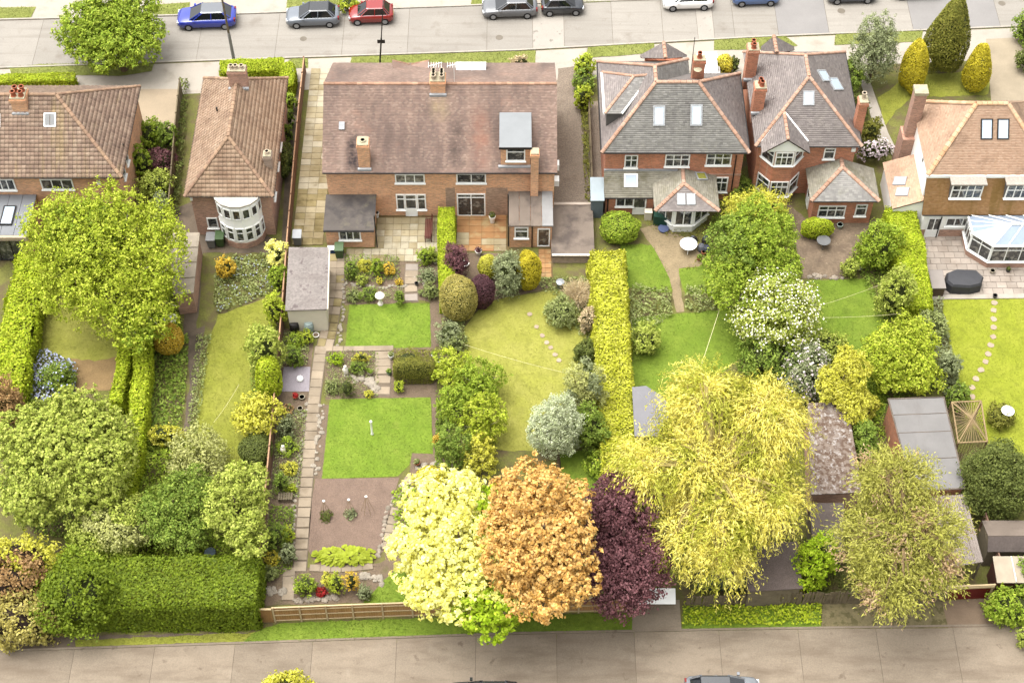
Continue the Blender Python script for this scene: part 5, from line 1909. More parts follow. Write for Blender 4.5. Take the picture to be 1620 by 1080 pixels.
# ---- white rendered house on the right
yF = G(1460, 374).y
zl = V(1465, 338, yF).z
zu = 5.3
U0 = G(1468, 277, zu)
fx0, fx1 = U0.x, G(1730, 277, zu).x
fy0, fy1 = U0.y, G(1437, 161, zu).y
zrf = zu + 3.3
house_f = thing('rendered_house', (34, (fy0 + fy1) / 2, 0), 'white rendered house with peach tiled roof, brick chimney stack and conservatory', 'house')
b = MB()
b.box(fx0 + .06, fx1, fy0 + .1, fy1 - .1, 0, zu - .02)
b.hexa([(fx0 + .2, yF), (fx1, yF), (fx1, fy0 + .102), (fx0 + .2, fy0 + .102)], 0, [zl, zl, zu - .1, zu - .1])
b.build('wall', M_RENDER, house_f)
FA, FB = G(1547, 174, zrf), G(1597, 173, zrf)
ymid = (fy0 + fy1) / 2
FA.y = FB.y = ymid
c_ = [Vector((fx0, fy0, zu)), Vector((fx1, fy0, zu)), Vector((fx1, fy1, zu)), Vector((fx0, fy1, zu))]
hx = FB.x + (FA.x - fx0)
c_[1].x = c_[2].x = hx
roof_face([c_[0], c_[1], FB, FA], M_TILE_F, house_f, *TW)
roof_face([c_[2], c_[3], FA, FB], M_TILE_F, house_f, *TW)
roof_face([c_[3], c_[0], FA], M_TILE_F, house_f, *TW)
roof_face([c_[1], c_[2], FB], M_TILE_F, house_f, *TW)
ridge([(c_[0], FA), (c_[3], FA), (c_[1], FB), (FA, FB)], M_RIDGE_F, house_f, .17)
fn = Vector((0, -(zrf - zu), (fy1 - fy0) / 2)).normalized()
for q in ((1551, 188, 1570, 221), (1577, 188, 1596, 221)):
    skylight(house_f, q, c_[0], fn, DARK)
b = MB()
b.box(fx0 - .05, fx1, fy0 - .14, fy0 - .004, zu - .16, zu + .04)
b.build('fascia', WHITE, house_f)
roof_face([Vector((fx0 - .05, yF - .12, zl + .02)), Vector((fx1, yF - .12, zl + .02)), Vector((fx1, fy0 - .02, zu - .17)), Vector((fx0 - .05, fy0 - .02, zu - .17))], M_TILE_F2, house_f, *TW)
for (xa_, xb_, wx0, wx1) in ((1500, 1558, 1503, 1555), (1587, 1645, 1590, 1642)):
    yd = yF + .25
    zt, zb_ = V(1530, 291, yd).z, V(1530, 313, yd).z
    x0_, x1_ = V(wx0 + 2, 300, yd).x, V(wx1, 300, yd).x
    b = MB()
    b.box(x0_, x1_, yd, fy0 + .3, zb_ - .05, zt)
    dmr = b.build('dormer', mat('grey_cheeks', (120, 116, 112), var=.1), house_f)
    b = MB()
    b.box(x0_ - .15, x1_ + .15, yd - .2, fy0 - .16, zt + .003, zt + .12)
    b.build('dormer_roof', mat('lichened_lead', (214, 202, 188), k=.34, rough=.8, var=.12, scale=3, fine=.15, fscale=8), dmr)
    window(house_f, (x0_ + .02, yd - .01, zb_), (1, 0, 0), (0, -1, 0), x1_ - x0_ - .04, zt - zb_ - .04, 4, .38)
gutter(house_f, (fx0, yF - .2, zl + .02), (fx1, yF - .2, zl + .02), .05)
winpx(house_f, (1496, 344, 1537, 357), yF, 3, 0)
winpx(house_f, (1465, 344, 1487, 374), yF - .02, 2, sill=False, door=True, name='door')
b = MB()
b.box(fx0 + .19, fx1, yF - .035, yF - .003, 0, .75)
b.build('brick_plinth', M_BRICK_DULL, house_f)
downpipe(house_f, 1490, 342, 374, yF - .04)
# stack against its left wall
sx = fx0 - .05
ys_ = VX(1425, 235, sx - .4).y
zs_ = V(1454, 152, G(1418, 250, 0).y + .2).z
ys_ = G(1447, 190, 5.3).y
zt_ = V(1454, 153, ys_ - .5).z
b = MB()
b.hexa([(sx - .75, ys_ - .7), (sx + .3, ys_ - .7), (sx + .3, ys_ + .7), (sx - .75, ys_ + .7)], 0, 4.0)
b.hexa([(sx - .6, ys_ - .4), (sx + .25, ys_ - .4), (sx + .25, ys_ + .4), (sx - .6, ys_ + .4)], 4.0, zt_)
stk = b.build('chimney', M_BRICK_DULL, house_f)
b = MB()
b.box(sx - .66, sx + .31, ys_ - .46, ys_ + .46, zt_ + .003, zt_ + .26)
b.build('chimney_crown', CAPM, stk)
for i, (yy, zz) in enumerate(((fy1 - 1.6, 3.6), (fy0 + 2.0, 3.4))):
    b = MB()
    b.tube([(fx0 + .2, yy, zz - 2.5), (fx0 + .2, yy, zz + 1.2)], .05, 6)
    b.box(fx0 + .05, fx0 + .24, yy - .12, yy + .12, zz + 1.2, zz + 1.5)
    b.build('downpipe', DARK, house_f)
    b = MB()
    b.box(fx0 + .2, fx0 + .245, yy - 2.0 + i * 1.0, yy - 1.85 + i * 1.0, .3, zu - .2)
    b.build('timber_stud', M_TIMBER, house_f)
# lean-to with two roof windows
lz0, lz1 = 2.2, 3.1
l0, l1 = G(1411, 331, lz0), G(1397, 258, lz0)
lx = fx0 + .2
lpts = [Vector((l1.x, l1.y, lz0)), Vector((l1.x + .05, l0.y, lz0)), Vector((lx, l0.y, lz1)), Vector((lx, l1.y, lz1))]
roof_face(lpts, M_TILE_F, house_f, *TW)
b = MB()
b.hexa([(l1.x + .15, l0.y + .1), (lx, l0.y + .1), (lx, l1.y - .1), (l1.x + .15, l1.y - .1)], 0, [lz0 - .05, lz1 - .1, lz1 - .1, lz0 - .05])
b.build('lean_to', M_RENDER, house_f)
lnn = (lpts[1] - lpts[0]).cross(lpts[2] - lpts[0]).normalized()
for q in ((1414, 281, 1434, 294), (1418, 298, 1438, 311)):
    skylight(house_f, q, lpts[0], lnn, FLASH)
# conservatory
yc1 = yF - .05
yc0 = G(1600, 424).y
xc0 = V(1555, 420, yc0).x
xc1 = xc0 + 6.5
zc = 2.35
plan = [(xc0 - 1.0, yc1), (xc0 - 1.0, yc0 + 1.2), (xc0 + .25, yc0), (xc1, yc0), (xc1, yc1)]
zcr = 3.2
b = MB()
b.hexa(plan, 0, .55)
b.build('dwarf_wall', M_BRICK_DULL, house_f)
con = MB()
con.hexa([(x + (.04 if x < xc0 + .3 else 0), y + (.04 if y < yc0 + 1.3 else 0)) for x, y in plan], .55, .65)
con_o = con.build('conservatory', WHITE, house_f)
cxm, cym = xc0 + 1.6, (yc0 + yc1) / 2 - .2
hub, hub2 = Vector((cxm, cym, zcr)), Vector((xc1, cym, zcr))
eav = [Vector((plan[0][0], yc1, zc)), Vector((plan[1][0], plan[1][1], zc)), Vector((plan[2][0], plan[2][1], zc)), Vector((xc1, yc0, zc)), Vector((xc1, yc1, zc))]
CG = mat('conservatory_roof', (190, 208, 230), rough=.06, var=.08, spec=.8, k=.36)
def glaze(a, b_, c, d, n):
    for i in range(n):
        t0, t1 = i / n, (i + 1) / n
        q = [a.lerp(b_, t0), a.lerp(b_, t1), d.lerp(c, t1), d.lerp(c, t0)]
        if (q[2] - q[3]).length < .01:
            q = q[:3]
        m = MB()
        m.slab(q, .03)
        m.build('roof_pane', CG, con_o)
        m = MB()
        m.tube([q[0] + Vector((0, 0, .05)), q[-1] + Vector((0, 0, .05))], .045, 4)
        m.build('glazing_bar', WHITE, con_o)
glaze(eav[0], eav[1], hub, hub + Vector((0, .01, 0)), 3)
glaze(eav[1], eav[2], hub, hub, 2)
glaze(eav[2], eav[3], hub2, hub, 6)
glaze(eav[4], eav[0], hub, hub2, 6)
m = MB()
m.tube([hub + Vector((-.1, 0, .08)), hub2 + Vector((0, 0, .08))], .09, 6)
m.tube([eav[0], eav[1], eav[2], eav[3]], .08, 6)
m.build('ridge_bar', WHITE, con_o)
for i, nn in ((0, 3), (1, 2), (2, 6)):
    p, q = Vector((*plan[i], 0)), Vector((*plan[i + 1], 0))
    r_ = q - p
    L_ = r_.length
    r_.normalize()
    window(con_o, p + r_ * .02 + Vector((0, 0, .66)) - Vector((r_.y, -r_.x, 0)) * .08, r_, (r_.y, -r_.x, 0), L_ - .04, zc - .7, nn, .25, sill=True, bar=.06)

# ------------------------------------------------------------------ sheds and garages
def shed(name, label, roofpx, zt, base_y, wallm, roofm, cat='shed', th=0.1, fall=0.0, over=.12, wall_in=0.0, roof_name='flat_roof'):
    """flat or gently falling roof given by its four pixel corners (front left, front right, back right, back left) at height zt"""
    P_ = [G(p[0], p[1], zt + (fall if i > 1 else 0)) for i, p in enumerate(roofpx)]
    c = sum((p for p in P_), Vector()) / 4
    root = thing(name, (c.x, c.y, 0), label, cat)
    b = MB()
    b.slab([p - Vector((0, 0, th)) for p in P_], th)
    b.build(roof_name, roofm, root)
    ins = [Vector((p.x + (c.x - p.x) * over / max(.5, abs(c.x - p.x)), p.y + (c.y - p.y) * over / max(.5, abs(c.y - p.y)), p.z)) for p in P_]
    b = MB()
    b.hexa([(p.x, p.y) for p in ins], 0, [p.z - th - .004 for p in ins])
    b.build('wall', wallm, root)
    return root, P_

M_MOSSROOF = mat('mossy_asbestos', (164, 146, 132), k=.36, rough=.95, var=.1, scale=1.5, fine=.12, fscale=9, stains=(((118, 92, 74), 3.4, .46, .54, .9), ((218, 210, 204), 4.2, .55, .62, .85), ((206, 196, 190), (0.5, .2, .2), .55, .7, .5)))
M_CORR = mat('grey_corrugated', (186, 172, 162), rough=.8, var=.12, scale=.8, fine=.1, stains=(((140, 118, 100), (0.4, .5, .5), .55, .68, .6),))
M_SLATEY = mat('grey_shed_felt', (162, 160, 164), k=.36, rough=.9, var=.05, scale=1.2, fine=.04)
M_GREENW = mat('green_shed_wood', (104, 120, 104), rough=.8, var=.12, scale=2)
M_DARKFELT = mat('black_green_felt', (116, 104, 98), rough=.95, var=.16, scale=1.2, fine=.15, fscale=9)
M_OLDW = mat('grey_old_wood', (150, 136, 110), rough=.9, var=.2, scale=3, isl=.2)
# garden garage with mottled roof
garR, P_ = shed('garden_garage', 'pale garden garage with mottled grey roof beside the panel fence', [(451, 491), (517, 489), (520, 391), (457, 391)], 2.5, 522, M_CREAM,
                mat('mottled_asbestos', (172, 162, 156), k=.35, rough=.95, var=.1, scale=.8, fine=.22, fscale=7, stains=(((112, 96, 96), 1.6, .58, .66, .75), ((148, 136, 130), (.3, 1, 1), .52, .7, .5))), 'garage', roof_name='roof')
b = MB()
b.tube([P_[1] + Vector((.06, 0, 0)), P_[2] + Vector((.06, 0, 0))], .05, 5)
b.build('verge_board', M_CREAM, garR)
s_, P_ = shed('flat_roof_shed', 'narrow brick shed with pale boarded flat roof under the lime tree', [(274, 466), (306, 463), (316, 368), (268, 368)], 2.3, 0, M_BRICK_DULL, mat('pale_shed_boards', (196, 182, 162), rough=.9, var=.12, fine=.08, stains=(((150, 134, 112), .9, .52, .66, .6),)))
for i in range(1, 4):
    t = i / 4
    b = MB()
    p, q = P_[0].lerp(P_[3], t), P_[1].lerp(P_[2], t)
    b.tube([p + Vector((0, 0, .02)), q + Vector((0, 0, .02))], .03, 4)
    b.build('roof_batten', M_OLDW, s_)
# grey summer house roof in front of the willow
zt = 2.4
c0 = [(1000, 612), (1022, 610), (1056, 632), (1058, 660), (1040, 690), (1004, 690)]
P_ = [G(x, y, zt) for x, y in c0]
cc = sum(P_, Vector()) / 6
sh = thing('grey_summerhouse', (cc.x, cc.y, 0), 'summerhouse with plain grey roof half covered by the golden willow', 'summerhouse')
ap_ = cc + Vector((.2, -.3, .45))
b = MB()
n = len(P_)
b.add(P_ + [ap_] + [p - Vector((0, 0, .12)) for p in P_], [((i + 1) % n, i, n) for i in range(n)] + [(i, (i + 1) % n, n + 1 + (i + 1) % n, n + 1 + i) for i in range(n)])
b.build('roof', M_SLATEY, sh)
b = MB()
b.hexa([(cc.x + (p.x - cc.x) * .9, cc.y + (p.y - cc.y) * .9) for p in P_], 0, zt - .02)
b.build('wall', M_GREENW, sh)
shed('mossy_garage', 'long garage with brown and white mossy roof right of the golden willow', [(1283, 782), (1365, 778), (1340, 635), (1278, 637)], 2.6, 0, M_BRICK_DULL, M_MOSSROOF, 'garage', fall=.25, roof_name='roof')
b_, P_ = shed('brick_garage', 'brick garage with pale grey felt roof beside the dried gazebo', [(1445, 776), (1527, 772), (1493, 628), (1405, 631)], 2.7, 0, M_BRICK_RED, M_FELTG, 'garage')
for t in (.33, .62, .82):
    m = MB()
    p, q = P_[0].lerp(P_[3], t), P_[1].lerp(P_[2], t)
    m.tube([p + Vector((0, 0, .01)), q + Vector((0, 0, .01))], .025, 4)
    m.build('felt_seam', M_FELTB, b_)
m = MB()
for p, q in zip(P_, P_[1:] + P_[:1]):
    m.tube([p + Vector((0, 0, .02)), q + Vector((0, 0, .02))], .05, 4)
m.build('edge_trim', M_FELTB, b_)
# corrugated lean-to made of separate sheets
P_ = [G(1500, 898, 2.3), G(1556, 888, 2.3), G(1527, 782, 2.3), G(1470, 786, 2.3)]
cc = sum(P_, Vector()) / 4
cor = thing('corrugated_carport', (cc.x, cc.y, 0), 'carport with weathered corrugated sheet roof behind the brick garage', 'carport')
for i in range(4):
    a, b2, c2, d2 = P_[0].lerp(P_[1], i / 4), P_[0].lerp(P_[1], (i + .97) / 4), P_[3].lerp(P_[2], (i + .97) / 4), P_[3].lerp(P_[2], i / 4)
    m = MB()
    vs, fs = [], []
    nn = 14
    for k in range(nn + 1):
        h = .035 * math.sin(k / nn * 2 * math.pi * 3.5)
        vs += [a.lerp(b2, k / nn) + Vector((0, 0, h)), d2.lerp(c2, k / nn) + Vector((0, 0, h + .05))]
    for k in range(nn):
        fs.append((2 * k, 2 * k + 2, 2 * k + 3, 2 * k + 1))
    m.add(vs, fs)
    m.build('roof_sheet', M_CORR, cor)
for p in P_:
    q = p.lerp(cc, .08)
    m = MB()
    m.box(q.x - .06, q.x + .06, q.y - .06, q.y + .06, 0, 2.26)
    m.build('post', M_OLDW, cor)
# lower black roofs near the lane
shed('felt_lean_to', 'low dark felt roofed store left of the feathery larch', [(1287, 872), (1336, 872), (1335, 795), (1280, 795)], 2.2, 0, M_OLDW, M_DARKFELT, 'store', fall=.2, roof_name='roof')
shed('felt_garage', 'dark speckled felt garage roof behind the old board fence', [(1182, 935), (1270, 930), (1262, 856), (1180, 858)], 2.2, 0, M_OLDW, mat('speckled_felt', (122, 108, 102), rough=.95, var=.1, fine=.3, fscale=14), 'garage', roof_name='roof')
gs = thing('green_shed', G(1140, 930, 0), 'green wooden shed under the hanging golden willow', 'shed')
p0, p1 = G(1104, 934), G(1178, 934)
m = MB()
m.box(p0.x, p1.x, p0.y, p0.y + 2.6, 0, 1.9)
m.build('wall', M_GREENW, gs)
for i in range(6):
    m = MB()
    m.box(p0.x - .02, p1.x + .02, p0.y - .03, p0.y - .004, .1 + i * .3, .38 + i * .3)
    m.build('plank', M_GREENW, gs)
m = MB()
ym = p0.y + 1.3
m.slab([(p0.x - .12, p0.y - .15, 1.88), (p1.x + .12, p0.y - .15, 1.88), (p1.x + .12, ym, 2.5), (p0.x - .12, ym, 2.5)], .06)
m.slab([(p0.x - .12, ym, 2.5), (p1.x + .12, ym, 2.5), (p1.x + .12, p0.y + 2.75, 1.88), (p0.x - .12, p0.y + 2.75, 1.88)], .06)
m.build('roof', M_DARKFELT, gs)
fs_ = thing('felt_roof_shed', G(1600, 850), 'shed with two-tone grey felt pitched roof at the right edge', 'shed')
p0, p1 = G(1562, 872, 2.0), G(1680, 872, 2.0)
pr, pb = G(1556, 848, 2.7), G(1550, 824, 2.1)
m = MB()
m.slab([p0, p1, Vector((p1.x, pr.y, 2.7)), Vector((p0.x, pr.y, 2.7))], .06)
m.build('front_slope', M_DARKFELT, fs_)
m = MB()
m.slab([Vector((p0.x, pr.y, 2.7)), Vector((p1.x, pr.y, 2.7)), Vector((p1.x, pb.y, 2.1)), Vector((p0.x, pb.y, 2.1))], .06)
m.build('back_slope', M_FELTB, fs_)
m = MB()
m.box(p0.x + .1, p1.x, p0.y + .15, pb.y - .1, 0, 2.0)
m.build('wall', M_OLDW, fs_)
ch_ = thing('board_roof_hut', G(1600, 920), 'small hut with pale slatted roof at the lower right edge', 'hut')
p0, p1, pk = G(1577, 922, 1.9), G(1690, 920, 1.9), G(1577, 880, 2.1)
for i in range(4):
    m = MB()
    x0_ = p0.x + i * 1.15
    m.slab([(x0_, p0.y, 1.9), (x0_ + 1.11, p0.y, 1.9), (x0_ + 1.11, pk.y, 2.1), (x0_, pk.y, 2.1)], .07)
    m.build('roof_board', mat('pale_boards', (206, 190, 166), rough=.9, var=.12), ch_)
    m = MB()
    m.box(x0_ + 1.112, x0_ + 1.148, p0.y, pk.y, 1.95, 2.16)
    m.build('batten', WHITE, ch_)
m = MB()
m.box(p0.x + .1, p1.x, p0.y + .1, pk.y - .1, 0, 1.88)
m.build('wall', mat('dark_red_wall', (96, 50, 36), var=.15), ch_)
# bluish store beside the slate house
bs = thing('side_gate_store', G(945, 345), 'small grey blue lean-to beside the slate house wall', 'store')
p0, p1 = G(934, 345), G(953, 345)
m = MB()
m.hexa([(p0.x, p0.y), (p1.x, p0.y), (p1.x, p0.y + 1.8), (p0.x, p0.y + 1.8)], 0, [1.9, 1.9, 2.3, 2.3])
m.build('wall', mat('blue_grey_panel', (128, 142, 148), rough=.5, var=.1), bs)
m = MB()
m.hexa([(p0.x - .06, p0.y - .1), (p1.x + .06, p0.y - .1), (p1.x + .06, p0.y + 1.85), (p0.x - .06, p0.y + 1.85)], [1.9, 1.9, 2.3, 2.3], [1.96, 1.96, 2.36, 2.36])
m.build('roof', mat('pale_blue_sheet', (186, 200, 206), rough=.4, var=.08), bs)
# ------------------------------------------------------------------ trees, hedges, shrubs
LF = {
    'lime': leafmat('leaf_lime', (150, 170, 40), (178, 192, 54), (206, 212, 84)),
    'limedeep': leafmat('leaf_lime_deep', (122, 148, 38), (150, 172, 50), (182, 196, 74)),
    'apple': leafmat('leaf_apple', (146, 162, 60), (174, 186, 78), (202, 208, 106)),
    'mid': leafmat('leaf_mid', (104, 130, 42), (130, 152, 56), (158, 174, 76)),
    'dark': leafmat('leaf_dark', (88, 98, 44), (106, 116, 52), (126, 134, 66)),
    'hedge': leafmat('leaf_hedge_green', (96, 116, 22), (114, 132, 28), (132, 148, 38)),
    'hedgeyel': leafmat('leaf_hedge_yellow', (180, 184, 42), (198, 200, 60), (220, 216, 96)),
    'hedgelime': leafmat('leaf_hedge_lime', (154, 176, 30), (178, 194, 44), (200, 208, 66)),
    'yellow': leafmat('leaf_yellow', (210, 194, 50), (226, 210, 70), (238, 224, 104)),
    'gold': leafmat('leaf_gold', (216, 178, 50), (230, 194, 66), (240, 210, 98)),
    'cream': leafmat('leaf_cream', (236, 230, 112), (244, 240, 136), (250, 248, 172), k=0.85),
    'fresh': leafmat('leaf_fresh', (150, 184, 24), (172, 200, 40), (194, 212, 64)),
    'orange': leafmat('leaf_orange', (206, 158, 80), (220, 176, 98), (234, 196, 126), k=0.76),
    'purple': leafmat('leaf_purple', (104, 66, 70), (122, 80, 84), (142, 98, 100)),
    'purpledk': leafmat('leaf_dark_purple', (86, 54, 60), (100, 66, 72), (116, 80, 84)),
    'willow': leafmat('leaf_willow', (214, 203, 80), (228, 217, 104), (240, 231, 134), k=0.80),
    'willowg': leafmat('leaf_willow_green', (174, 178, 54), (194, 194, 72), (212, 210, 98)),
    'larch': leafmat('leaf_larch', (158, 158, 62), (178, 176, 80), (198, 194, 106)),
    'larchb': leafmat('leaf_larch_brown', (176, 144, 104), (192, 162, 122), (206, 180, 142)),
    'silver': leafmat('leaf_silver', (180, 192, 140), (206, 214, 170), (228, 232, 200)),
    'pale': leafmat('leaf_pale', (164, 168, 88), (186, 188, 112), (208, 208, 138)),
    'grey': leafmat('leaf_grey_green', (126, 136, 90), (150, 158, 112), (174, 180, 136)),
    'olive': leafmat('leaf_olive', (166, 154, 72), (186, 174, 92), (206, 194, 120)),
    'yelgreen': leafmat('leaf_yellow_green', (190, 188, 54), (208, 204, 74), (224, 218, 104)),
    'brown': leafmat('leaf_brown', (150, 116, 74), (174, 138, 90), (196, 162, 110)),
    'conifer': leafmat('leaf_conifer', (116, 120, 44), (136, 136, 54), (156, 152, 68)),
    'coniferyel': leafmat('leaf_conifer_yellow', (192, 178, 34), (210, 194, 48), (224, 208, 74)),
    'straw': leafmat('leaf_straw', (196, 172, 128), (214, 192, 150), (230, 212, 176)),
    'red': leafmat('leaf_red', (170, 40, 40), (196, 56, 52)),
    'herb': leafmat('leaf_herb', (130, 142, 74), (154, 164, 96), (178, 184, 124)),
}
BLOSSOM = mat('white_blossom', (250, 246, 232), rough=.7, var=.04, isl=.08, k=.85, trans=.2, alt=((244, 240, 214),))
LILAC = mat('lilac_blossom', (190, 172, 178), rough=.7, var=.06, isl=.1, k=.75, alt=((212, 200, 198),))
BLUEFL = mat('blue_blossom', (150, 156, 190), rough=.7, var=.06, isl=.12, k=.75, alt=((184, 188, 212),))
RED = leafmat('petal_red', (190, 44, 50), (206, 70, 66))

# -- trees along the street and in the front gardens
tree('street_tree', (92, -28, 258, 110), LF['limedeep'], 'round lime green street tree on the verge by the road', leaf=.18, n=13500, clear=.6, trunk=(197, 112), nl=40, spread=.7, size=.34, clump=.22, masses=[(92, 0, 180, 90), (130, -30, 240, 60), (180, 10, 259, 100), (120, 30, 220, 112)])
tree('front_tree', (1350, 24, 1421, 130), LF['grey'], 'loose grey green tree left of the two yellow conifers', leaf=.12, clear=.6, spread=.6)
bush('large_conifer', (1455, -8, 1546, 124), LF['conifer'], 'large dark olive conifer between the two yellow ones', 'conifer', leaf=.11, taper=.55, ratio=1.75, lump=.05, cap=14000)
bush('yellow_conifer', (1421, 56, 1475, 149), LF['coniferyel'], 'golden yellow conifer left of the large olive one', 'conifer', leaf=.085, taper=.5, ratio=1.9, lump=.04, group='golden conifers in the front garden')
bush('yellow_conifer', (1521, 64, 1575, 147), LF['coniferyel'], 'golden yellow conifer right of the large olive one', 'conifer', leaf=.085, taper=.5, ratio=1.8, lump=.04, group='golden conifers in the front garden')
bush('drive_shrub', (1602, 18, 1650, 72), LF['mid'], 'upper green shrub cut by the right edge beside the drive', leaf=.12)
bush('drive_shrub', (1608, 74, 1650, 116), LF['dark'], 'lower dark shrub cut by the right edge beside the drive', leaf=.1)
hedge('front_hedge', [(-20, 124), (60, 122), (117, 120)], .9, 1.1, LF['hedgelime'], 'low lime hedge in front of the pantiled house')
hedge('corner_hedge', [(348, 105), (400, 103), (448, 100)], 1.3, 1.3, LF['hedgelime'], 'bright hedge in front of the bow window house along the pavement')
hedge('side_hedge', [(452, 100), (454, 118), (452, 134)], 1.1, 1.3, LF['hedgelime'], 'short bright hedge running back from the pavement beside the tan roof')
bush('kerb_shrub', (534, -6, 568, 20), LF['lime'], 'lime shrub between the grey car and the red car', leaf=.12)
bush('pink_shrub', (806, 87, 840, 108), LF['straw'], 'dry pinkish shrub in the front garden of the brick pair', leaf=.09)
for i, (bx, k_, lb) in enumerate((((906, 84, 941, 128), 'lime', 'uppermost lime shrub of the row beside the gravel drive'), ((905, 112, 943, 150), 'mid', 'middle dark green shrub of the row beside the gravel drive'),
                                  ((908, 132, 938, 178), 'lime', 'lowest yellow green shrub of the row beside the gravel drive'))):
    bush('drive_shrub', bx, LF[k_], lb, leaf=.12, group='shrubs beside the gravel drive')
bush('golden_shrub', (1131, 86, 1161, 117), LF['yellow'], 'bright yellow shrub between the two slate roofs', leaf=.1, lump=.05)
bush('dark_shrub', (1156, 90, 1170, 117), LF['dark'], 'small dark shrub beside the bright yellow shrub', leaf=.1)
bush('path_shrub', (1336, 88, 1362, 150), LF['mid'], 'long green shrub along the right wall of the gabled bay house', leaf=.1)
bush('path_shrub', (1346, 148, 1376, 190), LF['dark'], 'dark shrub beside the right chimney of the gabled bay house', leaf=.1)
bush('path_shrub', (1363, 186, 1394, 236), LF['conifer'], 'olive shrub below the right chimney of the gabled bay house', leaf=.1)
bush('white_flower_shrub', (1350, 224, 1416, 256), LF['dark'], 'dark shrub covered in whitish flowers by the gabled bay house', leaf=.09, flower=(LILAC, .35, .1))
# -- between the left houses
bush('side_shrub', (213, 188, 262, 236), LF['limedeep'], 'upper bright shrub between the two left houses', leaf=.12)
bush('side_shrub', (248, 194, 282, 240), LF['mid'], 'upper mid green shrub against the fence between the left houses', leaf=.12)
bush('bare_shrub', (234, 234, 277, 276), LF['purple'], 'brown purple twiggy shrub between the two left houses', leaf=.1)
bush('side_shrub', (205, 232, 240, 285), LF['limedeep'], 'green shrub against the wall of the pantiled house', leaf=.12)
bush('side_shrub', (222, 266, 270, 318), LF['apple'], 'yellow green shrub above the big feathery lime tree', leaf=.12)
bush('side_shrub', (238, 306, 272, 350), LF['grey'], 'pale green shrub just beside the crown of the feathery lime tree', leaf=.11)
for i, (bx, k_) in enumerate((((446, 146, 470, 178), 'limedeep'), ((446, 172, 466, 200), 'mid'), ((444, 195, 464, 228), 'mid'), ((440, 225, 462, 280), 'dark'))):
    bush('wall_shrub', bx, LF[k_], ['uppermost light shrub along the right wall of the bow window house', 'second shrub down the right wall of the bow window house', 'third shrub down the right wall of the bow window house', 'lowest dark shrub along the right wall of the bow window house'][i], leaf=.09, group='shrubs down the wall of the bow window house')
cover('ivy', [(288, 130), (300, 130), (285, 340), (268, 345), (278, 230)], LF['dark'], 'dark ivy growing along the fence between the left houses', h=1.0, leaf=.1, dens=90, cat='ivy')
cover('ivy', [(918, 170), (930, 170), (934, 330), (926, 335)], LF['conifer'], 'mossy strip of ivy along the gravel drive', h=.6, leaf=.08, dens=90, cat='ivy')

# -- left garden
tree('feathery_tree', (38, 296, 292, 548), LF['lime'], 'huge feathery lime tree behind the pantiled house', leaf=.17, n=23000, clear=.8, nl=46, spread=.72, size=.28, clump=.24, jitter=.9, extra=(LF['yelgreen'], .3), bark=BARK_PALE, masses=[(40, 304, 170, 430), (120, 292, 240, 400), (196, 325, 294, 470), (60, 400, 180, 500), (150, 420, 285, 548), (90, 340, 250, 500), (70, 320, 200, 420, LF['limedeep']), (190, 440, 260, 560, LF['limedeep'])])
hedge('boundary_hedge', [(54, 402), (40, 460), (22, 540), (2, 640)], 2.1, 2.0, LF['hedgelime'], 'tall lime hedge down the left edge of the photo', leaf=.12, rough=.22)
hedge('twin_hedge', [(228, 520), (222, 600), (212, 700), (200, 760), (190, 820)], .95, 1.9, LF['hedgelime'], 'long narrow lime hedge right of the apple tree', leaf=.1, rough=.12)
hedge('twin_hedge', [(200, 535), (190, 590), (182, 635)], .8, 1.7, LF['hedgelime'], 'short lime hedge beside the bare soil, left of the long narrow one', leaf=.1, rough=.16)
bush('golden_dome', (242, 508, 291, 562), LF['gold'], 'orange yellow dome shrub beside the white table', leaf=.09, lump=.05)
tree('apple_tree', (-4, 616, 212, 832), LF['apple'], 'big spreading pale apple tree at the far left', leaf=.19, n=20000, clear=1.0, nl=46, spread=.74, size=.26, clump=.22, masses=[(-6, 640, 110, 750), (60, 614, 170, 720), (110, 650, 214, 770), (-4, 720, 110, 832), (80, 720, 200, 815), (30, 660, 180, 790)])
tree('pale_tree', (114, 782, 244, 884), LF['apple'], 'small tree with pale bare branches above the big dark hedge', leaf=.14, n=5500, clear=.5, bark=BARK_PALE, extra=(LF['pale'], .4))
tree('green_tree', (222, 738, 334, 872), LF['mid'], 'mid green small tree above the middle of the big dark hedge', leaf=.14, clear=.5, masses=[(222, 760, 290, 850), (262, 738, 334, 820), (250, 800, 330, 874)])
tree('fruit_tree', (322, 728, 424, 876), LF['apple'], 'leafy fruit tree left of the panel fence near the dark hedge', leaf=.16, clear=.5, nl=22, masses=[(322, 740, 380, 830), (350, 728, 424, 800), (360, 780, 426, 878), (330, 800, 380, 850)])
bush('pale_shrub', (266, 676, 362, 768), LF['pale'], 'loose pale shrub at the lower end of the olive lawn', leaf=.12, lump=.2, core=False, dens=.8)
bush('clipped_ball', (376, 684, 432, 738), LF['dark'], 'dark clipped ball shrub under the yellow tree by the fence', leaf=.08, lump=.03)
tree('yellow_tree', (364, 620, 443, 692), LF['yelgreen'], 'small yellow leaved tree leaning over the panel fence', leaf=.15, clear=.8)
bush('tall_shrub', (392, 514, 447, 596), LF['apple'], 'tall pale green shrub behind the panel fence', leaf=.12, lump=.2, group='shrubs behind the panel fence')
bush('lime_column', (404, 562, 446, 634), LF['hedgelime'], 'bright lime clipped shrub against the panel fence', leaf=.1, lump=.08)
bush('fence_shrub', (417, 464, 452, 520), LF['lime'], 'lime shrub left of the garden garage', leaf=.1)
bush('cream_shrub', (421, 380, 454, 424), LF['cream'], 'cream yellow shrub at the upper left corner of the garden garage', leaf=.1)
bush('bed_shrub', (424, 418, 456, 462), LF['limedeep'], 'green shrub below the cream one beside the garden garage', leaf=.1)
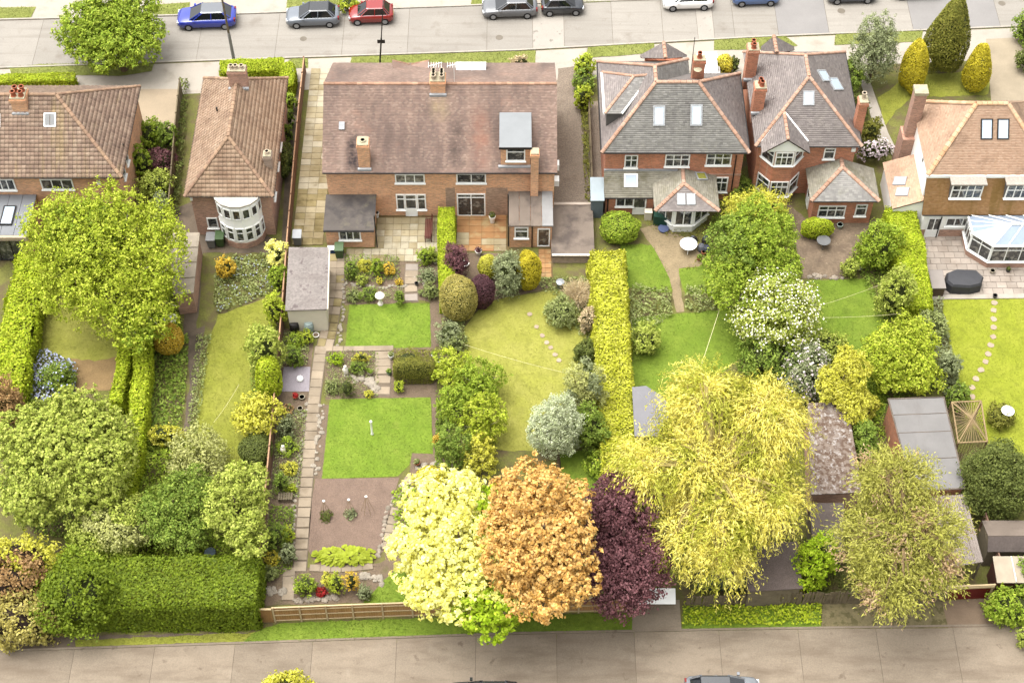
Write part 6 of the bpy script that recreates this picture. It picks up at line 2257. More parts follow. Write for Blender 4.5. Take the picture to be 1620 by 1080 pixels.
bush('bed_shrub', (341, 404, 371, 440), LF['gold'], 'small golden shrub at the corner of the blue flowered bed', leaf=.09)
cover('groundcover_bed', [(340, 440), (370, 405), (440, 405), (440, 455), (418, 470), (345, 497), (338, 480)], LF['herb'], 'mixed green ground cover bed behind the bow window house', h=.5, leaf=.09, dens=100, flower=(BLUEFL, 6, .05))
cover('groundcover_bed', [(245, 535), (300, 530), (296, 600), (286, 690), (240, 720), (225, 720), (236, 620)], LF['mid'], 'rough green ground cover between lime hedge and brown path', h=.55, leaf=.1, dens=100)
cover('groundcover_bed', [(312, 530), (335, 530), (322, 620), (312, 690), (296, 690), (303, 610)], LF['herb'], 'grey green ground cover along the brown path and olive lawn', h=.45, leaf=.08, dens=100)
cover('blue_flower_bed', [(30, 560), (75, 555), (125, 580), (118, 620), (60, 640), (25, 620)], LF['herb'], 'bed of pale blue flowers at the left', h=.5, leaf=.09, dens=80, flower=(BLUEFL, 45, .08))
bush('bed_shrub', (60, 574, 122, 618), LF['mid'], 'green shrub in the middle of the pale blue flowers', leaf=.1, flower=(BLUEFL, .05, .08))
cover('rough_shrubbery', [(215, 700), (300, 690), (330, 760), (330, 800), (420, 860), (405, 890), (120, 895), (100, 850), (190, 800)], LF['limedeep'], 'tangled undergrowth below the left gardens', h=1.0, leaf=.09, dens=150, cat='undergrowth')
bush('yellow_shrub', (236, 668, 288, 706), LF['yelgreen'], 'yellow green shrub right of the long narrow lime hedge', leaf=.1)
bush('yellow_shrub', (278, 700, 322, 740), LF['lime'], 'lime shrub below the brown path end', leaf=.1)
bush('edge_shrub', (-30, 600, 36, 690), LF['brown'], 'brownish shrub at the left edge above the apple tree', leaf=.11)
bush('yellow_shrub', (228, 790, 300, 850), LF['yelgreen'], 'yellow flowered shrub beside the pale branched tree', leaf=.11)
hedge('lane_hedge', [(88, 930), (180, 920), (300, 918), (408, 918)], [3.0, 3.4, 3.6, 3.4], 2.9, LF['hedge'], 'big dark green hedge along the lane at lower left', leaf=.11, rough=.12, dens=1.0)
for bx, k_, lb in (((66, 880, 186, 1004), 'hedge', 'large light green bush bulging from the left end of the big dark hedge'), ((96, 856, 190, 930), 'limedeep', 'leafy bush on top of the left end of the dark hedge')):
    bush('hedge_bush', bx, LF[k_], lb, leaf=.14, lump=.12)
bush('yellow_lane_shrub', (-40, 846, 96, 930), LF['yelgreen'], 'yellow leaved shrub at the lower left edge, upper half', leaf=.15, lump=.2, core=CORE_DARK, dens=.7)
bush('brown_lane_shrub', (-60, 880, 78, 968), LF['brown'], 'brown twiggy shrub at the lower left edge', leaf=.13, lump=.2, core=CORE_DARK)
bush('yellow_lane_shrub', (-30, 938, 88, 1026), LF['olive'], 'olive yellow shrub beside the lane at the lower left corner', leaf=.14, lump=.2, core=CORE_DARK)
bush('roadside_shrub', (412, 1062, 508, 1120), LF['yelgreen'], 'yellow shrub poking up at the bottom edge of the photo', leaf=.13)

# -- the pair's gardens
hedge('patio_hedge', [(706, 328), (706, 380), (707, 430), (706, 470)], [1.15, 1.2, 1.1, .9], 1.8, LF['hedgelime'], 'narrow lime hedge dividing the two patios', leaf=.08, rough=.06)
hedge('central_hedge', [(962, 396), (966, 480), (972, 600), (978, 680), (984, 745)], 2.35, 2.1, LF['hedgeyel'], 'thick yellow hedge running down from the flat garage', leaf=.105, rough=.16)
bush('olive_topiary', (694, 434, 756, 509), LF['olive'], 'large olive clipped topiary beside the lime patio hedge', leaf=.06, lump=.03)
bush('purple_ball', (740, 434, 784, 489), LF['purpledk'], 'dark purple clipped ball next to the olive topiary', leaf=.07, lump=.03, core=CORE_DARK)
bush('purple_acer', (702, 384, 738, 446), LF['purple'], 'ragged purple leaved shrub beside the lime patio hedge', leaf=.08, lump=.2, core=CORE_DARK)
bush('gold_column', (756, 402, 788, 442), LF['yelgreen'], 'small golden shrub right of the ragged purple one', leaf=.07, lump=.04)
bush('gold_conifer', (814, 396, 857, 460), LF['coniferyel'], 'golden dwarf conifer below the kitchen door', 'conifer', leaf=.07, lump=.06)
bush('grey_shrub', (782, 394, 824, 470), LF['grey'], 'soft grey green shrub left of the golden dwarf conifer', leaf=.09)
bush('border_shrub', (864, 470, 914, 518), LF['herb'], 'pale green shrub below the metal bin', leaf=.09)
bush('border_shrub', (915, 484, 945, 528), LF['straw'], 'cream flowered shrub against the yellow hedge', leaf=.08)
bush('border_shrub', (906, 536, 948, 582), LF['dark'], 'dark shrub against the yellow hedge above the variegated tree', leaf=.1)
tree('silver_tree', (839, 626, 917, 722), LF['silver'], 'silvery white round tree on the yellowed lawn edge', leaf=.1, n=6500, clear=.5, spread=.6, size=.45, trunk=(884, 742), jitter=.8)
tree('variegated_tree', (893, 572, 956, 664), LF['pale'], 'cream variegated tree between silvery tree and yellow hedge', leaf=.12, clear=.4, extra=(LF['grey'], .3))
bush('shade_shrub', (905, 645, 962, 718), LF['mid'], 'dark green shrub below the variegated tree', leaf=.11)
bush('shade_shrub', (925, 712, 985, 760), LF['limedeep'], 'green shrub at the lower end of the yellow hedge', leaf=.11)
for bx, k_, lb, lf in (((684, 550, 752, 616), 'lime', 'topmost lime small tree on the border between the two lawns', .13), ((722, 566, 796, 640), 'limedeep', 'small tree with pale stems on the border right of the topmost one', .14),
                       ((688, 606, 748, 672), 'limedeep', 'left small tree halfway down the border between the two lawns', .12), ((728, 628, 800, 706), 'lime', 'right small tree halfway down the border between the two lawns', .14),
                       ((686, 672, 744, 746), 'mid', 'dark small tree at the lower left of the border', .12), ((730, 690, 790, 752), 'yelgreen', 'yellow green small tree at the lower end of the border', .13)):
    tree('border_tree', bx, LF[k_], lb, leaf=lf, clear=.2, bark=BARK_PALE, spread=.6, size=.45, nl=9, dens=.8, group='small trees on the border between the lawns')
bush('blue_shrub', (734, 662, 760, 686), LF['grey'], 'small blue grey shrub inside the lower lime tree', leaf=.08)
bush('gold_topiary', (656, 736, 704, 776), LF['coniferyel'], 'golden clipped shrub at the corner of the long lawn', leaf=.06, lump=.03)
for i, (bx, k_, lb, lf) in enumerate((
        ((544, 412, 568, 442), 'mid', 'green shrub at the left end of the bed below the patio', .07),
        ((566, 408, 590, 430), 'yelgreen', 'yellow green shrub second from left in the bed below the patio', .07),
        ((585, 410, 606, 438), 'limedeep', 'bright green shrub in the middle of the bed below the patio', .07),
        ((603, 415, 624, 436), 'gold', 'golden shrub at the right of the bed below the patio', .06),
        ((563, 432, 582, 452), 'apple', 'small round pale shrub in the bed below the patio', .06),
        ((596, 438, 606, 450), 'yellow', 'tiny yellow plant at the edge of the bed below the patio', .05),
        ((624, 440, 638, 452), 'gold', 'tiny orange yellow plant at the right edge of the bed below the patio', .05),
        ((660, 390, 686, 420), 'limedeep', 'upper green shrub beside the lime patio hedge', .07),
        ((672, 392, 694, 416), 'apple', 'pale shrub touching the lime patio hedge', .07),
        ((662, 422, 690, 450), 'grey', 'grey green shrub by the steps beside the patio hedge', .07),
        ((668, 446, 694, 474), 'herb', 'low shrub among pots at the foot of the patio hedge', .07),
        ((570, 452, 598, 478), 'mid', 'low green mound left of the white bird bath', .06),
        ((548, 456, 570, 478), 'herb', 'grey mound at the left end of the bird bath bed', .06),
        ((625, 458, 640, 484), 'mid', 'green mound at the right end of the bird bath bed', .06),
        ((690, 505, 730, 548), 'grey', 'grey shrub below the olive topiary', .09),
        ((698, 525, 740, 560), 'herb', 'pale shrub above the upper lime border tree', .08),
        ((517, 556, 544, 578), 'fresh', 'vivid lime mat at the left of the rockery', .05),
        ((555, 558, 586, 574), 'yelgreen', 'yellow green mat at the top of the rockery', .05),
        ((552, 572, 582, 592), 'mid', 'green mound in the middle of the rockery', .06),
        ((535, 596, 562, 630), 'dark', 'dark clipped dome in the rockery', .05),
        ((512, 598, 540, 624), 'herb', 'grey green mound left of the dark clipped dome', .06),
        ((622, 550, 670, 590), 'conifer', 'brown green shrub above the clipped rectangular bush', .07),
        ((622, 600, 640, 622), 'lime', 'small lime ball below the clipped rectangular bush', .05),
        ((575, 616, 590, 630), 'yelgreen', 'small yellow green plant at the lawn edge of the rockery', .05),
        ((688, 660, 708, 678), 'mid', 'upper small green ball beside the long lawn', .06),
        ((690, 672, 706, 690), 'mid', 'lower small green ball beside the long lawn', .06),
        ((684, 686, 698, 704), 'gold', 'small orange ball beside the long lawn', .05),
        ((692, 700, 712, 720), 'mid', 'green clump below the orange ball beside the long lawn', .06),
        ((463, 906, 502, 944), 'limedeep', 'large round green shrub in the lowest bed', .07),
        ((497, 926, 517, 944), 'red', 'small bright red shrub in the lowest bed', .06),
        ((508, 902, 528, 932), 'yelgreen', 'pale yellow green shrub behind the red one', .06),
        ((518, 906, 546, 940), 'lime', 'round lime shrub right of the red one', .06),
        ((542, 902, 568, 938), 'gold', 'golden shrub at the right of the lowest bed', .06),
        ((416, 870, 442, 896), 'yellow', 'yellow shrub against the lower panel fence', .06),
        ((444, 858, 470, 892), 'grey', 'blue grey leafy plant right of the yellow fence shrub', .08),
        ((418, 826, 452, 872), 'mid', 'green shrub above the yellow fence shrub', .08),
        ((446, 832, 466, 858), 'lime', 'lime ball above the blue grey leafy plant', .06),
        ((416, 894, 440, 920), 'herb', 'pale mound below the yellow fence shrub', .07),
        ((452, 524, 484, 552), 'limedeep', 'uppermost shrub of the border along the panel fence', .07),
        ((450, 545, 480, 582), 'mid', 'second shrub down the border along the panel fence', .08),
        ((474, 520, 496, 545), 'lime', 'lime shrub beside the white plant saucer', .06),
        ((440, 655, 468, 690), 'grey', 'grey mound in the rock border by the panel fence', .07),
        ((436, 690, 472, 720), 'limedeep', 'green shrub behind the white statue', .07),
        ((444, 728, 472, 752), 'yelgreen', 'yellow green plant below the white statue', .06),
        ((432, 745, 456, 780), 'mid', 'low green plant by the lower rock border', .07),
        ((450, 765, 472, 780), 'lime', 'lime plant at the slatted bench end of the border', .06),
        ((444, 640, 464, 658), 'brown', 'rusty small plant among the pots by the fence', .06),
        ((632, 876, 660, 906), 'herb', 'dark small shrub at the end of the curved path', .07),
        ((566, 925, 590, 950), 'grey', 'grey mound beside the lowest rocks', .06))):
    bush('border_plant', bx, LF[k_], lb, 'plant', leaf=lf, cap=1600, lump=.12)
bush('clipped_block', (622, 568, 690, 604), LF['conifer'], 'olive brown clipped rectangular bush in the rockery garden', leaf=.05, shape=5, lump=.02)
# rhubarb patch: big leaves one by one
rh = thing('leafy_clump', G(545, 880), 'long oval clump of big lime leaves in the vegetable plot', 'plant')
rng = np.random.default_rng(3)
for i in range(150):
    a, rr = rng.uniform(0, 6.28), math.sqrt(rng.uniform(0, 1))
    px, py = 545 + 50 * rr * math.cos(a), 878 + 15 * rr * math.sin(a)
    zz = .45 * (1 - rr * rr) + .12
    p = G(px, py, zz)
    nn = unit(np.array([[math.cos(a) * .5 * rr, -math.sin(a) * .5 * rr, 1.0]]) + rng.normal(size=(1, 3)) * .2)
    t = unit(np.array([[math.cos(a), -math.sin(a), -.3]]))
    c = np.array([p])
    t = unit(t - nn * np.sum(t * nn))
    bb = np.cross(nn, t)
    s = rng.uniform(.17, .27)
    v = np.vstack([c - t * s, c + bb * s * .7 - t * s * .2 + nn * .04, c + bb * s * .45 + t * s * .6 + nn * .03, c + t * s, c - bb * s * .45 + t * s * .6 + nn * .03, c - bb * s * .7 - t * s * .2 + nn * .04])
    mm = MB()
    mm.add(v, [(0, 1, 2, 3), (0, 3, 4, 5)])
    mm.build('leaf', LF['lime'], rh)
# pampas grass
pg = thing('pampas_grass', G(915, 475), 'straw coloured pampas grass clump against the yellow hedge', 'grass clump')
P_, T_ = [], []
c0 = np.array(G(915, 472))
for i in range(900):
    a = rng.uniform(0, 6.28)
    d = unit(np.array([[math.cos(a), math.sin(a), rng.uniform(.7, 2.0)]]))[0]
    p = c0 + np.array([rng.normal() * .2, rng.normal() * .2, 0])
    for k in range(5):
        p = p + d * .24
        d = unit((d + np.array([0, 0, -.16]))[None])[0]
        P_.append(p)
        T_.append(d)
pts, al = np.array(P_), np.array(T_)
side = rng.normal(size=pts.shape)
nn = unit(side - al * np.sum(side * al, axis=1, keepdims=True))
v, q = leaf_quads(pts, nn, np.full(len(pts), .16), .09, al, rng)
rawmesh('blades', v, q, LF['straw'], pg)

# -- lane trees
tree('cream_maple', (622, 740, 832, 1002), LF['cream'], 'cream and lime variegated maple by the lane', leaf=.22, n=15000, clear=.4, nl=44, spread=.72, size=.27, clump=.2, extra=(LF['fresh'], .3), masses=[(640, 738, 765, 850), (620, 810, 740, 930), (690, 790, 815, 910), (640, 880, 770, 985), (735, 765, 800, 850, LF['fresh']), (715, 895, 834, 1004, LF['fresh']), (740, 860, 830, 960), (660, 780, 760, 900)])
tree('copper_maple', (766, 738, 954, 978), LF['orange'], 'orange copper leaved maple between the cream and purple trees', leaf=.2, n=14500, clear=3.2, nl=42, spread=.72, size=.27, clump=.2, masses=[(776, 738, 890, 840), (764, 790, 880, 920), (850, 760, 936, 880), (796, 860, 905, 974), (860, 850, 944, 958), (810, 790, 920, 910)])
tree('purple_plum', (916, 750, 1054, 974), LF['purple'], 'dark purple leaved tree right of the orange maple', leaf=.16, n=11000, clear=.8, nl=30, jitter=.9, bark=mat('purple_bark', (134, 100, 96), var=.2), masses=[(926, 750, 1030, 850), (914, 820, 1000, 930), (960, 810, 1056, 930), (930, 880, 1040, 976)])
weeping('golden_willow', (972, 582, 1294, 932), LF['willow'], 'huge golden weeping willow', n=5400, seg=12, step=.27, shrink=1.2, leaf=.15, leafw=.034, clear=.8, nl=44, m2=LF['willowg'], frac=.35, spread=.72, size=.28, bark=mat('willow_bark', (206, 186, 110), var=.15), masses=[(1060, 584, 1170, 690), (1140, 606, 1264, 730), (1040, 660, 1150, 790), (984, 690, 1080, 790), (1036, 770, 1120, 890), (1160, 700, 1266, 840), (1090, 720, 1210, 870), (1090, 810, 1186, 920), (1140, 650, 1230, 760)])
weeping('feathery_larch', (1322, 714, 1526, 986), LF['larch'], 'feathery olive and brown larch by the lane', n=3400, seg=8, step=.2, leaf=.12, leafw=.034, clear=.8, droop=.5, shrink=1.0, nl=40, m2=LF['larchb'], frac=.17, spread=.72, size=.30, bark=mat('larch_bark', (166, 140, 100), var=.15), masses=[(1350, 712, 1470, 810), (1320, 790, 1430, 920), (1410, 780, 1524, 900), (1350, 850, 1470, 974), (1430, 850, 1520, 950), (1370, 770, 1470, 880)])

# -- gardens right of the yellow hedge
bush('green_dome', (949, 334, 1013, 386), LF['limedeep'], 'round bright green shrub below the lean-to door of the slate house', leaf=.1, lump=.08)
tree('dense_tree', (1118, 318, 1262, 492), LF['limedeep'], 'dense dark lime tree in front of the gabled bay house', leaf=.15, n=10000, clear=.3, nl=30, spread=.68, size=.33, clump=.25, masses=[(1114, 380, 1200, 494), (1150, 318, 1258, 420), (1190, 380, 1266, 480), (1124, 334, 1200, 420, LF['mid'])])
bush('golden_crown_shrub', (1146, 300, 1246, 372), LF['yelgreen'], 'yellow green rounded shrub topping the dense dark lime tree', leaf=.11, lump=.1)
bush('wall_shrub', (1150, 276, 1192, 316), LF['mid'], 'green shrub between the two slate houses', leaf=.1)
tree('blossom_tree', (1160, 432, 1296, 548), LF['apple'], 'white flowering hawthorn tree', leaf=.15, n=6000, clear=1.0, nl=28, flower=(BLOSSOM, 1900, .07), spread=.68, size=.33)
bush('shade_bush', (1168, 524, 1262, 606), LF['mid'], 'dark green bush below the white flowering tree', leaf=.12, lump=.15)
bush('lilac_bush', (1232, 548, 1312, 628), LF['grey'], 'greyish bush with pale lilac flowers above the willow', leaf=.1, flower=(LILAC, .08, .09), lump=.15)
tree('round_lime_tree', (1358, 500, 1488, 622), LF['lime'], 'rounded lime tree above the two garages', leaf=.15, n=8000, clear=.5, nl=26, spread=.68, size=.33, masses=[(1356, 520, 1430, 600), (1395, 498, 1480, 570), (1410, 545, 1490, 622), (1380, 560, 1440, 618)])
tree('slim_lime_tree', (1292, 548, 1372, 668), LF['yelgreen'], 'yellow lime tree left of the rounded one', leaf=.14, n=5000, clear=.4, masses=[(1292, 580, 1345, 640), (1320, 548, 1372, 610), (1325, 600, 1374, 668)])
bush('slim_shrub', (1272, 520, 1340, 572), LF['apple'], 'pale shrub between white blossom and rounded lime tree', leaf=.11)
bush('yellow_bush', (1338, 618, 1388, 670), LF['yelgreen'], 'yellow shrub between the mossy garage and the brick garage', leaf=.11, lump=.15)
bush('dark_ivy_bush', (1348, 662, 1388, 742), LF['mid'], 'dark green shrub along the right side of the mossy garage', leaf=.1)
hedge('bright_hedge', [(1424, 326), (1438, 380), (1446, 430), (1456, 484)], [2.1, 2.2, 2.0, 1.9], 2.0, LF['hedgelime'], 'bright lime hedge left of the grey terrace', leaf=.09, rough=.12)
bush('terrace_shrub', (1356, 352, 1420, 432), LF['limedeep'], 'upper green shrub left of the bright lime hedge', leaf=.12)
bush('terrace_shrub', (1388, 424, 1442, 508), LF['apple'], 'lower pale shrub left of the bright lime hedge', leaf=.12)
bush('oval_bush', (1265, 344, 1320, 378), LF['hedgelime'], 'low oval lime shrub in front of the brick extension', leaf=.08, lump=.04)
bush('small_bush', (1330, 406, 1362, 440), LF['apple'], 'small shrub beside the pale round stone', leaf=.08)
cover('border_bed', [(1000, 455), (1058, 455), (1064, 500), (1040, 515), (1000, 545), (990, 500)], LF['herb'], 'grey green border left of the dirt path', h=.6, leaf=.09, dens=100)
cover('border_bed', [(1082, 455), (1150, 450), (1160, 490), (1100, 496), (1084, 490)], LF['herb'], 'grey green border right of the dirt path', h=.6, leaf=.09, dens=100)
cover('border_bed', [(1440, 480), (1488, 478), (1506, 560), (1530, 655), (1500, 650), (1470, 560)], LF['grey'], 'mixed border along the lime lawn with stepping stones', h=.7, leaf=.1, dens=100)
bush('border_shrub', (998, 512, 1046, 562), LF['apple'], 'pale shrub at the upper left of the lower green lawn', leaf=.1)
bush('border_shrub', (1450, 490, 1500, 540), LF['herb'], 'grey green shrub at the top of the border by the lime lawn', leaf=.1)
bush('border_shrub', (1478, 556, 1518, 610), LF['grey'], 'grey shrub halfway down the border by the lime lawn', leaf=.1)
bush('border_shrub', (1498, 606, 1532, 650), LF['mid'], 'green shrub at the lower end of the border by the lime lawn', leaf=.1)
bush('lawn_bush', (1560, 636, 1606, 678), LF['conifer'], 'dark bush under the white disc on the lime lawn', leaf=.09)
tree('dark_evergreen', (1518, 700, 1636, 822), LF['dark'], 'dark evergreen tree at the right edge', leaf=.13, n=9000, clear=.4, nl=26, spread=.66, size=.34)
bush('fence_bush', (1262, 846, 1324, 934), LF['fresh'], 'fresh green shrub left of the feathery larch', leaf=.11, lump=.15)
bush('fence_bush', (1212, 914, 1270, 948), LF['yelgreen'], 'yellow green shrub hanging over the old board fence', leaf=.1)
bush('lane_bush', (1562, 930, 1640, 992), LF['limedeep'], 'green shrub by the lane at the right edge', leaf=.12)
bush('lane_bush', (1596, 880, 1660, 945), LF['mid'], 'upper green shrub at the right edge above the lane', leaf=.12)
bush('lane_bush', (1604, 992, 1660, 1028), LF['apple'], 'leafy sprig at the right edge over the lane', leaf=.12)
cover('herbage', [(1080, 950), (1298, 946), (1300, 988), (1080, 990)], LF['hedgelime'], 'low bright herbage along the lane below the old board fence', h=.45, leaf=.09, dens=110, cat='herbage')
cover('yard_weeds', [(1020, 350), (1130, 350), (1140, 400), (1120, 430), (1080, 428), (1120, 395), (1040, 370)], LF['conifer'], 'weeds round the sun room of the slate house', h=.3, leaf=.07, dens=40, cat='weeds')
cover('bed_plants', [(700, 480), (735, 500), (735, 550), (700, 548)], LF['herb'], 'low plants below the olive topiary', h=.5, leaf=.08, dens=100)
cover('bed_plants', [(842, 440), (935, 440), (935, 540), (915, 530), (885, 470), (860, 462)], LF['herb'], 'low plants along the yellow hedge by the yellowed lawn', h=.4, leaf=.08, dens=90)
cover('bed_plants', [(620, 780), (660, 760), (700, 760), (690, 900), (625, 880)], LF['limedeep'], 'green undergrowth beneath the cream maple', h=.5, leaf=.1, dens=80)
cover('bed_plants', [(690, 620), (712, 620), (715, 745), (688, 740)], LF['mid'], 'low green border plants right of the long lawn', h=.45, leaf=.08, dens=110)
cover('bed_plants', [(1395, 500), (1450, 500), (1480, 620), (1400, 640)], LF['mid'], 'green undergrowth below the rounded lime tree', h=.5, leaf=.1, dens=80)
cover('bed_plants', [(1170, 460), (1290, 540), (1280, 640), (1180, 600)], LF['mid'], 'green undergrowth below the white flowering tree', h=.8, leaf=.11, dens=70)
cover('bed_plants', [(1085, 935), (1100, 860), (1180, 850), (1275, 850), (1330, 780), (1410, 790), (1500, 940), (1300, 945)], LF['dark'], 'dark undergrowth round the sheds by the lane', h=.4, leaf=.1, dens=50)
cover('bed_plants', [(30, 640), (120, 620), (230, 700), (180, 850), (60, 850), (0, 800)], LF['mid'], 'green undergrowth below the big apple tree', h=.4, leaf=.1, dens=60)

cover('rough_undergrowth', [(0, 560), (40, 545), (60, 565), (30, 600), (60, 640), (0, 700)], LF['mid'], 'dark undergrowth along the foot of the left boundary hedge', h=.7, leaf=.08, dens=130, cat='undergrowth')
cover('rough_undergrowth', [(120, 440), (280, 440), (290, 530), (240, 560), (215, 480)], LF['limedeep'], 'undergrowth beneath the feathery lime tree', h=.5, leaf=.08, dens=110, cat='undergrowth')
cover('rough_undergrowth', [(395, 520), (440, 520), (425, 700), (410, 850), (395, 860), (400, 700)], LF['mid'], 'undergrowth along the left side of the panel fence', h=.6, leaf=.08, dens=130, cat='undergrowth')
cover('rough_undergrowth', [(930, 530), (1000, 545), (1000, 600), (985, 720), (930, 700)], LF['mid'], 'undergrowth on both sides of the lower yellow hedge', h=.5, leaf=.08, dens=110, cat='undergrowth')
cover('rough_undergrowth', [(1130, 330), (1180, 310), (1250, 360), (1270, 440), (1160, 470), (1110, 420)], LF['mid'], 'undergrowth beneath the dense dark lime tree', h=.7, leaf=.08, dens=110, cat='undergrowth')
cover('rough_undergrowth', [(1360, 370), (1420, 380), (1440, 500), (1400, 510), (1360, 440)], LF['mid'], 'undergrowth left of the bright lime hedge', h=.6, leaf=.08, dens=130, cat='undergrowth')
cover('rough_undergrowth', [(1285, 560), (1400, 600), (1405, 690), (1360, 760), (1345, 640), (1280, 632)], LF['limedeep'], 'undergrowth between the mossy garage and the brick garage', h=.6, leaf=.08, dens=120, cat='undergrowth')
cover('border_herbs', [(440, 525), (492, 525), (486, 578), (448, 578)], LF['herb'], 'herbs under the water butts along the panel fence', h=.35, leaf=.06, dens=200)
cover('border_herbs', [(440, 650), (486, 650), (474, 790), (428, 790)], LF['herb'], 'mixed herbs in the middle of the fence border', h=.35, leaf=.06, dens=160)
cover('border_herbs', [(428, 800), (468, 800), (462, 900), (415, 925)], LF['mid'], 'mixed plants at the lower end of the fence border', h=.4, leaf=.07, dens=160)
cover('border_herbs', [(545, 405), (630, 405), (636, 445), (545, 448)], LF['mid'], 'mixed plants in the bed below the buff patio', h=.3, leaf=.06, dens=110)
cover('border_herbs', [(548, 455), (636, 455), (638, 478), (550, 480)], LF['herb'], 'low herbs round the white bird bath', h=.25, leaf=.05, dens=90)
cover('border_herbs', [(516, 556), (600, 556), (598, 628), (514, 630)], LF['herb'], 'low alpine plants of the rockery', h=.2, leaf=.05, dens=110)
cover('border_herbs', [(622, 556), (692, 552), (692, 600), (622, 600)], LF['conifer'], 'brownish plants round the clipped block', h=.3, leaf=.06, dens=130)
# ------------------------------------------------------------------ fences
M_NEWWOOD = mat('new_fence_wood', (198, 150, 92), rough=.85, var=.12, scale=2, isl=.1, stains=(((168, 118, 66), (3, 3, .4), .5, .7, .5),))
M_PALEWOOD = mat('pale_fence_rail', (230, 204, 158), rough=.85, var=.08)
M_ORANGEW = mat('orange_fence_wood', (160, 120, 96), rough=.85, var=.15, scale=2, isl=.15)
M_GREYW = mat('grey_fence_wood', (150, 134, 104), rough=.9, var=.25, scale=2, isl=.28, stains=(((92, 78, 54), (3, 3, .5), .5, .66, .6),))
M_PINKW = mat('pinkish_boards', (176, 138, 116), rough=.9, var=.15, scale=2, isl=.15)

def panel_fence(name, line, h, label, m, railm=None, panel=1.83, post=.05, capm=None, step=None):
    P_ = [G(*p) for p in line]
    root = thing(name, P_[0], label, 'fence')
    seg = []
    for a, b in zip(P_, P_[1:]):
        n = max(1, round((b - a).length / panel))
        for i in range(n):
            seg.append((a.lerp(b, i / n), a.lerp(b, (i + 1) / n)))
    for i, (a, b) in enumerate(seg):
        d = (b - a).normalized()
        s = Vector((-d.y, d.x, 0))
        L_ = (b - a).length
        nb = max(4, int(L_ / .14))
        pm = MB()
        for k in range(nb):
            c = a.lerp(b, (k + .5) / nb)
            pm.obox((c.x, c.y, h / 2 + .03), d, s, (0, 0, 1), L_ / nb / 2 - .006, .012 + .006 * (k % 2), h / 2 - .03)
        pn = pm.build('panel', m, root)
        pn['kind'] = 'stuff'
        for z in (.25, h * .52, h - .2):
            rm = MB()
            c = (a + b) / 2 - s * (.045 if step is None else step)
            rm.obox((c.x, c.y, z), d, s, (0, 0, 1), L_ / 2 - .06, .022, .035)
            rm.build('rail', railm or m, pn)
        cm = MB()
        c = (a + b) / 2
        cm.obox((c.x, c.y, h + .03), d, s, (0, 0, 1), L_ / 2 - .05, .045, .022)
        cm.build('capping', capm or railm or m, pn)
    for i, p in enumerate([s_[0] for s_ in seg] + [seg[-1][1]]):
        d = (seg[min(i, len(seg) - 1)][1] - seg[min(i, len(seg) - 1)][0]).normalized()
        s = Vector((-d.y, d.x, 0))
        b = MB()
        b.obox((p.x - s.x * .02, p.y - s.y * .02, h / 2 + .05), d, s, (0, 0, 1), post, post, h / 2 + .05)
        b.build('post', railm or m, root)
    return root
panel_fence('panel_fence', [(484, 116), (476, 190), (468, 280), (459, 385), (449, 520), (437, 660), (424, 800), (409, 960)], 1.65, 'long orange brown panel fence left of the garden path', M_ORANGEW, capm=mat('fence_cap', (214, 168, 130), var=.1))
panel_fence('lane_fence', [(436, 983), (560, 978), (700, 973), (830, 970), (1000, 966)], 1.7, 'new pale timber fence along the lane with three rails', M_NEWWOOD, M_PALEWOOD, step=.05)
panel_fence('plain_side_fence', [(289, 150), (281, 230), (272, 345)], 1.6, 'grey fence between the two left houses', M_GREYW)
panel_fence('drive_fence', [(931, 175), (934, 250), (937, 330)], 1.2, 'low wooden fence right of the gravel drive', M_GREYW)
gp = thing('fence_gate', G(420, 985), 'plain tan board gate at the left end of the new lane fence', 'gate')
p0, p1 = G(410, 984), G(434, 983)
for i in range(5):
    b = MB()
    x0, x1 = p0.x + (p1.x - p0.x) * i / 5, p0.x + (p1.x - p0.x) * (i + 1) / 5
    b.box(x0 + .005, x1 - .005, p0.y - .02, p0.y + .02, .05, 1.6)
    b.build('board', M_NEWWOOD, gp)
b = MB()
b.box(p0.x, p1.x, p0.y - .06, p0.y + .06, 1.602, 1.66)
b.build('capping', M_PALEWOOD, gp)
rr = random.Random(8)
bf = thing('old_board_fence', G(1280, 956), 'old grey leaning board fence along the lane', 'fence')
a, b_ = G(1082, 960), G(1496, 951)
n = 92
for i in range(n):
    c = a.lerp(b_, (i + .5) / n)
    m = MB()
    h = rr.uniform(1.25, 1.55)
    t = rr.uniform(-.06, .10)
    ax = Vector((math.cos(t), 0, -math.sin(t)))
    az = Vector((math.sin(t), rr.uniform(-.05, .05), math.cos(t))).normalized()
    m.obox((c.x + .5 * h * math.sin(t), c.y + rr.uniform(-.02, .02), h / 2), ax, az.cross(ax), az, .078, .014, h / 2)
    m.build('board', M_GREYW, bf)
for z in (.4, 1.15):
    m = MB()
    m.obox(((a.x + b_.x) / 2, (a.y + b_.y) / 2 + .06, z), (b_ - a).normalized(), Vector((0, 1, 0)), (0, 0, 1), (b_ - a).length / 2, .03, .05)
    m.build('rail', M_GREYW, bf)
rg = thing('red_gate', G(1528, 948), 'dark red double gate with pale top rail by the lane', 'gate')
a, b_ = G(1492, 949), G(1562, 946)
for i in range(10):
    m = MB()
    p, q = a.lerp(b_, i / 10), a.lerp(b_, (i + 1) / 10)
    m.box(p.x + .006, q.x - .006, p.y - .02, p.y + .02, .08, 1.45)
    m.build('board', mat('red_gate_paint', (122, 28, 22), rough=.6, var=.15), rg)
for z, th in ((1.5, .05), (1.75, .04)):
    m = MB()
    m.obox(((a.x + b_.x) / 2, a.y + .02, z), (b_ - a).normalized(), (0, 1, 0), (0, 0, 1), (b_ - a).length / 2 + .1, .05, th)
    m.build('rail', M_PALEWOOD, rg)
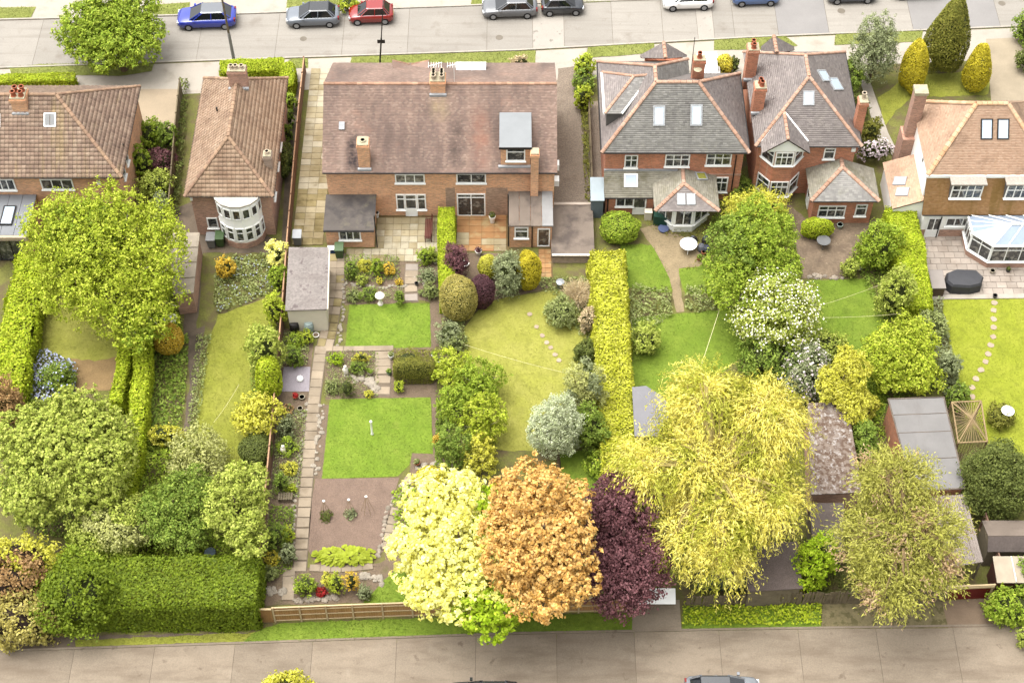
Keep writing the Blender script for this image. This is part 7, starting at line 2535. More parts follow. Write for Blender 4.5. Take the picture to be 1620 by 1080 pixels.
for p in (a, b_):
    m = MB()
    m.box(p.x - .07, p.x + .07, p.y - .05, p.y + .09, 0, 1.45)
    m.build('post', M_PALEWOOD, rg)
panel_fence('boarded_side_wall', [(1549, 838), (1562, 880), (1577, 926)], 1.9, 'pinkish board fence right of the corrugated carport', M_PINKW)
wb = thing('white_board', G(1045, 955), 'white board lying under the purple tree beside the lane', 'board')
m = MB()
p0, p1 = G(1010, 952, .6), G(1068, 932, .6)
m.slab([(p0.x, p0.y, .35), (p1.x, p0.y, .35), (p1.x, p1.y, .75), (p0.x, p1.y, .75)], .05)
m.build('sheet', WHITE, wb)
m = MB()
m.box(p0.x + .1, p1.x - .1, p0.y + .1, p1.y - .1, 0, .35)
m.build('trestle', M_OLDW, wb)

# ------------------------------------------------------------------ cars
TYRE = mat('tyre_rubber', (38, 37, 38), rough=.85, var=.1)
RIM = mat('alloy_rim', (176, 178, 182), rough=.35, var=.05, metal=.6, k=.6)
CGLASS = mat('car_glass', (34, 38, 44), rough=.04, var=.1, spec=.8)
LAMP = mat('head_lamp', (226, 230, 234), rough=.1, var=.03, k=.6)
TAIL = mat('tail_lamp', (150, 26, 24), rough=.2, var=.05)
def paint(name, c, k=.55):
    m = mat('paint_' + name, c, rough=.22, var=.02, spec=.6, k=k)
    m.node_tree.nodes['Principled BSDF'].inputs['Coat Weight'].default_value = .6
    return m

def car(label, at, L_, W_, H_, pm, face=-1, roofm=None, ang=0.0, hood=.26, boot=.06, rake=.19, z=0.02):
    """car centred at the point at; its nose points along face * x before turning by ang"""
    root = thing('parked_car', (at[0], at[1], z), label, 'car', 'cars parked along the street' if at[1] > 0 else None)
    hw = W_ / 2
    belt = H_ * .64
    hoodz = H_ * .60
    st = []
    N_ = 15
    for i in range(N_):
        t = i / (N_ - 1)
        x = L_ * (.5 - t)
        e = max(0, 1 - min(t, 1 - t) / .10)
        wv = hw * (1 - .22 * e ** 2)
        if t < hood:
            zt = hoodz * (.80 + .20 * (t / hood) ** .5)
        elif t > 1 - boot:
            zt = belt * (1 - .12 * ((t - 1 + boot) / boot))
        else:
            zt = hoodz + (belt - hoodz) * min(1, (t - hood) / .15)
        zb = .2 + .1 * e
        st.append((x, wv, zb, zt))
    b = MB()
    K_ = 9
    for (x, wv, zb, zt) in st:
        half = [(wv * .90, zb), (wv, zb + .16), (wv * 1.0, zb + (zt - zb) * .6), (wv * .965, zt - .05), (wv * .84, zt)]
        ring = [(x, y, z_) for y, z_ in half] + [(x, -y, z_) for y, z_ in reversed(half)]
        b.v += ring
    R_ = 10
    for i in range(N_ - 1):
        for j in range(R_):
            k = (j + 1) % R_
            b.f.append((i * R_ + j, i * R_ + k, (i + 1) * R_ + k, (i + 1) * R_ + j))
    b.f.append(tuple(range(R_ - 1, -1, -1)))
    b.f.append(tuple((N_ - 1) * R_ + j for j in range(R_)))
    def fin(mb, name, m, parent, smooth=False):
        me = bpy.data.meshes.new(name)
        me.from_pydata([(v[0] * -face * -1 if face > 0 else -v[0], v[1] * face * 1.0, v[2]) for v in mb.v], [], mb.f)
        if smooth:
            me.polygons.foreach_set('use_smooth', [True] * len(me.polygons))
        return link_mesh(name, me, m, parent)
    body = fin(b, 'body', pm, root, True)
    xf0, xr0 = L_ * (.5 - hood + .02), -L_ * (.5 - boot)
    xf1, xr1 = xf0 - rake * L_ - .05, xr0 + .13 * L_
    bw, tw = hw * .89, hw * .68
    zb, ztp = belt - .06, H_ - .04
    g = MB()
    lo = [(xf0, -bw * .86), (xf0 - .25, -bw), (xr0 + .2, -bw), (xr0, -bw * .84), (xr0, bw * .84), (xr0 + .2, bw), (xf0 - .25, bw), (xf0, bw * .86)]
    hi = [(xf1, -tw * .9), (xf1 - .15, -tw), (xr1 + .1, -tw), (xr1, -tw * .9), (xr1, tw * .9), (xr1 + .1, tw), (xf1 - .15, tw), (xf1, tw * .9)]
    g.add([(x, y, zb) for x, y in lo] + [(x, y, ztp) for x, y in hi], [(i, (i + 1) % 8, 8 + (i + 1) % 8, 8 + i) for i in range(8)] + [tuple(range(8, 16))])
    fin(g, 'windows', CGLASS, root)
    r_ = MB()
    top = [(x * 1.0, y * .99) for x, y in hi]
    rv = [(x, y, ztp + .002) for x, y in top] + [((x - (xf1 + xr1) / 2) * .93 + (xf1 + xr1) / 2, y * .86, ztp + .05) for x, y in top]
    r_.add(rv, [(i, (i + 1) % 8, 8 + (i + 1) % 8, 8 + i) for i in range(8)] + [tuple(range(8, 16))])
    fin(r_, 'roof', roofm or pm, root)
    for s in (-1, 1):
        for i0, i1 in ((0, 1), (2, 3)):
            pl = MB()
            ia, ib = (i0, i1) if s < 0 else (7 - i0, 7 - i1)
            pl.tube([(lo[ia][0], lo[ia][1], zb), (hi[ia][0], hi[ia][1], ztp + .01)], .045, 4)
            pl.tube([(lo[ib][0], lo[ib][1], zb), (hi[ib][0], hi[ib][1], ztp + .01)], .04, 4)
            q = fin(pl, 'pillar', pm, root)
        pl = MB()
        xm = (xf0 + xr0) / 2 - .05
        pl.tube([(xm, s * bw * 1.0, zb), (xm - .05, s * tw * 1.0, ztp)], .035, 4)
        fin(pl, 'pillar', pm, root)
        for xw in (L_ * .31, -L_ * .31):
            w_ = MB()
            rw = .32
            w_.tube([(xw, s * (hw - .20), rw), (xw, s * (hw + .012), rw)], rw, 16)
            wh = fin(w_, 'wheel', TYRE, root)
            w_ = MB()
            w_.tube([(xw, s * (hw - .05), rw), (xw, s * (hw + .022), rw)], [rw * .66, rw * .60], 14)
            fin(w_, 'rim', RIM, wh)
        h_ = MB()
        h_.obox((L_ / 2 - .13, s * hw * .66, hoodz * .74), (1, 0, 0), (0, 1, 0), (0, 0, 1), .12, .17, .07)
        fin(h_, 'headlight', LAMP, root)
        h_ = MB()
        h_.obox((-L_ / 2 + .07, s * hw * .70, belt * .82), (1, 0, 0), (0, 1, 0), (0, 0, 1), .06, .13, .12)
        fin(h_, 'tail_light', TAIL, root)
        h_ = MB()
        h_.obox((xf0 - .35, s * (hw + .07), belt + .02), (1, 0, 0), (0, 1, 0), (0, 0, 1), .08, .09, .06)
        fin(h_, 'mirror', pm, root)
    for sgn in (-1, 1):
        h_ = MB()
        h_.obox((sgn * (L_ / 2 + .012), 0, .48), (1, 0, 0), (0, 1, 0), (0, 0, 1), .012, .26, .055)
        fin(h_, 'number_plate', LAMP if sgn > 0 else mat('yellow_plate', (226, 196, 70), rough=.4, var=.03), root)
    h_ = MB()
    h_.obox((L_ / 2 - .01, 0, hoodz * .66), (1, 0, 0), (0, 1, 0), (0, 0, 1), .03, hw * .38, .06)
    fin(h_, 'grille', DARK, root)
    root.rotation_euler = (0, 0, ang)
    return root
fa, fb = G(0, 33), G(820, 8)
RA = math.atan2((fb - fa).y, (fb - fa).x)
def parked(label, x0, x1, yb, W_, H_, pm, face, **kw):
    a, b_ = G(x0, yb), G(x1, yb)
    c = G((x0 + x1) / 2, yb)
    return car(label, (c.x, c.y + W_ / 2), (b_ - a).x * 1.0, W_, H_, pm, face, ang=RA, **kw)
BLACKR = paint('black_roof', (40, 42, 46))
parked('vivid blue car parked by the street tree', 281, 373, 49, 1.95, 1.55, paint('blue', (36, 58, 176), .5), -1, roofm=mat('glass_roof_reflection', (150, 154, 162), rough=.08, var=.05, spec=.8, k=.3), hood=.24)  # black glass roof: its silvery reflection is put into the base colour
parked('steel grey car parked in front of the red one', 453, 537, 46, 1.85, 1.56, paint('steel', (130, 137, 148), .42), -1, roofm=BLACKR)
parked('red hatchback parked behind the steel grey car', 552, 622, 41, 1.68, 1.5, paint('red', (158, 22, 18), .45), -1, hood=.22)
parked('dark silver car nose to tail with the black one', 763, 850, 32, 1.8, 1.48, paint('graphite', (124, 126, 130), .42), -1)
parked('small black car behind the dark silver car', 856, 923, 27, 1.63, 1.48, paint('black', (36, 40, 48)), 1, hood=.22)
parked('white car half cut by the top edge', 1048, 1128, 19, 1.76, 1.48, paint('white', (240, 240, 238), .75), -1, hood=.22)
parked('pale blue car cut by the top edge', 1158, 1232, 12, 1.74, 1.48, paint('pale_blue', (92, 122, 176)), 1)
parked('dark blue car barely showing at the top edge', 1308, 1386, 8, 1.76, 1.48, paint('navy', (66, 74, 88)), -1)
parked('black car barely showing at the top edge near the big conifer', 1412, 1490, 1, 1.76, 1.48, BLACKR, -1)
c = G(1144, 1074, 1.5)
car('silver grey car cut by the bottom edge on the lane', (c.x, c.y - .42), 4.4, 1.85, 1.62, paint('silver', (150, 154, 160), .4), 1, hood=.22, roofm=BLACKR)
c = G(766, 1079, 1.4)
car('black car just touching the bottom edge on the lane', (c.x, c.y - .55), 4.3, 1.8, 1.5, BLACKR, -1)
c = G(1121, 112, .6)
o = car('white car on the drive between the two slate roofs', (c.x, c.y), 4.1, 1.75, 1.5, paint('white', (240, 240, 238), .75), 1, ang=math.pi / 2)
o['group'] = ''

# ------------------------------------------------------------------ lamp posts
def lamp_post(label, base, top, r, m, head=True, sign=None, leanx=0.0):
    p = G(*base)
    t = V(top[0], top[1], p.y)
    root = thing('lamp_post', p, label, 'lamp post')
    b = MB()
    b.tube([p, p.lerp(t, .45)], [r * 1.25, r * 1.1], 10)
    b.build('column', m, root)
    b = MB()
    b.tube([p.lerp(t, .45), t], [r * .85, r * .7], 10)
    b.build('shaft', DARK if sign else M_OLDW, root)
    b = MB()
    b.tube([t, t + Vector((0, .5, .15)), t + Vector((0, 1.0, .18))], .04, 6)
    b.build('arm', DARK, root)
    b = MB()
    b.obox(t + Vector((0, 1.2, .16)), (1, 0, 0), (0, 1, 0), (0, 0, 1), .14, .32, .06)
    b.build('lamp_head', mat('lamp_housing', (90, 92, 94), var=.05), root)
    if sign:
        q = V(sign[0], sign[1], p.y - r - .03)
        b = MB()
        b.obox(q, (1, 0, 0), (0, 1, 0), (0, 0, 1), .3, .02, .17)
        b.build('sign_plate', DARK, root)
    return root
lamp_post('tall grey lamp post beside the vivid blue car', (371, 100), (350, -8), .11, mat('galvanised', (172, 170, 168), rough=.5, var=.1))
lamp_post('thin black lamp post with a small black sign plate', (601, 100), (606, 10), .055, DARK, sign=(603, 66))

# ------------------------------------------------------------------ garden things
def bin_(label, px, py, m, lidm=None, w_=.58, d_=.7, h=1.05, face=0.0):
    p = G(px, py)
    root = thing('wheelie_bin', p, label, 'bin')
    b = MB()
    b.add([(p.x - w_ * .42, p.y - d_ * .4, .08), (p.x + w_ * .42, p.y - d_ * .4, .08), (p.x + w_ * .42, p.y + d_ * .4, .08), (p.x - w_ * .42, p.y + d_ * .4, .08),
           (p.x - w_ / 2, p.y - d_ / 2, h - .1), (p.x + w_ / 2, p.y - d_ / 2, h - .1), (p.x + w_ / 2, p.y + d_ / 2, h - .1), (p.x - w_ / 2, p.y + d_ / 2, h - .1)],
          [(3, 2, 1, 0), (4, 5, 6, 7), (0, 1, 5, 4), (1, 2, 6, 5), (2, 3, 7, 6), (3, 0, 4, 7)])
    b.build('body', m, root)
    b = MB()
    b.hexa([(p.x - w_ / 2 - .03, p.y - d_ / 2 - .04), (p.x + w_ / 2 + .03, p.y - d_ / 2 - .04), (p.x + w_ / 2 + .03, p.y + d_ / 2 + .03), (p.x - w_ / 2 - .03, p.y + d_ / 2 + .03)], h - .098, [h - .04, h - .04, h + .04, h + .04])
    ld = b.build('lid', lidm or m, root)
    b = MB()
    b.tube([(p.x - w_ * .4, p.y + d_ / 2 + .08, h - .02), (p.x + w_ * .4, p.y + d_ / 2 + .08, h - .02)], .025, 6)
    b.build('handle', m, ld)
    for s in (-1, 1):
        b = MB()
        b.tube([(p.x + s * w_ * .36, p.y + d_ * .4, .12), (p.x + s * w_ * .46, p.y + d_ * .4, .12)], .12, 10)
        b.build('wheel', TYRE, root)
GREENB = mat('green_bin_plastic', (84, 112, 66), rough=.45, var=.06)
GREYB = mat('grey_bin_plastic', (150, 150, 150), rough=.45, var=.06)
bin_('grey wheelie bin beside the wall under the bow window', 336, 389, GREYB)
bin_('green wheelie bin right of the grey one near the bow window', 350, 387, GREENB)
bin_('green wheelie bin by the utility wing of the brick pair', 538, 405, GREENB)
bin_('grey wheelie bin at the end of the mossy side passage', 472, 385, GREYB, mat('pale_bin_lid', (196, 198, 200), rough=.5))
bb_ = thing('recycling_box', G(525, 398), 'blue and white recycling box left of the green bin', 'box')
p = G(525, 398)
b = MB()
b.hexa([(p.x - .25, p.y - .18), (p.x + .25, p.y - .18), (p.x + .25, p.y + .18), (p.x - .25, p.y + .18)], 0, .38)
b.build('body', mat('blue_box', (70, 100, 150), rough=.5), bb_)
b = MB()
b.hexa([(p.x - .28, p.y - .21), (p.x + .28, p.y - .21), (p.x + .28, p.y + .21), (p.x - .28, p.y + .21)], .382, .44)
b.build('lid', WHITE, bb_)

def lathe_thing(name, label, cat, px, py, prof, m, n=14, part='body', extra=()):
    p = G(px, py)
    root = thing(name, p, label, cat)
    b = MB()
    b.lathe(p, prof, n)
    b.build(part, m, root, True)
    for nm, pr, mm in extra:
        b = MB()
        b.lathe(p, pr, n)
        b.build(nm, mm, root)
    return root
lathe_thing('water_butt', 'black water butt below the garden garage', 'water butt', 467, 524, [(.26, 0), (.34, .3), (.34, .7), (.3, .95)], DARK, extra=[('lid', [(.31, .951), (.31, 1.0), (.05, 1.04)], DARK)])
lathe_thing('water_butt', 'pale blue green water butt right of the black one', 'water butt', 490, 524, [(.26, 0), (.33, .3), (.33, .7), (.28, .95)], mat('pale_butt', (186, 204, 200), rough=.5), extra=[('lid', [(.29, .951), (.29, 1.0), (.05, 1.04)], mat('pale_butt', (186, 204, 200)))])
lathe_thing('dustbin', 'galvanised metal dustbin on the lawn edge', 'dustbin', 886, 455, [(.24, 0), (.27, .6), (.28, .62)], mat('galv_bin', (190, 194, 198), rough=.4, metal=.4), extra=[('lid', [(.3, .622), (.3, .66), (.04, .74)], mat('galv_bin', (190, 194, 198)))])
lathe_thing('kettle_barbecue', 'black round barbecue by the white house wall', 'barbecue', 1532, 378, [(.2, 0), (.2, .35), (.3, .5), (.34, .7), (.3, .9), (.12, 1.0)], DARK)
lathe_thing('bird_bath', 'white stone bird bath on a pedestal', 'bird bath', 602, 481, [(.2, 0), (.2, .08), (.1, .15), (.09, .7), (.16, .8), (.33, .9), (.33, .96), (.26, .93)], mat('white_stone', (240, 232, 218), var=.08, k=.7), part='pedestal')
lathe_thing('garden_post', 'white slender post standing on the long lawn', 'post', 589, 687, [(.1, 0), (.1, .1), (.07, .2), (.07, 1.35), (.09, 1.4), (.09, 1.5), (.03, 1.55)], WHITE)
def statue(label, px, py, h):
    p = G(px, py)
    root = thing('garden_statue', p, label, 'statue')
    m = mat('white_stone', (240, 232, 218), var=.08, k=.7)
    b = MB()
    b.box(p.x - .15, p.x + .15, p.y - .15, p.y + .15, 0, .15)
    b.build('plinth', m, root)
    b = MB()
    b.tube([(p.x, p.y, .15), (p.x + .02, p.y, .15 + h * .3), (p.x - .03, p.y, .15 + h * .55), (p.x, p.y, .15 + h * .72), (p.x, p.y, .15 + h * .8), (p.x, p.y - .02, .15 + h * .9), (p.x, p.y - .01, .15 + h)],
           [.17, .15, .19, .13, .07, .12, .03], 10)
    b.build('figure', m, root, True)
statue('white statue in the rock border by the panel fence', 450, 719, .95)
statue('white statue in the rockery above the dark clipped dome', 548, 594, 1.0)
def table(name, label, px, py, r, h, m, cat='table'):
    p = G(px, py)
    root = thing(name, p, label, cat)
    b = MB()
    b.lathe((p.x, p.y, h - .04), [(r * .97, 0), (r, .015), (r, .035), (r * .97, .045)], 24)
    b.build('table_top', m, root)
    for i in range(3):
        a = i * 2.094 + .4
        b = MB()
        b.tube([(p.x + math.cos(a) * r * .7, p.y + math.sin(a) * r * .7, 0), (p.x + math.cos(a) * r * .3, p.y + math.sin(a) * r * .3, h - .04)], .025, 6)
        b.build('leg', m, root)
table('garden_table', 'white round table beside the orange yellow dome shrub', 271, 514, .5, .72, WHITE)
table('garden_table', 'larger white round table with clutter by the sun room', 1088, 396, .62, .72, WHITE)
table('grey_garden_table', 'grey round table on the crazy paving', 1301, 390, .5, .7, mat('grey_table', (130, 130, 130), rough=.5))
table('bird_table', 'white disc on a stand over the dark bush on the lime lawn', 1587, 668, .42, 1.35, WHITE)
# covered furniture
cf = thing('covered_barbecue', G(1520, 455), 'bulky furniture under a black fitted cover on the terrace', 'covered furniture')
p = G(1522, 452)
pl = [(-1.35, -.3), (-1.0, -.75), (.3, -.85), (1.1, -.6), (1.4, .1), (1.0, .75), (-.5, .85), (-1.2, .5)]
b = MB()
b.add([(p.x + x, p.y + y, .02) for x, y in pl] + [(p.x + x * .98, p.y + y * .98, .75) for x, y in pl] + [(p.x + x * .9, p.y + y * .86, .92) for x, y in pl] + [(p.x + .2, p.y + .05, .98)],
      [(i, (i + 1) % 8, 8 + (i + 1) % 8, 8 + i) for i in range(8)] + [(8 + i, 8 + (i + 1) % 8, 16 + (i + 1) % 8, 16 + i) for i in range(8)] + [(16 + i, 16 + (i + 1) % 8, 24) for i in range(8)])
b.build('cover', mat('black_cover', (74, 74, 78), rough=.55, var=.1, scale=3, bump=.5, bscale=6), cf)
b = MB()
b.tube([(p.x + x * 1.0, p.y + y * 1.0, .1) for x, y in pl + pl[:1]], .02, 4)
b.build('drawcord', DARK, cf)
ss = thing('storage_chest', G(1480, 470), 'flat topped grey garden chest beside the bright lime hedge', 'chest')
p0, p1 = G(1471, 470), G(1491, 470)
pt_ = G(1471, 420, .95)
b = MB()
b.box(p0.x, p1.x, p0.y, p0.y + 1.6, 0, .95)
b.build('body', mat('brown_chest', (112, 92, 74), var=.12), ss)
b = MB()
b.box(p0.x - .05, p1.x + .05, p0.y - .05, p0.y + 1.65, .952, 1.03)
b.build('lid', mat('grey_lid', (170, 160, 152), var=.08), ss)
# bench
bn = thing('garden_bench', G(680, 368), 'dark red wooden bench against the lime patio hedge', 'bench')
p, q = G(672, 384), G(672, 352)
REDW = mat('red_bench_wood', (112, 52, 40), rough=.6, var=.15)
x0 = p.x
for i in range(4):
    b = MB()
    b.box(x0 + i * .12, x0 + i * .12 + .1, p.y, q.y, .42, .45)
    b.build('slat', REDW, bn)
for i in range(3):
    b = MB()
    b.box(x0 + .5 + i * .02, x0 + .53 + i * .02, p.y + .05, q.y - .05, .55 + i * .14, .65 + i * .14)
    b.build('back_slat', REDW, bn)
for yy in (p.y + .02, q.y - .08):
    for dx in (0.02, .46):
        b = MB()
        b.box(x0 + dx, x0 + dx + .06, yy, yy + .06, 0, .42 if dx < .3 else .95)
        b.build('leg', REDW, bn)
    b = MB()
    b.box(x0, x0 + .5, yy, yy + .06, .6, .65)
    b.build('armrest', REDW, bn)
# slatted low bench in the border
sb = thing('slatted_seat', G(452, 790), 'low grey slatted seat in the border by the fence', 'bench')
p = G(452, 790)
for i in range(6):
    b = MB()
    b.box(p.x - .45 + i * .16, p.x - .33 + i * .16, p.y - .25, p.y + .3, .36, .4)
    b.build('slat', M_OLDW, sb)
for dx in (-.4, .4):
    b = MB()
    b.box(p.x + dx - .03, p.x + dx + .03, p.y - .2, p.y + .25, 0, .358)
    b.build('leg', M_OLDW, sb)

# pots
TERR = mat('terracotta', (188, 116, 78), rough=.85, var=.12)
WPOT = mat('white_glazed_pot', (240, 236, 228), rough=.4, var=.04, k=.7)
BPOT = mat('dark_glazed_pot', (74, 72, 70), rough=.4, var=.1)
STPOT = mat('stone_pot', (196, 184, 160), rough=.9, var=.1)
def pot(label, px, py, r, h, m, plant=None, group=None):
    p = G(px, py, .02)
    root = thing('plant_pot', p, label, 'pot', group)
    b = MB()
    b.lathe(p, [(r * .62, 0), (r * .9, h * .8), (r * 1.06, h * .82), (r * 1.06, h), (r * .85, h), (r * .8, h * .88)], 12)
    b.build('pot', m, root)
    b = MB()
    b.lathe((p.x, p.y, h * .86 + .02), [(r * .8, 0), (r * .8, .02)], 10)
    b.build('soil', M_SOIL, root)
    if plant:
        rg = np.random.default_rng(int(px * 31 + py))
        d = sphere_dirs(90, rg, -.2)
        pts = d * np.array([r, r, r * .9]) * rg.uniform(.5, 1.1, (90, 1)) + np.array([p.x, p.y, h + r * .5])
        finish_plant(root, pts, d, .06, LF[plant], rg, part='plant')
for a in (('tall white urn by the rust coloured patio wall', 779, 352, .24, .7, WPOT, 'dark'), ('white pot above the small golden shrub on the rust patio', 757, 402, .24, .4, WPOT, 'purple'),
          ('low white oval planter right of the ragged purple shrub', 736, 420, .28, .25, WPOT, None), ('round stone bowl beside the lime patio hedge', 690, 416, .24, .25, STPOT, 'herb'),
          ('white pot against the wall of the utility wing', 597, 343, .16, .45, WPOT, None), ('small black pot by the centre path', 659, 451, .14, .25, BPOT, None),
          ('pale ring pot at the foot of the centre path', 666, 466, .2, .25, STPOT, 'herb'), ('pale pot nearest the patio hedge foot', 677, 462, .2, .3, STPOT, 'mid'),
          ('upper white ring pot at the corner of the middle lawn', 687, 564, .2, .3, WPOT, 'mid'), ('lower white ring pot at the corner of the middle lawn', 693, 573, .2, .3, WPOT, 'dark'),
          ('terracotta bowl with yellow plant beside the clipped block', 672, 584, .3, .25, TERR, 'yelgreen'), ('grey green pot at the top of the rockery path', 586, 592, .2, .3, STPOT, 'mid'),
          ('half barrel pot in the rockery', 572, 593, .2, .2, STPOT, 'herb'), ('white planter beside the rockery path top', 619, 566, .2, .35, WPOT, 'herb'), ('green glazed pot beside the rockery path', 616, 592, .18, .3, mat('green_pot', (120, 140, 110)), 'mid'),
          ('terracotta pot on the red gravel by the fence', 468, 629, .2, .2, TERR, 'red'), ('grey ring pot right of the terracotta one by the fence', 478, 630, .2, .2, STPOT, None),
          ('round stone pot in the border below the slate square', 458, 645, .18, .2, STPOT, 'herb'), ('pale stone pot among cobbles by the fence', 475, 648, .18, .2, STPOT, None),
          ('white saucer shaped pot below the water butts', 500, 531, .22, .12, WPOT, None), ('terracotta pot by the corner of the long lawn', 660, 735, .2, .3, TERR, 'herb'),
          ('stone pot at the conservatory corner', 1569, 432, .18, .3, STPOT, None), ('dark pot in front of the conservatory', 1594, 430, .16, .3, BPOT, 'dark'), ('dark pot on the terrace edge', 1573, 471, .16, .3, BPOT, None),
          ('terracotta pot beside the cluttered white table', 1106, 411, .2, .3, TERR, 'mid'), ('second terracotta pot behind the first by the cluttered table', 1113, 402, .18, .28, TERR, None),
          ('terracotta pot on a white box at the slate house corner', 1025, 346, .15, .3, TERR, None), ('pale round pot in front of the brick extension', 1328, 360, .22, .35, mat('celadon_pot', (190, 204, 190)), None)):
    pot(*a)
rs = lathe_thing('pale_boulder', 'pale rounded stone beside the crazy paving', 'stone', 1358, 424, [(.25, 0), (.34, .12), (.3, .3), (.12, .4)], mat('pink_stone', (228, 212, 206), var=.08))
ws = lathe_thing('white_stone_block', 'white stone block in the middle of the slate square', 'stone', 475, 601, [(.2, 0), (.24, .12), (.2, .28), (.1, .33)], WHITE)
# clutter by the sun room
cl = thing('black_rubbish_heap', G(1105, 395), 'heap of black and grey rubbish beside the cluttered white table', 'rubbish')
rg = random.Random(4)
for i in range(9):
    p = G(1105 + rg.uniform(-14, 14), 392 + rg.uniform(-12, 10), 0)
    b = MB()
    r = rg.uniform(.18, .35)
    b.tube([(p.x, p.y, 0), (p.x + .05, p.y, r * .8), (p.x, p.y + .03, r * 1.6), (p.x, p.y, r * 2)], [r * .8, r, r * .7, r * .1], 7)
    b.build('bag', [DARK, mat('grey_bag', (110, 112, 120), rough=.5), mat('navy_bag', (70, 74, 88), rough=.5)][i % 3], cl)
gt = thing('green_water_tank', G(1043, 352), 'dark green tarpaulin covered box by the sun room', 'box')
p = G(1043, 352)
b = MB()
b.hexa([(p.x - .45, p.y - .3), (p.x + .5, p.y - .5), (p.x + .55, p.y + .1), (p.x - .45, p.y + .5)], 0, .95)
b.build('tarpaulin', mat('green_tarp', (36, 84, 66), rough=.5, var=.1), gt)
b = MB()
b.lathe((p.x + .25, p.y - .75, 0), [(.3, 0), (.38, .2), (.4, .22), (.3, .18)], 12)
b.build('basin', mat('blue_tub', (120, 132, 176), rough=.5), gt)
wbx = thing('white_cabinet', G(1025, 348), 'small whitish cabinet at the corner of the lean-to', 'cabinet')
p = G(1025, 349)
b = MB()
b.box(p.x - .25, p.x + .25, p.y, p.y + .4, 0, .8)
b.build('body', M_CREAM, wbx)
b = MB()
b.box(p.x - .28, p.x + .28, p.y - .03, p.y + .43, .802, .85)
b.build('top', M_CREAM, wbx)
# gas bottle and meter by the garage end of the pair
mt = thing('meter_cabinet', (3.35, 12.6, 0), 'white meter boxes on the end wall of the brick pair', 'cabinet')
for i, (z, yy) in enumerate(((3.1, 13.2), (2.2, 12.5))):
    b = MB()
    b.box(3.03, 3.4, yy, yy + .55, z, z + .55)
    b.build('box', WHITE, mt)

# gazebo of dried sticks
gz = thing('stick_gazebo', G(1535, 690), 'square gazebo of bare pale sticks beside the brick garage', 'gazebo')
zt = 2.2
cr = [G(1516, 700, zt), G(1562, 698, zt), G(1552, 634, zt), G(1506, 636, zt)]
ap_ = G(1538, 662, 3.0)
STICK = mat('dry_sticks', (196, 168, 124), rough=.9, var=.15, isl=.1)
for i in range(4):
    b = MB()
    b.tube([(cr[i].x, cr[i].y, 0), cr[i]], .06, 6)
    b.build('post', STICK, gz)
    b = MB()
    b.tube([cr[i], cr[(i + 1) % 4]], .055, 6)
    b.build('beam', STICK, gz)
    b = MB()
    b.tube([cr[i], ap_], .05, 5)
    b.build('rafter', STICK, gz)
    for k in range(1, 9):
        e = cr[i].lerp(cr[(i + 1) % 4], k / 9)
        b = MB()
        b.tube([e + Vector((0, 0, -.03)), ap_], .02, 4)
        b.build('roof_stick', STICK, gz)
    for k in range(10):
        e = cr[i].lerp(cr[(i + 1) % 4], (k + .5) / 10)
        b = MB()
        b.tube([(e.x, e.y, .02), e], .018, 4)
        b.build('wall_stick', STICK, gz)
# bean wigwams
for i, (px, py, tx, ty) in enumerate(((516, 815, 510, 787), (555, 813, 554, 788), (582, 808, 586, 787))):
    p = G(px, py)
    t = V(tx, ty, p.y)
    lbl = ['left cane wigwam with dark leaves on the vegetable plot', 'middle cane wigwam with variegated leaves on the vegetable plot', 'right bare cane wigwam on the vegetable plot'][i]
    root = thing('cane_wigwam', p, lbl, 'wigwam', 'cane wigwams on the vegetable plot')
    for k in range(6):
        a = k * 1.047
        b = MB()
        b.tube([(p.x + .42 * math.cos(a), p.y + .42 * math.sin(a), 0), (p.x, p.y, 1.7)], .012, 4)
        b.build('cane', STICK, root)
    b = MB()
    b.lathe((p.x, p.y, 1.68), [(.07, 0), (.09, .04), (.03, .1)], 8)
    b.build('cane_cap', WHITE, root)
    if i < 2:
        rgn = np.random.default_rng(i)
        d = sphere_dirs(140, rgn, 0)
        pts = d * np.array([.5, .5, .45]) * rgn.uniform(.4, 1, (140, 1)) + np.array([p.x, p.y - .1, .05])
        finish_plant(root, pts, d, .09, LF['grey' if i else 'dark'], rgn, part='leaves')

# ------------------------------------------------------------------ stones of the rockery and edgings
M_ROCK = mat('rockery_stone', (180, 166, 148), rough=.95, var=.2, scale=3, obj=.2)
M_ROCKW = mat('white_rock', (190, 178, 160), rough=.95, var=.12, scale=3, obj=.12)
def rock_mesh(seed, m):
    r = random.Random(seed)
    b = MB()
    ring = 7
    pr = [(.5, 0), (1.0, .25), (.85, .6), (.4, .85)]
    for (rad, z) in pr:
        for j in range(ring):
            a = 6.283 * j / ring
            k = rad * r.uniform(.72, 1.15)
            b.v.append((k * math.cos(a), k * math.sin(a), z * r.uniform(.85, 1.1)))
    for i in range(len(pr) - 1):
        for j in range(ring):
            b.f.append((i * ring + j, i * ring + (j + 1) % ring, (i + 1) * ring + (j + 1) % ring, (i + 1) * ring + j))
    b.f.append(tuple((len(pr) - 1) * ring + j for j in range(ring)))
    me = bpy.data.meshes.new('rock')
    me.from_pydata(b.v, [], b.f)
    me.materials.append(m)
    return me
RK = [rock_mesh(i, M_ROCK) for i in range(4)]
RKW = [rock_mesh(i + 9, M_ROCKW) for i in range(3)]
rg = random.Random(12)
ONES = 'first second third fourth fifth sixth seventh eighth ninth tenth eleventh twelfth thirteenth fourteenth fifteenth sixteenth seventeenth eighteenth nineteenth twentieth'.split()
def nth(i):
    return ONES[i] if i < 20 else ('twenty-' if i < 30 else 'thirty-') + ONES[i % 10] if i != 29 else 'thirtieth'
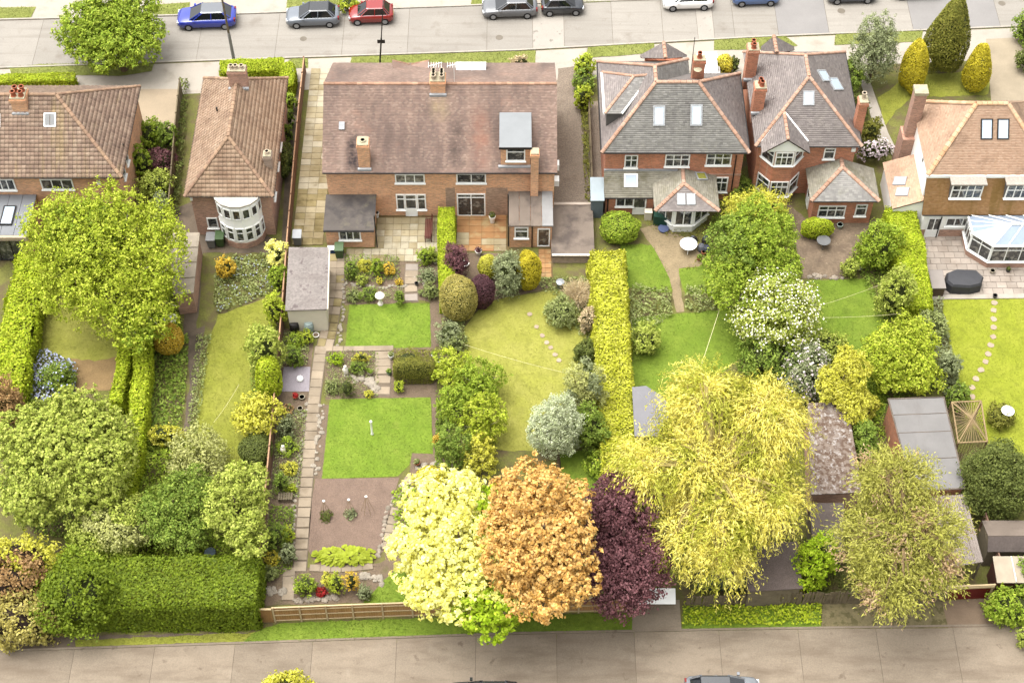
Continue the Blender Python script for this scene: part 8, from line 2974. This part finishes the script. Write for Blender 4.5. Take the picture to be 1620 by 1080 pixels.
def rocks(label, group, pts, n, r0, r1, spread=5, mesh=None):
    for i in range(n):
        t = i / max(1, n - 1) * (len(pts) - 1)
        k = min(int(t), len(pts) - 2)
        f = t - k
        px = pts[k][0] * (1 - f) + pts[k + 1][0] * f + rg.uniform(-spread, spread)
        py = pts[k][1] * (1 - f) + pts[k + 1][1] * f + rg.uniform(-spread, spread) * .6
        o = link_mesh('rock', rg.choice(mesh or RK), None, None, G(px, py, .0))
        s = rg.uniform(r0, r1)
        o.scale = (s * rg.uniform(.8, 1.3), s, s * rg.uniform(.6, 1.0))
        o.rotation_euler = (0, 0, rg.uniform(0, 6))
        tag(o, '%s %s, counted from the %s end' % (nth(i), label, 'upper' if abs(pts[0][0] - pts[-1][0]) < abs(pts[0][1] - pts[-1][1]) else 'left'), 'rock', group)
rocks('grey rock of the pile under the red shrub', 'rocks along the lowest bed', [(466, 948), (500, 950), (530, 944)], 20, .14, .26, 5)
rocks('pale rock heaped beyond the golden shrub', 'rocks at the end of the lowest bed', [(570, 912), (590, 915), (604, 922)], 16, .13, .26, 8, RKW)
rocks('pale rock heaped in the lane fence corner', 'rocks at the fence corner', [(414, 934), (446, 936)], 12, .14, .28, 6, RKW)
rocks('whitish rock beside the dark clipped dome', 'rocks of the rockery', [(560, 600), (585, 604), (592, 618)], 22, .12, .28, 7, RKW)
rocks('pale rock edging the long lawn', 'rocks edging the long lawn', [(508, 640), (504, 690), (498, 750)], 24, .08, .2, 5, RKW)
rocks('pale rock by the long lawn corner pot', 'rocks at the long lawn corner', [(662, 742), (692, 734)], 16, .14, .28, 6, RKW)
rocks('brick lump edging the vegetable plot', 'edging of the vegetable plot', [(634, 770), (612, 810), (604, 860), (598, 880)], 22, .1, .18, 2)
rocks('stone edging the panel fence border', 'stones along the border by the panel fence', [(488, 632), (476, 720), (466, 800), (462, 880)], 34, .09, .16, 2, RKW)
rocks('stone edging the upper path beside the middle lawn', 'stones along the middle lawn', [(545, 445), (541, 500), (535, 548)], 20, .09, .18, 3, RKW)
rocks('round cobble among pots by the panel fence', 'cobbles by the panel fence', [(456, 648), (478, 655)], 14, .09, .16, 7, RKW)
rocks('stone along the top edge of the bird bath bed', 'stones of the bird bath bed', [(545, 448), (590, 455), (640, 452)], 18, .1, .18, 3, RKW)
rocks('stone beside the grey green shrub by the steps', 'stones at the patio hedge foot', [(660, 440), (690, 470)], 12, .08, .15, 6, RKW)
rocks('pale stone ending the crazy paving', 'stones of the crazy paving edge', [(1276, 438), (1330, 440)], 12, .14, .24, 4)

# wires and washing lines
M_WIRE = mat('pale_line', (226, 216, 170), rough=.6, var=.03, k=.7)
def line(label, a, b, za, zb, sag=.15, r=.009):
    p, q = G(a[0], a[1], za), G(b[0], b[1], zb)
    m = MB()
    m.tube([p.lerp(q, i / 6) - Vector((0, 0, sag * (1 - ((i - 3) / 3) ** 2))) for i in range(7)], r, 4)
    o = m.build('washing_line', M_WIRE)
    tag(o, label, 'washing line')
line('thin washing line across the yellowed lawn', (735, 545), (905, 592), 1.9, 1.9)
line('pale cable running down to the top of the golden willow', (1148, 460), (1108, 582), 2.0, 2.6, .05, .016)
line('upper washing line left of the bright lime hedge', (1280, 488), (1398, 448), 1.9, 1.9)
line('lower washing line below the crazy paving', (1280, 502), (1425, 496), 1.9, 1.9)
line('faint line over the lower end of the olive lawn', (338, 668), (378, 608), 1.6, 1.6)
tb = thing('blue_tub', G(334, 878), 'blue grey tub behind the big dark hedge', 'tub')
p = G(334, 880)
b = MB()
b.lathe(p, [(.25, 0), (.34, .5), (.36, .52), (.3, .5), (.25, .3)], 14)
b.build('tub', mat('blue_grey_tub', (120, 140, 152), rough=.5), tb)
b = MB()
b.tube([(p.x - .36, p.y, .5), (p.x - .42, p.y, .42), (p.x - .36, p.y, .34)], .02, 5)
b.build('handle', DARK, tb)
